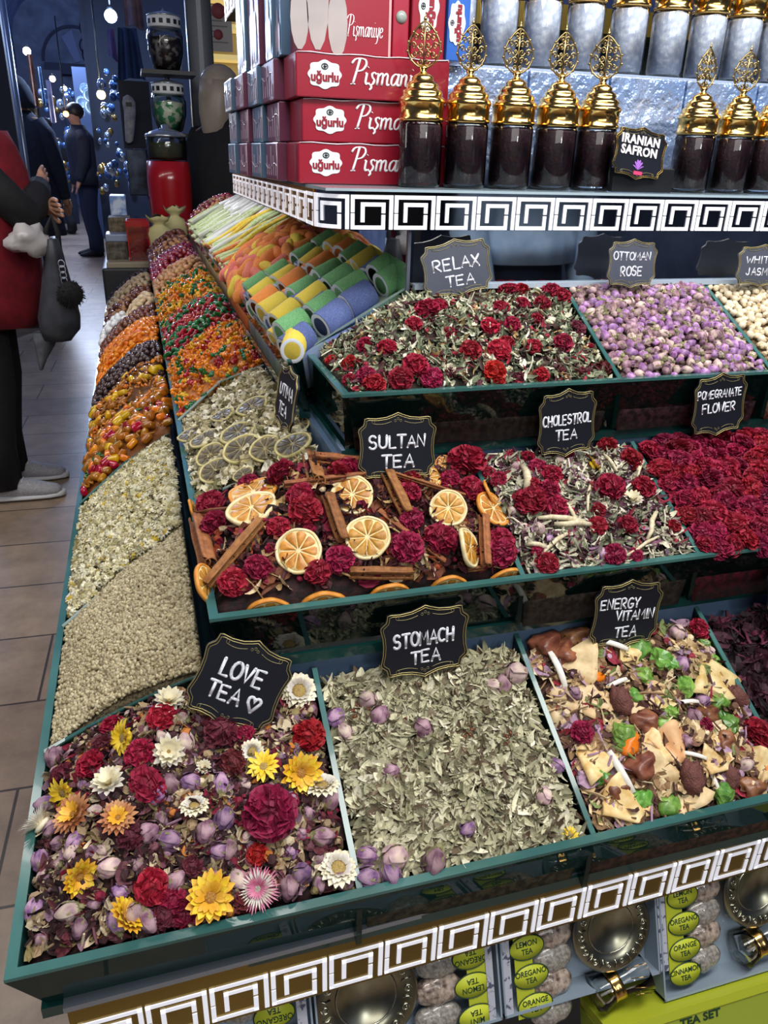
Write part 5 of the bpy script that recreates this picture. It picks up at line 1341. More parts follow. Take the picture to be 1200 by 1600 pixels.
# ================================================================== chalk lettering
def arc(cx, cy, rx, ry, a0, a1, n=9):
    return [(cx + rx * cos(radians(a0 + (a1 - a0) * i / n)), cy + ry * sin(radians(a0 + (a1 - a0) * i / n))) for i in range(n + 1)]
GLY = {
 'A': [[(0, 0), (.42, 1), (.8, 0)], [(.14, .36), (.68, .36)]], 'B': [[(0, 0), (0, 1)], [(0, 1)] + arc(.3, .76, .34, .24, 90, -90) + [(0, .52)], [(.3, .52)] + arc(.32, .26, .4, .26, 90, -90) + [(0, 0)]],
 'C': [arc(.42, .5, .42, .52, 55, 305)], 'D': [[(0, 0), (0, 1)], [(0, 1)] + arc(.2, .5, .56, .5, 90, -90) + [(0, 0)]], 'E': [[(.66, 1), (0, 1), (0, 0), (.66, 0)], [(0, .52), (.55, .52)]],
 'F': [[(.66, 1), (0, 1), (0, 0)], [(0, .54), (.52, .54)]], 'G': [arc(.42, .5, .42, .52, 55, 330) + [(.8, .42), (.45, .42)]], 'H': [[(0, 0), (0, 1)], [(.7, 0), (.7, 1)], [(0, .5), (.7, .5)]],
 'I': [[(.1, 0), (.1, 1)]], 'J': [[(.5, 1), (.5, .25)] + arc(.25, .25, .25, .25, 0, -170)], 'K': [[(0, 0), (0, 1)], [(.65, 1), (.02, .45), (.7, 0)]], 'L': [[(0, 1), (0, 0), (.6, 0)]], 'M': [[(0, 0), (.1, 1), (.45, .3), (.8, 1), (.92, 0)]],
 'N': [[(0, 0), (.02, 1), (.68, 0), (.72, 1)]], 'O': [arc(.42, .5, .42, .5, 90, 450, 14)], 'P': [[(0, 0), (0, 1)] + arc(.3, .74, .36, .27, 90, -90) + [(0, .47)]], 'Q': [arc(.42, .5, .42, .5, 90, 450, 14), [(.5, .25), (.85, -.1)]],
 'R': [[(0, 0), (0, 1)] + arc(.3, .74, .36, .27, 90, -90) + [(.1, .47), (.7, 0)]], 'S': [arc(.36, .75, .32, .26, 30, 270) + arc(.36, .25, .34, .26, 90, -150)], 'T': [[(0, 1), (.8, 1)], [(.4, 1), (.38, 0)]], 'U': [[(0, 1), (0, .35)] + arc(.36, .33, .36, .34, 180, 360) + [(.72, 1)]],
 'V': [[(0, 1), (.36, 0), (.74, 1)]], 'W': [[(0, 1), (.22, 0), (.5, .7), (.75, 0), (1, 1)]], 'X': [[(0, 0), (.7, 1)], [(0, 1), (.72, 0)]], 'Y': [[(0, 1), (.36, .5), (.72, 1)], [(.36, .5), (.34, 0)]], 'Z': [[(0, 1), (.7, 1), (0, 0), (.72, 0)]],
 '@': [[(.42, .0), (.02, .55)] + arc(.2, .72, .2, .2, 200, 20, 6) + [(.42, .62)] + arc(.64, .72, .2, .2, 160, -20, 6) + [(.42, 0)]]}
ADV = {'I': .38, 'M': 1.14, 'W': 1.2, 'L': .8, '@': 1.1, ' ': .5}
def chalk(mb, text, cx, cy, h, w, r, jit=.05, slope=0, seed=0):
    """hand-drawn strokes centred on (cx, cy); h letter height, w total width"""
    q = random.Random(seed + len(text) * 7); tot = sum(ADV.get(c, .98) for c in text) - .2; sx = w / tot; x = -w / 2
    for c in text:
        dy = q.uniform(-jit, jit) * h; rot = q.uniform(-.06, .06); sc = q.uniform(.94, 1.06)
        for st in GLY.get(c, []):
            pts = []
            for (a, b) in st:
                px = x + a * sx * .98; py = (b - .5) * h * sc + dy
                px += rot * b * h * .3
                pts.append((cx + px, cy + py + slope * px, 0))
            mb.tube(pts, r, 6, flat=Vector((0, 0, 1)))
            for e in (pts[0], pts[-1]): mb.ball(e, (r, r, r * .5), 6, 4)
        x += ADV.get(c, .98) * sx
CHALK = M('white_chalk_marker', '#e9ebf2', rough=.7, col2='#c9ccd6', scale=300)
BOARD = M('chalkboard_black', '#15171f', rough=.38, col2='#1b1d27', scale=6)
BORDER = M('gold_printed_line', '#b5a66c', rough=.35, metal=.6)
SCROLLM = M('gold_scroll_line', '#8f8660', rough=.4, metal=.4)
STAKE = M('clear_plastic_stake', '#c9ced2', rough=.2)
HALF = [(0, 1.0), (.10, .95), (.30, .87), (.55, .84), (.76, .86), (.83, .84), (.84, .74), (.86, .66), (.97, .55), (.985, .48), (.94, .25), (.925, 0), (.94, -.25), (.985, -.48), (.97, -.55), (.86, -.66), (.84, -.74), (.83, -.84), (.76, -.86), (.55, -.84), (.30, -.87), (.10, -.95), (0, -1.0)]
OUT = HALF + [(-x, y) for (x, y) in HALF[-2:0:-1]]
def sign(name, label, c, w, h, nrm, roll, lines, cat='sign', group=None, back=None, bord=BORDER, textmat=CHALK, serif=False, boardm=None, r=.036):
    """plaque at c, width w, height h (m); lines: (text, x, y, letter height, width) in half-units"""
    nrm = Vector(nrm).normalized(); ex = Vector((0, 0, 1)).cross(nrm).normalized(); ey = nrm.cross(ex)
    q = Matrix((ex, ey, nrm)).transposed().to_4x4() @ Matrix.Rotation(radians(roll), 4, 'Z')
    t = empty(name, (0, 0, 0), label, cat, group); t.matrix_world = Matrix.Translation(Vector(c)) @ q
    W2, H2 = w / 2, h / 2; th = .0022; n = len(OUT)
    V = [(x * W2, y * H2, -th) for x, y in OUT] + [(x * W2, y * H2, 0) for x, y in OUT]
    MB().add(V, [tuple(range(n)), tuple(range(2 * n - 1, n - 1, -1))] + [(i, n + i, n + (i + 1) % n, (i + 1) % n) for i in range(n)]).build('board', boardm or BOARD, t, smooth=False)
    lb = MB(); lb.tube([(x * W2 * .985, y * H2 * .985, .0003) for x, y in OUT], w * .0055, 5, closed=True); lb.tube([(x * W2 * .93, y * H2 * .925, .0003) for x, y in OUT], w * .004, 5, closed=True)
    lb.build('gold_border', bord, t)
    sb = MB()
    for sy in (1, -1):
        for sx in (1, -1):
            pts = [(sx * W2 * (.16 + .44 * i / 10), sy * H2 * (.74 - .04 * sin(pi * i / 10) - .05 * i / 10), .0003) for i in range(11)]
            e = pts[-1]; pts += [(e[0] + sx * W2 * .055 * sin(a) * (1 - a / 8), e[1] + sy * H2 * .07 * (1 - cos(a)) * (1 - a / 9), .0003) for a in [.6 * k for k in range(1, 10)]]
            sb.tube(pts, w * .0035, 4)
        for k in range(3):
            a = pi / 2 * sy + (k - 1) * 1.3; pc = Vector((.035 * w * cos(a), sy * H2 * .74 + .03 * w * sin(a), .0003))
            sb.tube([pc + Vector((.014 * w * cos(b), .014 * w * sin(b), 0)) for b in [2 * pi * i / 8 for i in range(8)]], w * .0028, 4, closed=True)
    sb.build('scrollwork', SCROLLM, t)
    tb = MB()
    for i, (s, x, y, lh, lw) in enumerate(lines): chalk(tb, s, x * W2, y * H2, lh * h * .34, lw * W2, r * lh * h / 2 * 2.0, seed=i + len(label))
    if lines: tb.build('lettering', textmat, t)
    return t
def sign_px(label, bed, cx, cy, wpx, hpx, bx, by, lines, roll, y=None, nrm=(0, -1, .30), fh=.93, r=.036, **kw):
    if y is None:
        u, v = bed.find(bx, by); y = bed.p(u, v).y - .004
    c = at_y(cx, cy, y); mpp = pix(c)[2] / FPX
    return sign('chalkboard_sign', label, c, wpx * mpp, hpx * mpp / fh, nrm, roll, lines, r=r, **kw)
sign_px('black chalk sign reading LOVE TEA with a heart, tilted clockwise', bed_love, 375, 1068, 146, 140, 425, 1140, [('LOVE', -.02, .22, .52, .95), ('TEA', -.22, -.30, .48, .72), ('@', .47, -.32, .52, .30)], -27, y=.626, nrm=(-.10, -1, .30))
sign_px('black chalk sign reading STOMACH TEA with a gold line border', bed_stom, 664, 1002, 148, 110, 662, 1062, [('STOMACH', -.02, .10, .52, 1.34), ('TEA', .02, -.42, .48, .64)], 1, y=.642, nrm=(0, -1, .08), fh=.86)
sign_px('black chalk sign reading ENERGY VITAMIN TEA', bed_ener, 979, 960, 124, 104, 978, 1012, [('ENERGY', -.22, .32, .40, 1.12), ('VITAMIN', .26, -.03, .38, 1.1), ('TEA', .06, -.50, .40, .62)], -3, y=.640, nrm=(0, -1, .08), fh=.86)
sign_px('black chalk sign reading SULTAN TEA above the orange slices', bed_sult, 621, 699, 130, 100, 621, 750, [('SULTAN', 0, .16, .50, 1.42), ('TEA', .02, -.40, .52, .80)], -1.5, y=.780, nrm=(0, -1, .14), fh=.9)
sign_px('black chalk sign reading CHOLESTROL TEA', bed_chol, 886, 661, 102, 100, 886, 710, [('CHOLESTROL', 0, .10, .40, 1.62), ('TEA', 0, -.34, .40, .72)], 2.5, y=.786, nrm=(0, -1, .06), fh=.9)
sign_px('black chalk sign reading POMEGRANATE FLOWER', bed_pom, 1124, 632, 98, 92, 1124, 678, [('POMEGRANATE', -.02, .34, .34, 1.62), ('FLOWER', 0, -.10, .40, 1.22)], 3.5, y=.786, nrm=(0, -1, .06), fh=.9)
GLAREB = M('glare_chalkboard', '#565a66', rough=.3, col2='#4a4e5a', scale=6)  # black board with the glare put into its colour as grey
sign_px('greyish chalk sign reading RELAX TEA in front of the mirror', bed_rel, 714, 419, 118, 86, 713, 462, [('RELAX', .0, .16, .56, 1.32), ('TEA', .06, -.42, .50, .80)], 8, y=.945, nrm=(0, -1, .12), boardm=GLAREB, fh=.97)
sign_px('greyish chalk sign reading OTTOMAN ROSE in front of the mirror', bed_rose, 988, 412, 88, 72, 987, 447, [('OTTOMAN', -.02, .30, .44, 1.5), ('ROSE', 0, -.30, .52, .86)], -1, y=.93, nrm=(0, -1, .12), boardm=GLAREB, fh=.97)
sign_px('greyish chalk sign reading WHITE JASMINE cut by the right edge', bed_jas, 1192, 415, 98, 62, 1185, 442, [('WHITE', -.10, .26, .44, 1.1), ('JASMINE', .05, -.28, .46, 1.3)], -1, y=.93, nrm=(0, -1, .12), boardm=GLAREB, fh=.97)
sign_px('black chalk sign at the right edge above the dark hibiscus', bed_hib, 1236, 922, 90, 88, 1236, 970, [('HIBISCUS', 0, .1, .4, 1.4), ('TEA', 0, -.4, .4, .7)], 0, y=.63)
p = at_x(446, 622, .145)
sign('chalkboard_sign', 'narrow looking black chalk sign facing the aisle above the lemon slices', p, .088, .076, (-1, -.06, .2), 4, [('UTIMA', 0, .18, .5, 1.3), ('TEA', -.1, -.38, .48, .8)])
p = at_y(289, 431, 3.0)
sign('chalkboard_sign', 'little black chalk sign standing among the dark red sugar balls', p, .062, .092, (-.2, -1, .1), 0, [('MIE', 0, .3, .4, 1.1), ('CUMIN', 0, -.3, .36, 1.4)])
p = at_y(295, 385, 3.6)
sign('chalkboard_sign', 'little black chalk sign behind the other at the far chocolate balls', p, .055, .105, (-.6, -1, .1), 0, [('MIX', 0, .3, .4, 1.1), ('NUT', 0, -.3, .36, 1.2)])

# ================================================================== printed lettering (built-in font, turned into mesh)
def text_mesh(name, s, size, mat, parent=None, shear=0, bold=0, ext=.0004, space=1.0, xs=1.0):
    cu = bpy.data.curves.new(name, 'FONT'); cu.body = s; cu.size = size; cu.shear = shear; cu.offset = bold; cu.extrude = ext
    cu.align_x = 'CENTER'; cu.align_y = 'CENTER'; cu.space_character = space; cu.resolution_u = 3
    o = bpy.data.objects.new(name, cu); COL.objects.link(o); bpy.context.view_layer.update()
    me = mesh_of(o); bpy.data.objects.remove(o)
    if xs != 1.0:
        for v in me.vertices: v.co.x *= xs
    me.materials.clear(); me.materials.append(mat)
    return obj(name, me, parent)
def put(o, origin, ex, ey):
    ex = Vector(ex).normalized(); ey = Vector(ey).normalized(); n = ex.cross(ey)
    m4 = Matrix((ex, ey, n)).transposed().to_4x4(); m4.translation = Vector(origin); o.matrix_local = m4
    return o
# ================================================================== sweet boxes on the shelf
ZS = 1.2465
BXR = M('red_box_card', '#96182c', rough=.32, coat=.3, col2='#821226', scale=5)
BXB = M('blue_box_card', '#3a6cc0', rough=.25, coat=.6, col2='#2f5cae', scale=5)
BXP = M('plum_box_card', '#6f3850', rough=.35, coat=.25, col2='#6a3350', scale=7)
BXS = M('slate_blue_box_card', '#56748e', rough=.35, coat=.25, col2='#4a6a8a', scale=7)
LOGOW = M('logo_white', '#dfeaea', rough=.4); LOGOR = M('logo_red_ink', '#8a1428', rough=.5); INKD = M('dark_ink', '#26242c', rough=.5); TXW = M('white_ink', '#f0e8ea', rough=.4)
WRAPL = M('plastic_wrap_seam', '#d9c9d2', rough=.15, coat=.8)
def cloud(w, h, n=48):
    pts = []
    for i in range(n):
        a = 2 * pi * i / n; k = 1 + .07 * cos(8 * a); pts.append((w / 2 * k * cos(a) * (1 - .12 * abs(cos(a)) ** 6), h / 2 * k * sin(a), 0))
    return pts
def logo(parent, origin, ex, ey, w, h):
    mb = MB(); P = cloud(w, h); n = len(P); mb.add(P + [(x, y, .0006) for x, y, _ in P], [tuple(range(n, 2 * n))] + [(i, (i + 1) % n, n + (i + 1) % n, n + i) for i in range(n)])
    o = put(mb.build('logo_plate', LOGOW, parent, smooth=False), origin, ex, ey)
    t = text_mesh('logo_lettering', 'uğurlu', h * .46, LOGOR, o, bold=.0006, xs=w / h * .62); t.location = (0, -h * .10, .0009)
    m2 = MB(); m2.tube([(h * .13 * cos(a), h * .29 + h * .10 * sin(a), .0009) for a in [2 * pi * i / 12 for i in range(12)]], h * .022, 5, closed=True); m2.tube([(-h * .06, h * .29, .0009), (h * .08, h * .29, .0009)], h * .03, 5); m2.tube([(0, h * .40, .0009), (0, h * .22, .0009)], h * .025, 5)
    m2.build('emblem', INKD, o)
    return o
def box_thing(name, label, lo, hi, mat, group=None):
    t = tag(MB().box((0, 0, 0), tuple(Vector(hi) - Vector(lo)), bev=.0015).build(name, mat, loc=lo, smooth=False), label, 'box', group)
    return t
BH = .0487
LOW = {'P': (.62, [[(.06, 0), (.14, .5), (.20, 1.0)], [(-.16, .80), (-.05, .97), (.2, 1.03), (.50, .98), (.58, .78), (.44, .56), (.16, .50)], [(-.06, 0), (.2, .01)]]),
 'i': (.24, [[(.0, .42), (.06, .5), (.05, .1), (.11, .0), (.2, .07)], [(.07, .68), (.085, .70)]]), 's': (.36, [[(.30, .42), (.2, .51), (.07, .44), (.12, .30), (.26, .2), (.22, .04), (.08, -.01), (-.02, .08)], [(.13, -.02), (.17, -.12), (.08, -.2)]]),
 'm': (.72, [[(.0, .42), (.05, .5), (.06, 0)], [(.06, .34), (.2, .5), (.29, .42), (.30, 0)], [(.30, .34), (.44, .5), (.53, .42), (.54, .06), (.61, .0), (.68, .07)]]), 'a': (.48, [[(.34, .42), (.2, .5), (.04, .36), (.03, .12), (.14, 0), (.28, .1), (.35, .3)], [(.36, .5), (.35, .08), (.41, 0), (.48, .07)]]),
 'n': (.48, [[(.0, .42), (.05, .5), (.06, 0)], [(.06, .34), (.2, .5), (.29, .42), (.30, .06), (.37, .0), (.44, .07)]]), 'y': (.44, [[(.0, .44), (.05, .5), (.06, .14), (.16, 0), (.3, .14)], [(.33, .5), (.31, .0), (.22, -.26), (.02, -.28)]]), 'e': (.42, [[(.05, .24), (.3, .30), (.31, .44), (.2, .51), (.06, .4), (.03, .16), (.14, 0), (.28, .03), (.38, .14)]])}
def script(parent, h, xs=.92, k=1.15):
    """flowing white script word on the sweet boxes"""
    mb = MB(); x = 0
    for c in 'Pismaniye':
        w, sts = LOW[c]
        for st in sts:
            pts = []
            for a, b in zip(st[:-1], st[1:]):
                pts += [(a[0] + (b[0] - a[0]) * q / 3, a[1] + (b[1] - a[1]) * q / 3) for q in range(3)]
            pts.append(st[-1]); sm = [pts[0]] + [((p[0] + 2 * q[0] + r_[0]) / 4, (p[1] + 2 * q[1] + r_[1]) / 4) for p, q, r_ in zip(pts[:-2], pts[1:-1], pts[2:])] + [pts[-1]]
            P = [((x + a + b * .22) * h * xs, b * h, 0) for a, b in sm]; rad = []
            for i in range(len(sm)):
                d = (sm[min(i + 1, len(sm) - 1)][0] - sm[max(i - 1, 0)][0], sm[min(i + 1, len(sm) - 1)][1] - sm[max(i - 1, 0)][1]); l = max(1e-6, sqrt(d[0] ** 2 + d[1] ** 2)); rad.append(k * h * (.018 + .034 * abs(d[1]) / l))
            mb.tube(P, rad, 6, flat=Vector((0, 0, 1)))
        x += w
    return mb.build('script_lettering', TXW, parent)
XB, YB = .205, 1.078
for k in range(3):
    lo = (XB + (.000, .006, -.002)[k], YB + (.0, .003, -.004)[k], ZS + k * (BH + .001)); L_ = .20
    t = box_thing('sweet_box', ('red long sweet box with white logo and script, lowest of three', 'red long sweet box with white logo and script, middle of three', 'red long sweet box with white logo and script, topmost of three')[k], lo, (lo[0] + L_, lo[1] + .085, lo[2] + BH), BXR)
    logo(t, (.036, -.0004, BH * .52), (1, 0, 0), (0, 0, 1), .046, .030)
    tx = script(t, .028); put(tx, (.070, -.0006, BH * .34), (1, 0, 0), (0, 0, 1))
    w = MB(); w.tube([(.002 + i * (L_ - .004) / 12, -.0006, BH - .0006 + .0008 * sin(i * 1.7)) for i in range(13)], .0007, 5); w.build('wrap_seam', WRAPL, t)
    # boxes behind it along the side, shown end on
    for j, (m, nm) in enumerate([(BXP, 'plum'), (BXS, 'slate blue'), (BXP, 'plum'), (BXS, 'slate blue')]):
        y0 = YB + .088 + j * .112
        lo2 = (XB - .012 - .006 * j + (.0, .004, -.002)[k], y0, ZS + k * (BH + .001))
        t2 = box_thing('sweet_box', '%s wrapped sweet box, %s in the %s column behind the red boxes' % (nm, ('lowest', 'middle', 'topmost')[k], ('first', 'second', 'third', 'fourth')[j]), lo2, (lo2[0] + .20, y0 + .108, lo2[2] + BH), m)
        w = MB(); w.tube([(-.0006, .002 + i * .104 / 10, BH * .55 + .003 * sin(i * .8 + j + k) - .0012 * (i - 5) ** 2 / 25), ] and [(-.0006, .002 + q * .104 / 10, BH * (.62 - .25 * (k == 0)) + .004 * sin(q * .7 + j)) for q in range(11)], .0007, 5)
        w.tube([(-.0006, .002, .002), (-.0006, .002, BH - .002)], .0006, 5); w.build('wrap_seam', WRAPL, t2)
        pr = MB()
        for q in range(5): pr.box((-.0007, .014 + q * .019, .006), (-.0002, .019 + q * .019, .020 + .012 * ((q * 7 + j) % 3)))
        pr.build('print', M('pale_print', '#b09ab0', rough=.4), t2, smooth=False)
ZT = ZS + 3 * (BH + .001)
PIC = M('pale_nougat_picture', '#b5aaa6', rough=.35, col2='#8f8886', scale=9); PICG = M('grey_plate_picture', '#9aa49a', rough=.3, col2='#7f8a84', scale=8)
def floss(mb, x0, z0, s, axis=0, off=0):
    """picture of spun sugar cones"""
    for (dx, dz, w, h) in ((0, 0, .022, .085), (.02, -.005, .02, .06), (-.018, .0, .018, .055)):
        P = []
        for i in range(14):
            a = 2 * pi * i / 14; P.append((x0 + (dx + w * .5 * cos(a)) * s, z0 + (dz + h * .5 + h * .5 * sin(a)) * s))
        n = len(P); V = [((x, off, z) if axis == 0 else (off, x, z)) for x, z in P]
        mb.add(V, [tuple(range(n)) if axis == 0 else tuple(range(n))[::-1]])
# upright boxes standing on the stack
def upright(label, lo, hi, mat):
    return box_thing('sweet_box', label, lo, hi, mat)
t = upright('red upright sweet box with nougat picture and small white script', (XB + .004, YB + .012, ZT), (XB + .124, YB + .06, ZT + .24), BXR)
mb = MB(); floss(mb, .025, .002, 1.25, 0, -.0008); mb.build('nougat_picture', PIC, t, smooth=False)
mb = MB(); P = [(.075 + .034 * cos(2 * pi * i / 20), -.0007, .115 + .034 * sin(2 * pi * i / 20)) for i in range(20)]; mb.add(P, [tuple(range(20))]); mb.build('plate_picture', PICG, t, smooth=False)
tx = script(t, .023, .50, .6); put(tx, (.062, -.0006, .020), (1, 0, 0), (0, 0, 1))
MB().box((.1155, -.0008, 0), (.1185, 0, .24)).build('pale_stripe', M('pale_pink_stripe', '#d59a9a', rough=.4), t, smooth=False)
t = upright('narrow red box spine with pale seal beside the nougat box', (XB + .1255, YB + .014, ZT), (XB + .147, YB + .07, ZT + .24), M('spine_red', '#9c2036', rough=.3, coat=.5))
mb = MB(); mb.lathe([(.007, 0), (.007, .0008), (.001, .0008)], 18); put(mb.build('seal', PICG, t), (.011, -.0002, .045), (1, 0, 0), (0, 0, 1))
t = upright('red upright sweet box with white logo turned sideways', (XB + .149, YB + .010, ZT), (XB + .194, YB + .07, ZT + .22), BXR)
logo(t, (.022, -.0004, .058), (0, 0, 1), (-1, 0, 0), .058, .026)
t = upright('blue upright sweet box with white logo turned sideways beside the jars', (XB + .196, YB + .006, ZT), (XB + .226, YB + .07, ZT + .22), BXB)
logo(t, (.012, -.0004, .042), (0, 0, 1), (-1, 0, 0), .052, .022)
for j, (m, nm, yy, w_) in enumerate([(BXS, 'slate blue', .03, .045), (BXS, 'blue', .075, .06), (BXP, 'plum', .165, .11), (BXS, 'pale blue', .285, .10)]):
    lo = (XB - .008 - .004 * j, YB + yy + .03, ZT); t = upright('%s upright sweet box on the side stack, %s from the corner' % (nm, ('first', 'second', 'third', 'fourth')[j]), lo, (lo[0] + .10, lo[1] + w_, ZT + .22), m)
    mb = MB(); floss(mb, w_ * .5, .004, min(1.2, w_ / .075), 1, -.0008); mb.build('nougat_picture', M('faded_picture', '#b39aa8', rough=.35), t, smooth=False)
    if j in (2, 3): logo(t, (-.0004, w_ * .5, .128), (0, -1, 0), (0, 0, 1), .052, .05)
# ================================================================== saffron jars
SAFF = M('saffron_threads', '#2b131c', rough=.55, col2='#44202a', scale=110, bump=.7, bscale=240)
JGLASS = sheet_glass('jar_glass', '#f4f6f6')
CRYS = M('silver_crystals', '#c6cde0', rough=.35, col2='#eef1f8', scale=140, contrast=(.45, .68), bump=.8, bscale=150)
FILI = M('filigree_brass', '#b5a070', rough=.3, metal=1.0, col2='#8a7648', scale=60)
def jar(fillm, label, filig=True, sc=1.0, body_h=.078):
    t = empty('lidded_jar', (0, 0, 0), label, 'jar'); R = .0275
    g = MB(); g.lathe([(.0, 0), (R * .92, 0), (R, .004), (R, body_h - .006), (R * .9, body_h), (R * .84, body_h)], 20); g.build('glass_body', JGLASS, t)
    f = MB(); f.lathe([(.0, .006), (R * .9, .005), (R * .955, .010), (R * .955, body_h - .009), (R * .84, body_h - .005), (0, body_h - .004)], 18); f.build('filling', fillm, t)
    l = MB(); z = body_h - .002
    l.lathe([(R * 1.0, z), (R * 1.03, z + .001), (R * 1.03, z + .004), (R * .99, z + .005), (R * .99, z + .019), (R * 1.04, z + .020), (R * 1.06, z + .023), (R * 1.0, z + .026), (R * .90, z + .0275), (R * .92, z + .031), (R * .86, z + .034), (R * .72, z + .0355), (R * .74, z + .039), (R * .66, z + .0425), (R * .50, z + .0445), (R * .50, z + .048), (R * .38, z + .051), (R * .22, z + .053), (R * .13, z + .055), (R * .20, z + .058), (R * .13, z + .061), (0, z + .062)], 28)
    lid = l.build('lid', GOLD, t)
    if filig:
        fb = MB(); z0 = z + .058
        HF, WF = .050, .0195
        def wid(zz): return WF * sin(pi * min(1, max(0, zz / HF)) ** .8) ** .75
        def leaf(k): return [(sg * k * wid(HF * q), 0, z0 + HF * (.5 + (q - .5) * k)) for sg in (1, -1) for q in ([i / 20 for i in range(21)] if sg > 0 else [1 - i / 20 for i in range(1, 20)])]
        fb.tube(leaf(1.0), .0012, 5, closed=True)
        for row, (zz, cols) in enumerate(((.007, (.004,)), (.015, (.0045, .0115)), (.024, (.0045, .0130)), (.033, (.004, .0105)), (.041, (.003,)))):
            for cx in cols:
                for sg in (-1, 1):
                    m_ = 1 if (row + int(cx * 1000)) % 2 else -1
                    fb.tube([(sg * (cx + (.0040 * (1 - q / 13)) * cos(m_ * q * .75)), .0008 * (q % 2), z0 + zz + (.0046 * (1 - q / 14)) * sin(m_ * q * .75)) for q in range(12)], [.00115 * (1 - q / 20) for q in range(12)], 5)
                    fb.ball((sg * cx, 0, z0 + zz), (.0012, .0012, .0012), 6, 4)
        fb.tube([(0, 0, z0), (0, .0006, z0 + .02), (0, 0, z0 + HF)], .0010, 5)
        for s in (-1, 1):
            for zz in (.008, .018, .028, .038): fb.ball((s * wid(zz) * 1.06, 0, z0 + zz), (.0018, .0018, .0018), 6, 4)
        fb.ball((0, 0, z0 + HF + .002), (.0022, .0016, .003), 6, 4); fb.tube([(0, 0, z0 + HF), (0, 0, z0 + HF + .009)], [.0014, .0004], 6); fb.ball((0, 0, z0 + .001), (.003, .003, .003), 8, 5)
        fb.build('filigree_finial', FILI, lid)
    return t
JS = jar(SAFF, 'x'); JC = jar(CRYS, 'x', False, 1.0, .092)
def put_copy(src, loc, rz, label, group=None, s=1.0):
    return dup(src, Matrix.Translation(Vector(loc)) @ Matrix.Rotation(rz, 4, 'Z') @ Matrix.Scale(s, 4), label, group)
YJ = 1.035
for i, px in enumerate([656, 727, 797, 865, 928, 1082, 1143, 1199]):
    p = at_y(px, 240, YJ); nm = ['leftmost, in front of the red boxes', 'second from the left', 'third from the left', 'fourth from the left', 'just left of the IRANIAN SAFRON sign', 'just right of the IRANIAN SAFRON sign', 'second right of the IRANIAN SAFRON sign', 'cut by the right edge of the picture'][i]
    put_copy(JS, (p.x, YJ, ZS), U(-.5, .3), 'gold-lidded jar of dark saffron, ' + nm, None, 1.0 if i < 5 else .97)
YC = 1.205
for i, px in enumerate([712, 778, 845, 912, 980, 1044, 1104, 1160, 1212]):
    p = at_y(px, 60, YC); put_copy(JC, (p.x, YC, 1.4025), 0, 'gold-lidded jar of silvery crystals, %s from the left on the raised step' % ('first', 'second', 'third', 'fourth', 'fifth', 'sixth', 'seventh', 'eighth', 'ninth')[i], None, 1.0)
put_copy(JC, (at_y(650, 20, 1.26).x, 1.26, 1.4025), 0, 'gold-lidded jar of silvery crystals half behind the blue box')
# clear wrapped blue boxes leaning on the step
FOIL = M('crinkled_blue_wrap', '#7f9ac8', rough=.12, col2='#a9b8d4', scale=12, coat=.6, bump=1.0, bscale=30, metal=.35, bdist=.02)
for i in range(5):
    x0 = .405 + i * .125
    box_thing('wrapped_box', 'blue box in crinkled clear wrap behind the saffron jars, %s from the left' % ('first', 'second', 'third', 'fourth', 'fifth')[i], (x0, 1.10, ZS), (x0 + .122, 1.16, ZS + .146), FOIL)
# IRANIAN SAFRON plaque
c = at_y(1000, 240, .985); mpp = pix(c)[2] / FPX
t = sign('chalkboard_sign', 'black plaque printed IRANIAN SAFRON with a purple crocus, among the jars', c, 102 * mpp, 76 * mpp, (.10, -1, .10), -6, [], bord=M('gold_frame', '#b89a50', rough=.25, metal=1.0))
for s, y in (('IRANIAN', .017), ('SAFRON', .004)):
    tx = text_mesh('lettering', s, .0148, TXW, t, bold=.0005, space=1.08); tx.location = (-.002, y - .002, .0006)
mb = MB()
for k in range(6):
    a = pi / 2 + (k - 2.5) * .45; P = [(.0 + .002 * sin(a) , -.021, .0006)]
    mb.add([(0, -.020, .0006), (.0075 * cos(a) - .0018, -.020 + .011 * sin(a), .0008), (.010 * cos(a), -.020 + .013 * sin(a), .0008), (.0075 * cos(a) + .0018, -.020 + .011 * sin(a), .0008)], [(0, 3, 2, 1)])
mb.build('crocus', M('crocus_purple', '#a56ac8', rough=.5), t, smooth=False)
MB().box((-.006, -.026, .0004), (.008, -.0215, .0008)).build('crocus_base', M('crocus_pink', '#c8406a', rough=.5), t, smooth=False)
# black holder under the plaque
tag(MB().box((at_y(958, 280, .99).x, .99, ZS), (at_y(1052, 280, .99).x, 1.0, ZS + .030), bev=.001).build('sign_holder', BLACK, smooth=False), 'low black holder under the IRANIAN SAFRON plaque', 'holder')

# ================================================================== tea sets behind the lower front
PL0 = Vector((0, .505, .536)); PD = Vector((0, -.375, -.927)); PN = Vector((0, -.927, .375))
def on_pl(px, py, out=0.0):
    r = ray(px, py); t = ((PL0 + PN * out) - CPOS).dot(PN) / r.dot(PN); return CPOS + r * t
def loc_pl(px, py):
    q = on_pl(px, py) - PL0; return q.x, q.dot(PD)
TRAYM = M('grey_blue_tray_card', '#8f9fae', rough=.35, coat=.4); YELB = M('lime_yellow_card', '#b8c234', rough=.35, coat=.3); YELO = M('lime_label', '#c9d33c', rough=.4); DKG = M('dark_green_ink', '#25402a', rough=.5)
PEWT = M('pewter', '#a9a894', rough=.28, metal=1.0, col2='#8a8874', scale=30); POUCH = M('herb_pouch', '#bfae9e', rough=.25, col2='#5a4840', scale=150, coat=.7, bump=.8, bscale=120); POUCH2 = M('ground_herb_pouch', '#77726a', rough=.25, col2='#a8a39a', scale=300, coat=.7, bump=.5, bscale=200)
PATT = M('patterned_card', '#b9bcc8', rough=.4, col2='#5a5a70', scale=140, contrast=(.56, .62))
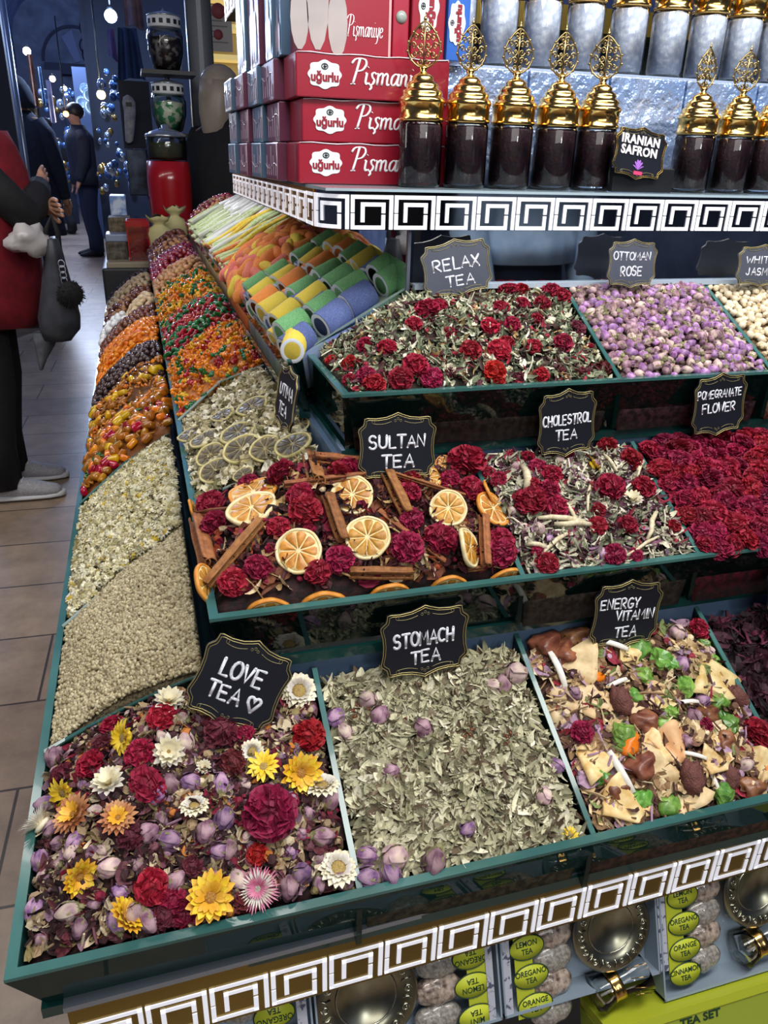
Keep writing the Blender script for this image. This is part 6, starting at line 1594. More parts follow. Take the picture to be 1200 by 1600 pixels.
def L2W(x, s, o=0.0): return PL0 + Vector((1, 0, 0)) * x + PD * s + PN * o
def flatbox(mb, x0, s0, x1, s1, o0, o1):
    P = [L2W(x0, s1, o0), L2W(x1, s1, o0), L2W(x1, s0, o0), L2W(x0, s0, o0), L2W(x0, s1, o1), L2W(x1, s1, o1), L2W(x1, s0, o1), L2W(x0, s0, o1)]
    return mb.hexa(P)
def tea_set(label, x0, x1, s1):
    t = empty('tea_set_box', tuple(L2W((x0 + x1) / 2, s1, -.02)), label, 'tea set'); 
    b = MB(); flatbox(b, x0, -.06, x1, s1, -.05, -.028)
    for (a, c) in ((x0, x0 + .002), (x1 - .002, x1)): flatbox(b, a, -.06, c, s1, -.028, 0)
    flatbox(b, x0, s1 - .003, x1, s1, -.028, 0)
    into(b.build('tray', TRAYM, smooth=False), t); return t
def in_plane(o, x, s, out, rot=0.0):
    m4 = Matrix((Vector((1, 0, 0)), -PD, PN)).transposed().to_4x4() @ Matrix.Rotation(rot, 4, 'Z'); m4.translation = L2W(x, s, out); o.matrix_local = Matrix.Translation(-Vector(o.parent.location)) @ m4
def plate(t, px, py, rpx):
    x, s = loc_pl(px, py); R = rpx * pix(L2W(x, s))[2] / FPX
    o = MB().lathe([(0, -.004), (.5, -.004), (.56, .0), (.66, .004), (.93, .006), (1, .004), (1, .001)], 40).build('pewter_plate', PEWT, t)
    for v in o.data.vertices: v.co = Vector((v.co.x * R, v.co.y * R, v.co.z))
    in_plane(o, x, s, -.006)
    e = MB()
    for k in range(14):
        a = 2 * pi * k / 14; c = Vector((.80 * R * cos(a), .80 * R * sin(a), .0055))
        e.tube([c + Vector((R * .085 * (1 - q / 14) * cos(q * .8 + a), R * .085 * (1 - q / 14) * sin(q * .8 + a), 0)) for q in range(11)], R * .014, 5)
        a2 = a + pi / 14; e.tube([(R * .70 * cos(a2), R * .70 * sin(a2), .005), (R * .80 * cos(a2 + .05), R * .80 * sin(a2 + .05), .006), (R * .90 * cos(a2), R * .90 * sin(a2), .006)], R * .014, 5)
    e.tube([(R * .58 * cos(b), R * .58 * sin(b), .0015) for b in [2 * pi * i / 30 for i in range(30)]], R * .018, 5, closed=True)
    for a in (.5, 2.6): e.tube([(-R * .36 * cos(a), -R * .36 * sin(a), -.0032), (R * .36 * cos(a), R * .36 * sin(a), -.0032)], R * .012, 4)
    e.build('embossing', M('bright_pewter', '#c9c9b8', rough=.2, metal=1.0), o)
def strip_labels(t, px0, py0, px1, py1, ovals, flip):
    x0, s0 = loc_pl(px0, py0); x1, s1 = loc_pl(px1, py1); w = .0105; b = MB()
    flatbox(b, (x0 + x1) / 2 - w, -.05, (x0 + x1) / 2 + w, s1, -.004, -.0025); st = into(b.build('label_strip', YELB, smooth=False), t)
    for (px, py, words) in ovals:
        x, s = loc_pl(px, py); o = MB().lathe([(0, 0), (1, 0), (1, .0008), (.0, .0009)], 26).build('label_oval', YELO, t)
        for v in o.data.vertices: v.co = Vector((v.co.x * .0205, v.co.y * .0135, v.co.z))
        in_plane(o, x, s, -.0024, pi if flip else 0)
        rg = MB(); rg.tube([(.0205 * cos(a), .0135 * sin(a), .0008) for a in [2 * pi * i / 28 for i in range(28)]], .0007, 4, closed=True); rg.build('oval_ring', DKG, o)
        for k, wd in enumerate(words):
            tx = text_mesh('lettering', wd, .0088, DKG, o, xs=.85, bold=.0001, ext=.0002); tx.location = (0, .0042 - .0088 * k, .0011)
def pouch(t, px0, py0, px1, py1, th=.011, m=POUCH):
    x0, s0 = loc_pl(px0, py0); x1, s1 = loc_pl(px1, py1); L_ = abs(x1 - x0); rr = th * 1.35
    mb = MB(); rings = []
    for i in range(13):
        q = i / 12; k = (sin(pi * min(1, max(0, q * .94 + .03))) ** .45) * (1 + .06 * sin(q * 17))
        rings.append([(-L_ / 2 + L_ * q, rr * k * cos(a) * 1.15, rr * k * .75 * sin(a)) for a in [2 * pi * j / 12 for j in range(12)]])
    o = mb.loft(rings).build('tea_pouch', m, t); in_plane(o, (x0 + x1) / 2, (s0 + s1) / 2, -.012)
def glass_cup(t, px, py, rot):
    x, s = loc_pl(px, py); R = .026
    o = MB().lathe([(.0, -.034), (.6 * R, -.033), (.8 * R, -.028), (.62 * R, -.008), (.7 * R, .01), (.98 * R, .034), (.93 * R, .034), (.62 * R, .01), (.55 * R, -.01), (.7 * R, -.026), (0, -.029)], 28).build('glass_cup', JGLASS, t)
    m4 = Matrix((Vector((1, 0, 0)), -PD, PN)).transposed().to_4x4() @ Matrix.Rotation(rot, 4, 'Z') @ Matrix.Rotation(pi / 2, 4, 'Y'); m4.translation = L2W(x, s, -.012); o.matrix_local = Matrix.Translation(-Vector(t.location)) @ m4
    g = MB(); g.lathe([(.67 * R, -.011), (.645 * R, -.008), (.655 * R, -.003), (.70 * R, .002)], 24); g.build('gold_ring', GOLD, o)
    g = MB(); 
    for k in range(12):
        a = 2 * pi * k / 12; g.tube([(R * .76 * cos(a), R * .76 * sin(a), .012), (R * .99 * cos(a + .2), R * .99 * sin(a + .2), .030)], .0005, 4)
    g.build('gilt_lines', GOLD, o)
def pat(t, px0, py0, px1):
    x0, s0 = loc_pl(px0, py0); x1, _ = loc_pl(px1, py0); b = MB(); flatbox(b, x0, -.05, x1, .10, -.003, -.001); into(b.build('patterned_strip', PATT, smooth=False), t)
xs = lambda px, py=1500: loc_pl(px, py)[0]
t = tea_set('tea set box at the left end showing one upside-down oregano label', xs(330, 1585), xs(486, 1560), .10)
strip_labels(t, 428, 1565, 440, 1600, [(429, 1588, ('OREGANO', 'TEA')), (445, 1640, ('LEMON', 'TEA'))], True); pouch(t, 345, 1590, 412, 1580, m=POUCH2); pat(t, 462, 1560, 478)
t = tea_set('tea set box with pewter plate at left and labels upside down', xs(490, 1555), xs(778, 1490), .10)
plate(t, 574, 1562, 84); strip_labels(t, 742, 1490, 752, 1590, [(736, 1496, ('OREGANO', 'TEA')), (740, 1541, ('LEMON', 'TEA')), (746, 1590, ('MINT', 'TEA'))], True)
for i, (y0, m) in enumerate([(1510, POUCH2), (1553, POUCH), (1598, POUCH2)]): pouch(t, 654, y0 + 12, 726, y0 - 6, m=m)
pat(t, 757, 1480, 768)
t = tea_set('tea set box in the middle with plate, gilt glass and three upright labels', xs(782, 1490), xs(1026, 1420), .10)
strip_labels(t, 808, 1470, 835, 1590, [(824, 1482, ('LEMON', 'TEA')), (831, 1527, ('OREGANO', 'TEA')), (838, 1572, ('ORANGE', 'TEA'))], False)
for i, (y0, m) in enumerate([(1468, POUCH), (1505, POUCH2), (1545, POUCH), (1588, POUCH2)]): pouch(t, 836, y0 + 8, 900, y0 - 8, m=m)
plate(t, 958, 1454, 68); glass_cup(t, 972, 1545, .25); pat(t, 782, 1480, 796)
t = tea_set('tea set box at the right with plate, cup and four upright labels', xs(1030, 1420), xs(1290, 1380), .135)
strip_labels(t, 1050, 1395, 1065, 1530, [(1068, 1402, ('LEMON', 'TEA')), (1070, 1444, ('OREGANO', 'TEA')), (1072, 1485, ('ORANGE', 'TEA')), (1073, 1523, ('CINNAMON', 'TEA'))], False)
for i, (y0, m) in enumerate([(1395, POUCH), (1432, POUCH2), (1466, POUCH), (1505, POUCH2)]): pouch(t, 1080, y0 + 6, 1134, y0 - 6, m=m)
plate(t, 1186, 1390, 62); glass_cup(t, 1196, 1478, .2); pat(t, 1028, 1420, 1040)
# lime carton below the right tea set
t = empty('tea_carton', tuple(L2W(.55, .12)), 'lime green carton lettered TEA SET lying below the right tea set', 'carton')
x0, s0 = loc_pl(985, 1600); s_ = .138
b = MB(); flatbox(b, xs(940, 1570), s_, XE, s_ + .011, -.05, .012); into(b.build('carton_lid', YELB, smooth=False), t)
b = MB(); flatbox(b, xs(940, 1590), s_ + .012, XE, s_ + .06, -.05, .010); into(b.build('carton_side', M('lime_side', '#9aa83a', rough=.4), smooth=False), t)
x, s = loc_pl(1085, 1582); tx = text_mesh('lettering', 'TEA SET', .013, DKG, t, xs=1.15, bold=.0003); in_plane(tx, x, s_ + .0195, .0104)
# ================================================================== people
SKIN = M('skin', '#b98a72', rough=.55, col2='#a87860', scale=8, sss=.05)
NAVY = M('navy_cloth', '#1b2236', rough=.85, col2='#141a2b', scale=30, bump=.3, bscale=60)
BLACKC = M('black_cloth', '#121318', rough=.85, col2='#0c0d11', scale=30, bump=.3, bscale=60)
REDC = M('crimson_wool', '#7c1222', rough=.9, col2='#68101d', scale=40, bump=.3, bscale=120)
GREYC = M('grey_cloth', '#5d6068', rough=.85, col2='#4a4d55', scale=30, bump=.3)
BLUEC = M('pale_blue_cloth', '#9db2cc', rough=.8, col2='#8aa2bf', scale=20, bump=.3)
SHOE = M('pale_grey_mesh_shoe', '#a9a7ab', rough=.7, col2='#95949a', scale=120, bump=.3)
SOLE = M('white_sole', '#c9c9cc', rough=.6)
HAIRD = M('dark_hair', '#16130f', rough=.5, col2='#241d18', scale=60)
HAIRB = M('ash_blond_hair', '#93877a', rough=.45, col2='#7a6f63', scale=6)
def skin_body(name, V, E, R, mat, root=0):
    me = bpy.data.meshes.new(name); me.from_pydata(V, E, []); o = bpy.data.objects.new(name, me); COL.objects.link(o)
    sk = o.modifiers.new('skin', 'SKIN'); sk.use_smooth_shade = True; su = o.modifiers.new('sub', 'SUBSURF'); su.levels = 2; su.render_levels = 2
    lay = me.skin_vertices[0].data
    for i, r in enumerate(R): lay[i].radius = r if hasattr(r, '__len__') else (r, r); lay[i].use_root = (i == root)
    bpy.context.view_layer.update(); m2 = mesh_of(o); bpy.data.objects.remove(o)
    m2.materials.clear(); m2.materials.append(mat); m2.polygons.foreach_set('use_smooth', [True] * len(m2.polygons)); m2.name = name
    return obj(name, m2)
def ring(c, rx, ry, n=20, tilt=0, ph=0, fold=0, k=7):
    return [(c[0] + rx * cos(a) * (1 + fold * sin(k * a + ph)), c[1] + ry * sin(a) * (1 + fold * sin(k * a + ph)), c[2] + tilt * cos(a)) for a in [2 * pi * i / n for i in range(n)]]
def hand(V, E, R, w, d, side, nrm):
    """palm, four unequal curled fingers and a thumb from wrist index w; d = pointing direction, side = towards the thumb, nrm = curl direction"""
    d, side, nrm = Vector(d).normalized(), Vector(side).normalized(), Vector(nrm).normalized()
    p0 = Vector(V[w]); base = len(V); V.append(tuple(p0 + d * .05)); R.append((.034, .018)); E.append((w, base))
    for i, (off, l) in enumerate(((.026, .068), (.009, .078), (-.009, .072), (-.026, .056))):
        k = len(V); a = p0 + d * .085 + side * off
        V.append(tuple(a)); V.append(tuple(a + d * l * .5 + nrm * .008)); V.append(tuple(a + d * l * .9 + nrm * .028)); R.extend([.0095, .0085, .007]); E.extend([(base, k), (k, k + 1), (k + 1, k + 2)])
    k = len(V); a = p0 + d * .03 + side * .03
    V.append(tuple(a)); V.append(tuple(a + d * .03 + side * .02 + nrm * .01)); V.append(tuple(a + d * .058 + side * .022 + nrm * .018)); R.extend([.012, .0105, .008]); E.extend([(base, k), (k, k + 1), (k + 1, k + 2)])
def person(label, loc, rz, H=1.72, arms=None, coat=NAVY, trousers=NAVY, hair=HAIRD, shoe=None, hem=.82, long_hair=False, stride=0.0, bend=0.0, hood=False, wide=1.0, slim=1.0, lean=0.0):
    s = H / 1.72; arms = arms or [((.03, .24, 1.10), (.12, .22, .88)), ((.03, -.24, 1.10), (.12, -.22, .88))]
    L = lambda z: lean * min(1, max(0, z / .9))
    B = lambda x, y, z: (x + bend * max(0, z - .9) + L(z), y, z)
    V = [B(0, 0, .94), B(.0, 0, 1.14), B(-.01, 0, 1.33), B(.0, 0, 1.45), B(.02, 0, 1.53), B(.035, 0, 1.61), B(.02, 0, 1.68), B(.105, 0, 1.585), B(.03, .075, 1.595), B(.03, -.075, 1.595)]
    R = [(.12, .16), (.11, .14), (.11, .16), (.055, .055), (.07, .065), (.092, .075), (.06, .055), .014, .014, .014]
    E = [(0, 1), (1, 2), (2, 3), (3, 4), (4, 5), (5, 6), (5, 7), (5, 8), (5, 9)]
    wr = []
    for k, (el, wv) in enumerate(arms):
        sy = 1 if k == 0 else -1; i = len(V)
        V += [B(-.01, sy * .17 * wide, 1.38), B(*el), B(*wv)]; R += [.062, .048, .03]; E += [(2, i), (i, i + 1), (i + 1, i + 2)]; wr.append(i + 2)
    for k, w in enumerate(wr):
        d = Vector(V[w]) - Vector(V[w - 1]); sy = 1 if k == 0 else -1
        hand(V, E, R, w, d, Vector((1, 0, .2)).cross(d) * sy if abs(d.normalized().x) < .9 else Vector((0, 0, 1)), Vector((0, -sy, 0)))
    for sy in (1, -1):
        i = len(V); st = stride * sy
        V += [(L(.86), sy * .09, .86), (.02 + L(.48) + st * .5, sy * .10, .48), (st - .03, sy * .10, .09), (st + .05, sy * .10, .045), (st + .15, sy * .11, .03)]; R += [.095, .06, .042, .04, .03]; E += [(0, i), (i, i + 1), (i + 1, i + 2), (i + 2, i + 3), (i + 3, i + 4)]
    V = [(x * s, y * s, z * s) for x, y, z in V]; R = [tuple(q * s for q in r) if hasattr(r, '__len__') else r * s for r in R]
    o = skin_body('person', V, E, R, SKIN); tag(o, label, 'person'); o.location = loc; o.rotation_euler = (0, 0, rz)
    S = lambda p: (p[0] * s, p[1] * s, p[2] * s)
    c = MB()
    prof = [(hem, .17, .225), (hem + .12, .165, .215), (1.05, .155, .20), (1.2, .16, .215), (1.33, .15, .225), (1.40, .12, .20), (1.44, .085, .13), (1.49, .075, .085)]
    c.loft([[S(p) for p in ring(B(0, 0, z), rx * wide, ry * wide, 24, fold=.03 if z < 1.2 else .01, ph=z * 9)] for z, rx, ry in prof])
    co = c.build('coat', coat, o)
    for k, (el, wv) in enumerate(arms):
        sy = 1 if k == 0 else -1; a, b2, c2 = Vector(B(-.01, sy * .17 * wide, 1.38)), Vector(B(*el)), Vector(B(*wv))
        m = MB(); m.tube([S(p) for p in (a + Vector((0, -sy * .05, .02)), a.lerp(b2, .25), a.lerp(b2, .7), b2, b2.lerp(c2, .35), b2.lerp(c2, .75), c2)], [q * s * (slim if i > 1 else 1) for i, q in enumerate((.078, .082, .074, .068, .062, .054, .047))], 14); m.build('sleeve', coat, o)
    t = MB(); t.loft([[S(p) for p in ring((L(z), 0, z), rx, ry, 20)] for z, rx, ry in ((.80, .14, .185), (.9, .14, .185), (1.0, .135, .17))])
    for sy in (1, -1):
        st = stride * sy
        t.loft([[S(p) for p in ring((q[0] + L(q[2]), q[1], q[2]), r, r, 16, fold=.03, ph=q[2] * 20)] for q, r in (((st - .02, sy * .10, .06), .075), ((st - .02, sy * .10, .22), .078), ((.02 + st * .5, sy * .10, .48), .082), ((.01 + st * .15, sy * .095, .72), .10), ((0, sy * .085, .86), .115))])
    t.build('trousers', trousers, o)
    for sy in (1, -1):
        st = stride * sy; m = MB()
        m.loft([[(S((st + x, sy * .105 + w * cos(a), zc + h * sin(a)))) for a in [2 * pi * i / 14 for i in range(14)]] for x, w, zc, h in ((-.085, .018, .045, .03), (-.06, .036, .052, .045), (0, .042, .055, .05), (.07, .044, .045, .04), (.14, .044, .034, .029), (.18, .034, .03, .022), (.20, .012, .028, .01))]); m.build('shoe', shoe or BLACKC, o)
    h = MB()
    hb = B(.02, 0, 1.625)
    h.ball((hb[0] - .018, 0, hb[2] + .01), (.105, .09, .095), 16, 10)
    if long_hair:
        h.loft([ring((hb[0] - .035 - q * .012, 0, hb[2] + .03 - q * .075), (.085, .088, .08, .06, .035)[q], (.092, .096, .09, .075, .05)[q], 16, fold=.05, k=5) for q in range(5)])
    if hood: h.loft([ring((hb[0] - .02, 0, hb[2] + .08 - q * .05), (.06, .11, .125, .13, .12)[q], (.06, .10, .12, .13, .13)[q], 16) for q in range(5)])
    h.v = [S(p) for p in h.v]
    h.build('hood' if hood else 'hair', coat if hood else hair, o)
    return o
def X_at(px, py, y): return at_y(px, py, y).x
# ---- woman in the crimson wrap, close by on the left (faces the stall)
WY = 3.24
w = person('person in a crimson wrap and light grey sneakers standing by the stall, arms folded', (X_at(22, 760, WY), WY, 0), 0, 1.66,
           arms=[((.22, .20, 1.13), (.32, -.02, 1.13)), ((.27, -.20, 1.10), (.30, .05, 1.19))], coat=BLACKC, trousers=BLACKC, hair=HAIRD, shoe=SHOE, hem=.70, bend=-.05, slim=.88, lean=-.02)
wx = w.location.x
for c in list(w.children):
    if c.name.startswith('shoe'):
        k = MB(); ys = [v.co.y for v in c.data.vertices]; ym = (min(ys) + max(ys)) / 2
        k.loft([[(x, ym + wd * cos(a), max(.002, .014 + .013 * sin(a))) for a in [2 * pi * i / 12 for i in range(12)]] for x, wd in ((-.10, .02), (-.075, .042), (0, .046), (.08, .05), (.15, .047), (.19, .034), (.205, .012))]); k.build('sole', SOLE, c)
        k = MB()
        for q in range(4): k.tube([(.03 + q * .022, ym - .03, .088 - q * .010), (.035 + q * .022, ym, .100 - q * .012), (.03 + q * .022, ym + .03, .088 - q * .010)], .003, 5)
        k.build('laces', SOLE, c)
# wrap: open-fronted crimson cloth over the shoulders, edges following the photograph's silhouette
wr = MB(); rows = [(-8, 205), (8, 232), (26, 270), (40, 320), (48, 380), (54, 440), (60, 490), (56, 522)]
rings = []
for i, (px, py) in enumerate(rows):
    p = at_y(px, py, WY - .18); xf = p.x - wx; z = p.z
    n = 22; rr2 = []
    for q in range(n + 1):
        a = -2.6 + 2.75 * q / n      # from the back round the near side to the front edge
        rx = max(.12, min(.215 + .012 * i, (xf + .20))); cx = xf - rx
        rr2.append((cx + rx * cos(a) * (1 + .02 * sin(9 * a + i)), .235 * sin(a) * (1.0 if i > 1 else .8) + .0, z + .06 * (1 - (q / n)) * (i > 5)))
    rings.append(rr2)
V = [p for r in rings for p in r]; n = len(rings[0]); F = [(i * n + q, i * n + q + 1, (i + 1) * n + q + 1, (i + 1) * n + q) for i in range(len(rings) - 1) for q in range(n - 1)]
sh = wr.add(V, F).build('wrap', REDC, w); md = sh.modifiers.new('solid', 'SOLIDIFY'); md.thickness = .012
# handbag with a fur ball, hanging from the folded arm
BY = WY - .25
def bagpt(px, py): return at_y(px, py, BY)
bag = empty('handbag', tuple(bagpt(92, 530)), 'slouchy dark grey handbag hanging from the arm of the person in crimson', 'handbag')
bm_ = MB(); rings = []
for (x0, x1, y) in ((74, 92, 372), (70, 100, 400), (66, 108, 430), (62, 118, 465), (60, 126, 495), (62, 126, 515), (70, 112, 532)):
    a, b2 = bagpt(x0, y), bagpt(x1, y); c = (a + b2) / 2; rings.append(ring(c, (b2.x - a.x) / 2, .07 if y < 525 else .03, 20, fold=.04, ph=y))
into(bm_.loft(rings).build('bag_body', M('grey_leather', '#3a3d45', rough=.5, col2='#2c2f36', scale=20, bump=.3)), bag)
s_ = MB(); s_.tube([bagpt(70, 400), bagpt(72, 360), bagpt(80, 338), bagpt(90, 362), bagpt(94, 402)], .009, 8); into(s_.build('strap', BLACKC), bag)
s_ = MB(); s_.ball(at_y(110, 459, BY - .07), (.042, .042, .042), 20, 12); r = random.Random(5); c = at_y(110, 459, BY - .07)
for k in range(260):
    d = Vector((r.gauss(0, 1), r.gauss(0, 1), r.gauss(0, 1))).normalized(); s_.tube([c + d * .036, c + d * .05 + Vector((0, 0, -.003))], [.0022, .0006], 3, cap=False)
into(s_.build('fur_ball', M('black_fur', '#0b0b0e', rough=.9)), bag)
s_ = MB(); 
for k in range(5): s_.tube([at_y(96 + k * 1.5, 412 + k * 9, BY - .072) + Vector((.010 * cos(a), 0, .012 * sin(a))) for a in [2 * pi * i / 10 for i in range(10)]], .0022, 5, closed=True)
into(s_.build('key_rings', STEEL), bag)
b2_ = MB(); rings = []
for (x0, x1, y) in ((50, 92, 520), (54, 86, 540), (58, 74, 560), (62, 68, 576)):
    a, b2 = at_y(x0, y, BY + .1), at_y(x1, y, BY + .1); rings.append(ring((a + b2) / 2, (b2.x - a.x) / 2, .03, 12))
tag(b2_.loft(rings).build('cloth_pouch', GREYC), 'grey cloth pouch hanging behind the dark handbag', 'pouch')
s_ = blob('plastic_bag', M('white_plastic_bag', '#a9a5a5', rough=.3, coat=.4), 8, .13, .12, .10, .5, 3, 'crumpled pale plastic bag held under the folded arms', 'bag', 18, 12); s_.location = at_y(46, 374, WY - .26)
# ---- people further down the bazaar
y = 7.4; person('person in a dark hooded coat walking away behind the one in crimson', (X_at(62, 400, y), y, 0), radians(60), 1.78, coat=NAVY, trousers=NAVY, hood=True, hem=.60, wide=1.12)
y = 11.3; person('person in a navy jacket standing in the aisle facing left', (X_at(150, 396, y), y, 0), radians(190), 1.78, coat=NAVY, trousers=M('dark_blue_jeans', '#18213c', rough=.85), hem=.84, bend=.06, wide=1.12)
y = 14.5; person('person in dark clothes striding far down the aisle', (X_at(92, 345, y), y, 0), radians(120), 1.7, coat=BLACKC, trousers=BLACKC, stride=.22)
y = 4.35; person('person with ash blond hair in a black jacket behind the red grinder', (X_at(352, 300, y), y, 0), radians(40), 1.66, coat=BLACKC, trousers=BLACKC, hair=HAIRB, long_hair=True, arms=[((.10, .26, 1.12), (.32, .16, 1.08)), ((.06, -.26, 1.12), (.30, -.14, 1.05))])
# ---- people whom the mirror shows
p = at_y(812, 380, 2.62); person('person in a pale blue top seen in the mirror', (p.x, 2 * YM - 2.62, 0), radians(80), 1.66, coat=BLUEC, trousers=M('dark_denim', '#1d2434', rough=.85), hair=HAIRD, hem=p.z - .02)
p = at_y(915, 384, 10.5); person('person in dark jeans and white-soled shoes seen small in the mirror', (p.x, 2 * YM - 10.5, 0), radians(200), 1.72, coat=GREYC, trousers=BLACKC, shoe=SOLE, stride=.15)
p = at_y(1080, 384, 10.8); person('person in striped dark trousers seen at the right of the mirror', (p.x, 2 * YM - 10.8, 0), radians(-20), 1.72, coat=BLACKC, trousers=BLACKC, shoe=SOLE)
p = at_y(1105, 400, 9.0); d = MB(); d.box((p.x - .2, 2 * YM - 9.02, 0), (p.x + 1.3, 2 * YM - 8.97, 2.1))
struct(d.build('door_1', M('pale_blue_door', '#a9bfda', rough=.5), smooth=False))

# ================================================================== things at the far end of the counter
tag(MB().box((-.17, YE + .03, 0), (.60, YE + 1.4, .80), bev=.01).build('side_table', M('side_table_dark', '#2a2c30', rough=.5), smooth=False), 'dark low table at the end of the stall carrying the red grinder', 'table')
GY = 4.25
RED = M('red_enamel', '#a3141c', rough=.25, coat=.6)
c = at_y(266, 300, GY); mpp = pix(c)[2] / FPX; gx = c.x; R = 33 * mpp
zb = .80; zt_ = at_y(262, 250, GY).z; zh = at_y(262, 207, GY).z
g = empty('spice_grinder', (gx, GY, zb), 'big red spice grinder with a glass hopper of brown spice on top', 'grinder')
def gl(prof, name, m, z0=0, n=28): return MB().lathe([(r, z - z0) for r, z in prof], n).build(name, m, g)
gl([(R * .85, 0), (R * .98, (zt_ - zb) * .4), (R * 1.02, (zt_ - zb) * .8), (R * .96, zt_ - zb - .006), (0, zt_ - zb)], 'drum', RED)
gl([(R * .88, zt_ - zb), (R * .90, zt_ - zb + .02), (R * .90, zh - zb - .03), (R * .84, zh - zb - .012)], 'glass_hopper', JGLASS)
gl([(0, zt_ - zb + .004), (R * .84, zt_ - zb + .004), (R * .85, zh - zb - .045), (0, zh - zb - .04)], 'spice_filling', M('brown_spice', '#4a4030', rough=.9, col2='#33402c', scale=18))
gl([(R * .93, zh - zb - .02), (R * .95, zh - zb - .012), (R * .5, zh - zb + .01), (R * .16, zh - zb + .018), (R * .18, zh - zb + .03), (0, zh - zb + .036)], 'glass_lid', M('steel_lid', '#b9c0c4', rough=.2, metal=.8))
k = MB(); k.ball((.0, -R * 1.03, .10), (.018, .018, .018), 10, 6); k.tube([(.0, -R * 1.02, .10), (.02, -R * 1.12, .06), (-.005, -R * 1.1, .0)], .004, 6); k.build('knob', STEEL, g)
# two clear candy jars on a stand
KEYD = M('collar_ink', '#1c1c20', rough=.5)
def candy_jar(label, px, py0, py1, wpx, fillm, Y):
    a, b2 = at_y(px, py0, Y), at_y(px, py1, Y); mpp = pix(a)[2] / FPX; R = wpx / 2 * mpp; H = a.z - b2.z
    t = empty('candy_jar', (b2.x, Y, b2.z), label, 'jar')
    MB().lathe([(0, 0), (R * .6, 0), (R * .72, H * .04), (R * .98, H * .35), (R, H * .6), (R * .9, H * .76)], 24).build('glass_body', JGLASS, t)
    MB().lathe([(0, .005), (R * .6, .008), (R * .9, H * .35), (R * .9, H * .58), (0, H * .64)], 20).build('sweets_filling', fillm, t)
    co = MB().lathe([(R * .88, H * .75), (R * .9, H * .76), (R * .9, H * .94), (R * .86, H * .95)], 24).build('collar', WHITE, t)
    q = MB()
    for i in range(14):
        a_ = 2 * pi * i / 14; m4 = Matrix.Rotation(a_, 4, 'Z') @ Matrix.Translation((R * .902, 0, H * .85)); q.box((-.001, -.009, -.010), (.001, .009, .010), mat=m4)
    q.build('collar_pattern', KEYD, co, smooth=False)
    MB().lathe([(R * .92, H * .95), (R * .92, H * .97), (R * .4, H * 1.02), (R * .12, H * 1.04), (0, H * 1.1)], 24).build('lid', M('steel_lid', '#b9c0c4', rough=.2, metal=.8), t)
    return t
STRIPEM = M('striped_candy', '#c9cbb8', rough=.3, col2='#3f8a5c', scale=28, contrast=(.48, .54)); DARKC = M('dark_wrapped_candy', '#2a2024', rough=.3, col2='#8a8480', scale=30, contrast=(.5, .62))
candy_jar('clear candy jar with striped sweets just above the red grinder', 267, 128, 206, 54, STRIPEM, 4.55)
candy_jar('clear candy jar with dark wrapped sweets, higher one near the post', 262, 22, 112, 56, DARKC, 4.6)
j = at_y(262, 112, 4.6); tag(MB().box((j.x - .13, 4.48, j.z - .02), (j.x + .13, 4.72, j.z - .002)).box((j.x - .012, 4.72, .8), (j.x + .012, 4.74, j.z)).box((j.x - .13, 4.70, at_y(262, 206, 4.6).z - .02), (j.x + .13, 4.74, at_y(262, 206, 4.6).z - .004)).build('jar_stand', BLACK, smooth=False), 'black stand holding the two candy jars', 'stand')
j = at_y(267, 206, 4.55)
# post and cream shelves behind it
a, b2 = at_y(303, 0, 4.9), at_y(318, 165, 4.9)
pm = empty('steel_post', (b2.x, 4.9, 0), 'dark grey square steel post rising beside the candy jars', 'post')
MB().box((-.065, -.05, 0), (.065, .05, 3.4), bev=.006).build('shaft', M('post_grey', '#30353f', rough=.4, metal=.3), pm)
MB().box((-.012, -.054, 0), (.012, -.05, 3.4)).build('light_groove', M('post_light', '#7a818e', rough=.4), pm, smooth=False)
cs = empty('cream_shelf_unit', (X_at(350, 100, 6.2), 6.2, 0), 'cream lit shelf unit with a notice behind the blond person', 'shelf')
x0, x1 = X_at(316, 100, 6.2), X_at(470, 100, 6.2)
into(MB().box((x0, 6.25, 0), (x1, 6.30, 3.2)).build('back_board', M('cream_board', '#b5a988', rough=.6), smooth=False), cs)
for py in (2, 45, 92, 128):
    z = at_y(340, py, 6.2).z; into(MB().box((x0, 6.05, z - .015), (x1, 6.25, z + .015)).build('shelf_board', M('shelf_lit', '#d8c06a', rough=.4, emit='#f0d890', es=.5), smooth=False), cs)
a, b2 = at_y(323, 8, 6.0), at_y(364, 82, 6.0); into(MB().box((a.x, 5.995, b2.z), (b2.x, 6.005, a.z)).build('notice', M('notice_paper', '#b9b3aa', rough=.6), smooth=False), cs)
m = MB()
for i in range(9): m.box((a.x + .02, 5.992, b2.z + .05 + i * .03), (b2.x - .03 - .03 * (i % 3), 5.9945, b2.z + .056 + i * .03))
into(m.build('notice_print', M('grey_ink', '#7d7672', rough=.6), smooth=False), cs)
q = at_y(341, 17, 5.99); into(MB().lathe([(0, -.001), (.045, -.001), (.045, .001), (0, .001)], 20, mat=Matrix.Translation(q) @ Matrix.Rotation(pi / 2, 4, 'X')).build('notice_seal', M('notice_red', '#9a4a4a', rough=.6)), cs)
q = at_y(341, 54, 5.99); into(MB().lathe([(0, -.001), (.03, -.001), (.03, .001), (0, .001)], 20, mat=Matrix.Translation(q) @ Matrix.Rotation(pi / 2, 4, 'X')).build('notice_seal', M('notice_red', '#9a4a4a', rough=.6)), cs)
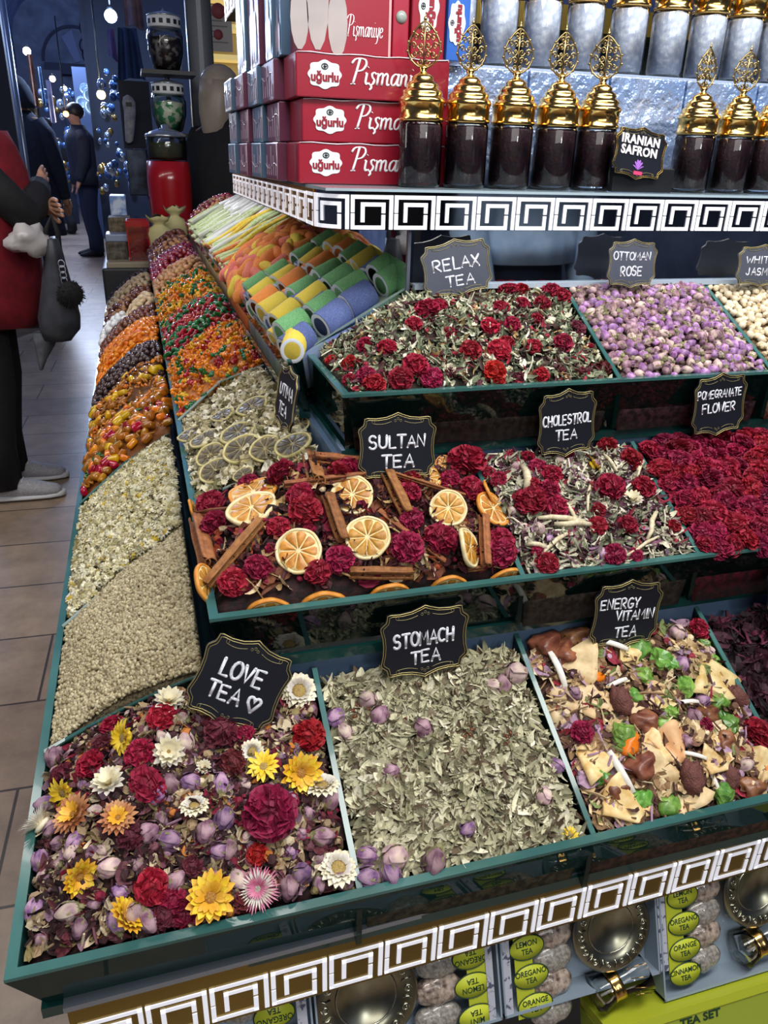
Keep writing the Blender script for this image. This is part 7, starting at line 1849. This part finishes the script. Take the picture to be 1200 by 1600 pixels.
# gold key band of the next shelf up
into(MB().box((.216, 1.70, 1.53), (XE, 1.92, 1.575)).build('upper_band', GOLDM, smooth=False), shelf)
into(MB().box((.36, 1.83, 1.246), (XE, 1.85, 1.53)).build('back_panel', DARKBODY, smooth=False), shelf)
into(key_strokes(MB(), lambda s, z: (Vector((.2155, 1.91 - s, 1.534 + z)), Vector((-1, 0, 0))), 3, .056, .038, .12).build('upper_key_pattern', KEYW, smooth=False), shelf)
# small stock at the end of the counter
def at_box(name, label, cat, px0, py0, px1, py1, Y, dep, mat, bev=.006):
    a, b2 = at_y(px0, py0, Y), at_y(px1, py1, Y); o = MB().box((0, 0, 0), (b2.x - a.x, dep, a.z - b2.z), bev=bev).build(name, mat, loc=(a.x, Y, b2.z), smooth=False); return tag(o, label, cat)
a, b2 = at_y(196, 345, 3.84), at_y(238, 418, 3.84); w_ = b2.x - a.x; h_ = a.z - b2.z
t = empty('scoop_bin', (a.x, 3.84, b2.z), 'red open bin with clear front below the grinder', 'bin')
MB().box((0, .0, 0), (w_, .14, .03)).box((0, .13, 0), (w_, .14, h_)).box((0, 0, 0), (.006, .14, h_)).box((w_ - .006, 0, 0), (w_, .14, h_)).box((-.004, -.004, h_ * .88), (w_ + .004, .004, h_)).build('shell', RED, t, smooth=False)
MB().box((.006, 0, .03), (w_ - .006, .003, h_ * .88)).build('clear_front', JGLASS, t, smooth=False)
def sack(label, px, py0, py1, wpx, Y, seed):
    a, b2 = at_y(px, py0, Y), at_y(px, py1, Y); R = wpx / 2 * pix(a)[2] / FPX; H = a.z - b2.z; t = MB()
    t.loft([[(R * k * cos(q) * (1 + .08 * sin(3 * q + seed + z * 5)), R * .7 * k * sin(q), H * z + .01 * sin(4 * q + seed) * (z > .9)) for q in [2 * pi * i / 18 for i in range(18)]] for z, k in ((0, .85), (.1, .95), (.45, 1.0), (.62, .85), (.70, .45), (.76, .40), (.86, .75), (1.0, .95))])
    return tag(t.build('paper_bag', M('cream_paper', '#c9c08a', rough=.7, col2='#b5ab78', scale=14), loc=(b2.x, Y, b2.z)), label, 'bag')
sack('cream paper bag tied at the neck, beside the red bin', 252, 338, 386, 40, 3.86, 1); sack('cream paper bag with flared top at the foot of the grinder', 276, 324, 372, 36, 3.98, 2)
at_box('storage_box', 'small blue and white carton left of the grinder', 'box', 170, 306, 200, 346, 4.35, .2, M('blue_white_carton', '#6f8fc4', rough=.4, col2='#c5d0e4', scale=14, contrast=(.45, .55)))
b = at_box('wicker_basket', 'low grey wicker basket at the end of the counter', 'basket', 164, 378, 202, 408, 3.9, .16, M('grey_wicker', '#6d675c', rough=.8, col2='#3f3a34', scale=40)); 
at_box('basket_lid', 'pale plastic lid lying on the grey wicker basket', 'lid', 164, 366, 201, 378, 3.9, .16, M('pale_blue_plastic', '#8f9db8', rough=.3))
at_box('nut_tray', 'shallow tray of brown nuts behind the wicker basket', 'tray', 168, 340, 206, 366, 4.02, .16, M('nut_heap', '#7a6a50', rough=.7, col2='#4a4230', scale=50, bump=1.0, bscale=60))
at_box('coffee_machine', 'dark glossy machine with chrome knobs left of the grinder', 'machine', 196, 232, 236, 306, 4.5, .2, M('dark_chrome', '#1c222e', rough=.25, metal=.5, col2='#3f4a5c', scale=16))
at_box('goods_ledge', 'pale wooden ledge end below the wicker basket', 'ledge', 166, 410, 240, 424, 3.80, .1, M('pale_wood', '#9c917a', rough=.6))

# ================================================================== down the bazaar
def hang(name, label, cat, px0, py0, px1, py1, Y, mat, fold=6, taper=.15, seed=0):
    a, b2 = at_y(px0, py0, Y), at_y(px1, py1, Y); W2 = (b2.x - a.x); H = a.z - b2.z; V = []; n, m = 16, 8
    for side in (0, 1):
        for j in range(m + 1):
            t = j / m
            for i in range(n + 1):
                s = i / n; wv = W2 * (1 - taper * (1 - t)); V.append((W2 * .5 + (s - .5) * wv, .04 * sin(fold * s * 2 * pi / 2 + seed) * (.4 + .6 * t) + side * .02, H * (1 - t) + .02 * sin(3 * s + seed) * (j == m)))
    k = (n + 1) * (m + 1); F = []
    for j in range(m):
        for i in range(n):
            q = j * (n + 1) + i; F += [(q, q + n + 1, q + n + 2, q + 1), (k + q, k + q + 1, k + q + n + 2, k + q + n + 1)]
    mb = MB(); mb.add(V, F); return tag(mb.build(name, mat, loc=(a.x, Y, b2.z)), label, cat)
C_ = lambda n, c, c2, sc=6: M(n, c, rough=.85, col2=c2, scale=sc)
hang('hanging_scarf', 'rust and cream striped scarf hanging on the left side of the bazaar', 'scarf', 40, 84, 62, 168, 9, C_('rust_scarf', '#7a4a3a', '#9a7a6a', 14), 3, .2, 1)
hang('hanging_scarf', 'light blue scarf hanging next to the rust striped one', 'scarf', 58, 104, 72, 162, 9.3, C_('light_blue_scarf', '#7fa0c4', '#4a6a94', 14), 3, .2, 2)
hang('hanging_scarf', 'pale lilac scarf hanging below the second spotlight', 'scarf', 70, 125, 88, 190, 10.5, C_('lilac_scarf', '#8a90b4', '#5a6084', 14), 3, .2, 3)
hang('hanging_scarf', 'dark brown cloth hanging under the rust striped scarf', 'scarf', 44, 168, 72, 250, 9.1, C_('brown_scarf', '#3f3630', '#5c4f45', 14), 4, .0, 4)
hang('hanging_robe', 'grey robe hanging at the left edge of the picture', 'robe', -6, 110, 26, 200, 8, C_('grey_robe', '#5c5f66', '#3f424a', 8), 3, .3, 5)
hang('hanging_robe', 'long blue robe hanging right of the aisle under the blue lamp', 'robe', 176, 42, 228, 128, 6.4, C_('blue_robe', '#2a4478', '#1d3058', 6), 4, .35, 6)
hang('hanging_scarf', 'peach and grey scarf hanging at the top beside the blue lamp', 'scarf', 190, -20, 226, 46, 6.6, C_('peach_scarf', '#8d7278', '#5f5a74', 10), 3, .1, 7)
hang('hanging_scarf', 'violet patterned scarf hanging left of the blue robe', 'scarf', 166, 45, 184, 92, 7, C_('violet_scarf', '#7a5a9c', '#4a4a84', 20), 2, .2, 8)
tag(MB().box((0, 0, 0), (X_at(236, 170, 5.6) - X_at(188, 170, 5.6), .05, at_y(200, 126, 5.6).z - at_y(200, 232, 5.6).z)).build('navy_display_board', M('navy_panel', '#141b30', rough=.6), loc=(X_at(188, 170, 5.6), 5.6, at_y(200, 232, 5.6).z), smooth=False), 'dark navy display panel behind the white mitten', 'panel')
a = at_y(202, 187, 5.55); mt = MB(); mpp = pix(a)[2] / FPX
mt.loft([ring((x * mpp, 0, z * mpp), rx * mpp, .025, 16) for x, z, rx in ((-4, -33, 3), (-3, -30, 6), (0, -8, 8), (2, 10, 9), (2, 24, 10), (1, 31, 7), (1, 34, 2))])
t = tag(mt.build('oven_mitten', M('white_quilted', '#b3b3b8', rough=.8, col2='#8f8f98', scale=30), loc=a), 'white patterned mitten hanging on the navy panel', 'mitten')
MB().box((-3 * mpp, -.027, 18 * mpp), (6 * mpp, -.02, 24 * mpp)).build('dark_print', BLACK, t, smooth=False)
# left stall frame
tag(MB().box((0, 0, 0), (.35, .1, 3.4)).build('stall_shutter', M('navy_shutter', '#252b3c', rough=.7), loc=(X_at(-60, 200, 6.6), 6.6, 0), smooth=False), 'dark folded shutter at the left edge of the bazaar aisle', 'shutter')
a, b2 = at_y(9, 40, 7), at_y(28, 172, 7); tag(MB().tube([(a.x, 7, a.z + .3), (b2.x, 7, 0)], .022, 8).build('tent_pole', STEEL), 'thin pale metal pole on the left of the aisle', 'pole')
# lamps
def lamp(name, label, px, py, Y, rpx, col, es, power, lc, cable=True):
    c = at_y(px, py, Y); R = rpx * pix(c)[2] / FPX
    t = empty(name, tuple(c), label, 'lamp')
    MB().ball((0, 0, 0), (R, R, R), 14, 9).build('bulb', M('glow_' + col.strip('#'), col, emit=col, es=es), t)
    MB().lathe([(R * .5, R * .8), (R * .6, R * 1.0), (R * .3, R * 1.4), (0, R * 1.5)], 12).build('cap', BLACK, t)
    if cable: MB().tube([(0, 0, R * 1.4), (.01, 0, R * 1.4 + .9)], .008, 5).build('cable', BLACK, t)
    point('lamp_light', (c.x, c.y - R * 2.2, c.z - R), power, lc, .06)
    return t
lamp('hanging_lamp', 'glaring blue-white lamp hanging at the top right of the aisle', 173, 25, 8.2, 9.5, '#bfe4ff', 14, 130, (.45, .62, 1.0))
lamp('spotlight', 'bright flat spotlight on the left above the rust scarf', 42, 80, 9.5, 6, '#fff2dc', 12, 22, (.75, .85, 1.0), False)
lamp('spotlight', 'small bright spotlight left of the far lintel', 82, 123, 11.5, 4.5, '#fff2dc', 12, 18, (.75, .85, 1.0), False)
lamp('spotlight', 'tiny spotlight right below the small bright one', 101, 138, 12.5, 3.5, '#eef6e0', 12, 14, (.75, .85, 1.0), False)
lamp('spotlight', 'faint spotlight at the upper left edge', 11, 53, 8, 2.5, '#e0ecff', 10, 6, (.6, .75, 1.0), False)
lamp('brass_lamp', 'round brass lamp glowing among glittering ornaments', 158, 148, 9.0, 7, '#e8d08a', 2.0, 8, (1, .85, .6))
lamp('brass_lamp', 'small amber lamp above the head of the navy jacket person', 103, 178, 10.5, 4.5, '#f0b060', 3.0, 6, (1, .75, .5))
point('near_aisle_fill', (-1.6, 6.5, 2.9), 32, (.55, .68, 1.0), .3)  # added point light without a fixture, lifts the near aisle
point('vault_fill_light', (-.9, 13.0, 3.0), 420, (.6, .72, 1.0), .3)  # added to brighten the vault, no lamp hangs here
point('far_aisle_fill', (-.6, 16.5, 3.0), 180, (.5, .65, 1.0), .3)  # fixtureless light added to brighten the far end
point('mirror_side_light', (1.5, -4.5, 2.9), 90, (.9, .95, 1.0), .3)
# silver plates on the far stall
PLT = M('silver_plate', '#8fb0d0', rough=.3, metal=.5, col2='#b9d2e6', scale=8)
for i, (px, py, rp) in enumerate([(141, 149, 11), (145, 167, 13), (128, 160, 9), (133, 139, 8), (155, 172, 8), (160, 160, 6), (125, 176, 8), (148, 131, 7)]):
    c = at_y(px, py, 13.0 + .05 * i); R = rp * pix(c)[2] / FPX
    o = MB().lathe([(0, .0), (R * .55, .0), (R * .6, .01), (R, .03), (R, .035), (R * .6, .016), (0, .006)], 22, mat=Matrix.Rotation(pi / 2, 4, 'X')).build('silver_plate', PLT, loc=c); tag(o, 'round bluish silver plate displayed on the far stall', 'plate', 'silver plates on the far stall')
struct(MB().box((X_at(118, 160, 13.6), 13.6, 0), (X_at(172, 160, 13.6), 13.7, 2.35)).build('partition_1', M('far_stall_board', '#31415f', rough=.8), smooth=False))
ORN = [MB().ball((0, 0, 0), (.5, .5, .62), 10, 7).build('glass_ornament', m) for m in (M('ornament_silver', '#c9d6e6', rough=.12, metal=.9), M('ornament_gold', '#b99a5a', rough=.2, metal=.9), M('ornament_blue', '#4a6a9c', rough=.15, metal=.6))]
for o in ORN: tag(o, 'x', 'ornament')
r = random.Random(3)
for i in range(110):
    px, py = r.uniform(148, 232), r.uniform(108, 300); Y = r.uniform(7.5, 9.5)
    if 186 < px and py < 235: continue
    c = at_y(px, py, Y); s = r.uniform(.03, .075); dup(ORN[i % 3], Matrix.Translation(c) @ Matrix.Scale(s, 4), 'little shiny ornament hanging among the glittering wares right of the aisle', 'hanging ornaments right of the aisle')
for i in range(70):
    px, py = r.uniform(60, 122), r.uniform(140, 330); Y = r.uniform(12, 16)
    c = at_y(px, py, Y)
    if c.z < .3: continue
    s = r.uniform(.05, .13); dup(ORN[(0, 2, 2, 1)[i % 4]], Matrix.Translation(c) @ Matrix.Scale(s, 4), 'shiny trinket stacked on the far left stall of the bazaar', 'trinkets on the far left stall')
x0 = X_at(150, 250, 9.7); struct(MB().box((x0, 9.7, 0), (FX1, 9.8, 3.2)).build('partition_2', M('dark_stall_back', '#1c2436', rough=.8), smooth=False))
x1 = X_at(112, 250, 16.4); struct(MB().box((FX0, 16.4, 0), (x1, 16.5, 2.5)).build('partition_3', M('dark_stall_back', '#1c2436', rough=.8), smooth=False))
# painted arch on the far wall
AY = FY1 - .06
def wallpt(px, py): return at_y(px, py, AY)
c = wallpt(120, 98); Ra = (c - wallpt(120, 40)).length
ab = MB(); n = 20; ri, ro = Ra * .92, Ra
V = []
for i in range(n + 1):
    a = pi * i / n
    for rr3 in (ri, ro):
        for yy in (0, .06): V.append((c.x + rr3 * cos(a), AY + yy - .02, c.z + rr3 * sin(a)))
F = []
for i in range(n):
    q = i * 4; F += [(q, q + 4, q + 6, q + 2), (q + 1, q + 3, q + 7, q + 5), (q, q + 1, q + 5, q + 4), (q + 2, q + 6, q + 7, q + 3)]
ab.add(V, F); struct(ab.build('trim_1', M('arch_dark', '#2a3048', rough=.8), smooth=False))
mb = MB(); a, b2, d_ = wallpt(118, 98), wallpt(96, 58), wallpt(112, 46); e_ = wallpt(127, 96)
P = [a, e_, d_, b2]; mb.hexa([p + Vector((0, -.03, 0)) for p in P] + [p + Vector((0, .02, 0)) for p in P]); struct(mb.build('trim_2', M('arch_pale', '#6a7699', rough=.8), smooth=False))
mb = MB()
for i in range(5):
    for j in range(4):
        q = wallpt(134 + i * 8 + (j % 2) * 4, 44 + j * 14); mb.tube([q + Vector((.13 * cos(a), -.02, .16 * sin(a))) for a in [2 * pi * k / 12 for k in range(12)]], .018, 5, closed=True)
struct(mb.build('trim_3', M('lattice_dark', '#232a42', rough=.8)))
a, b2 = wallpt(72, 100), wallpt(152, 121); struct(MB().box((a.x, AY - .5, b2.z), (b2.x, AY, a.z)).build('trim_4', M('lintel_dark', '#2b3246', rough=.8), smooth=False))
# ------------------------------------------------------------------ drop the pattern pieces the copies were made from
for o in TEMPL_ALL():
    for c in list(o.children):
        for g in list(c.children): bpy.data.objects.remove(g)
        bpy.data.objects.remove(c)
    bpy.data.objects.remove(o)
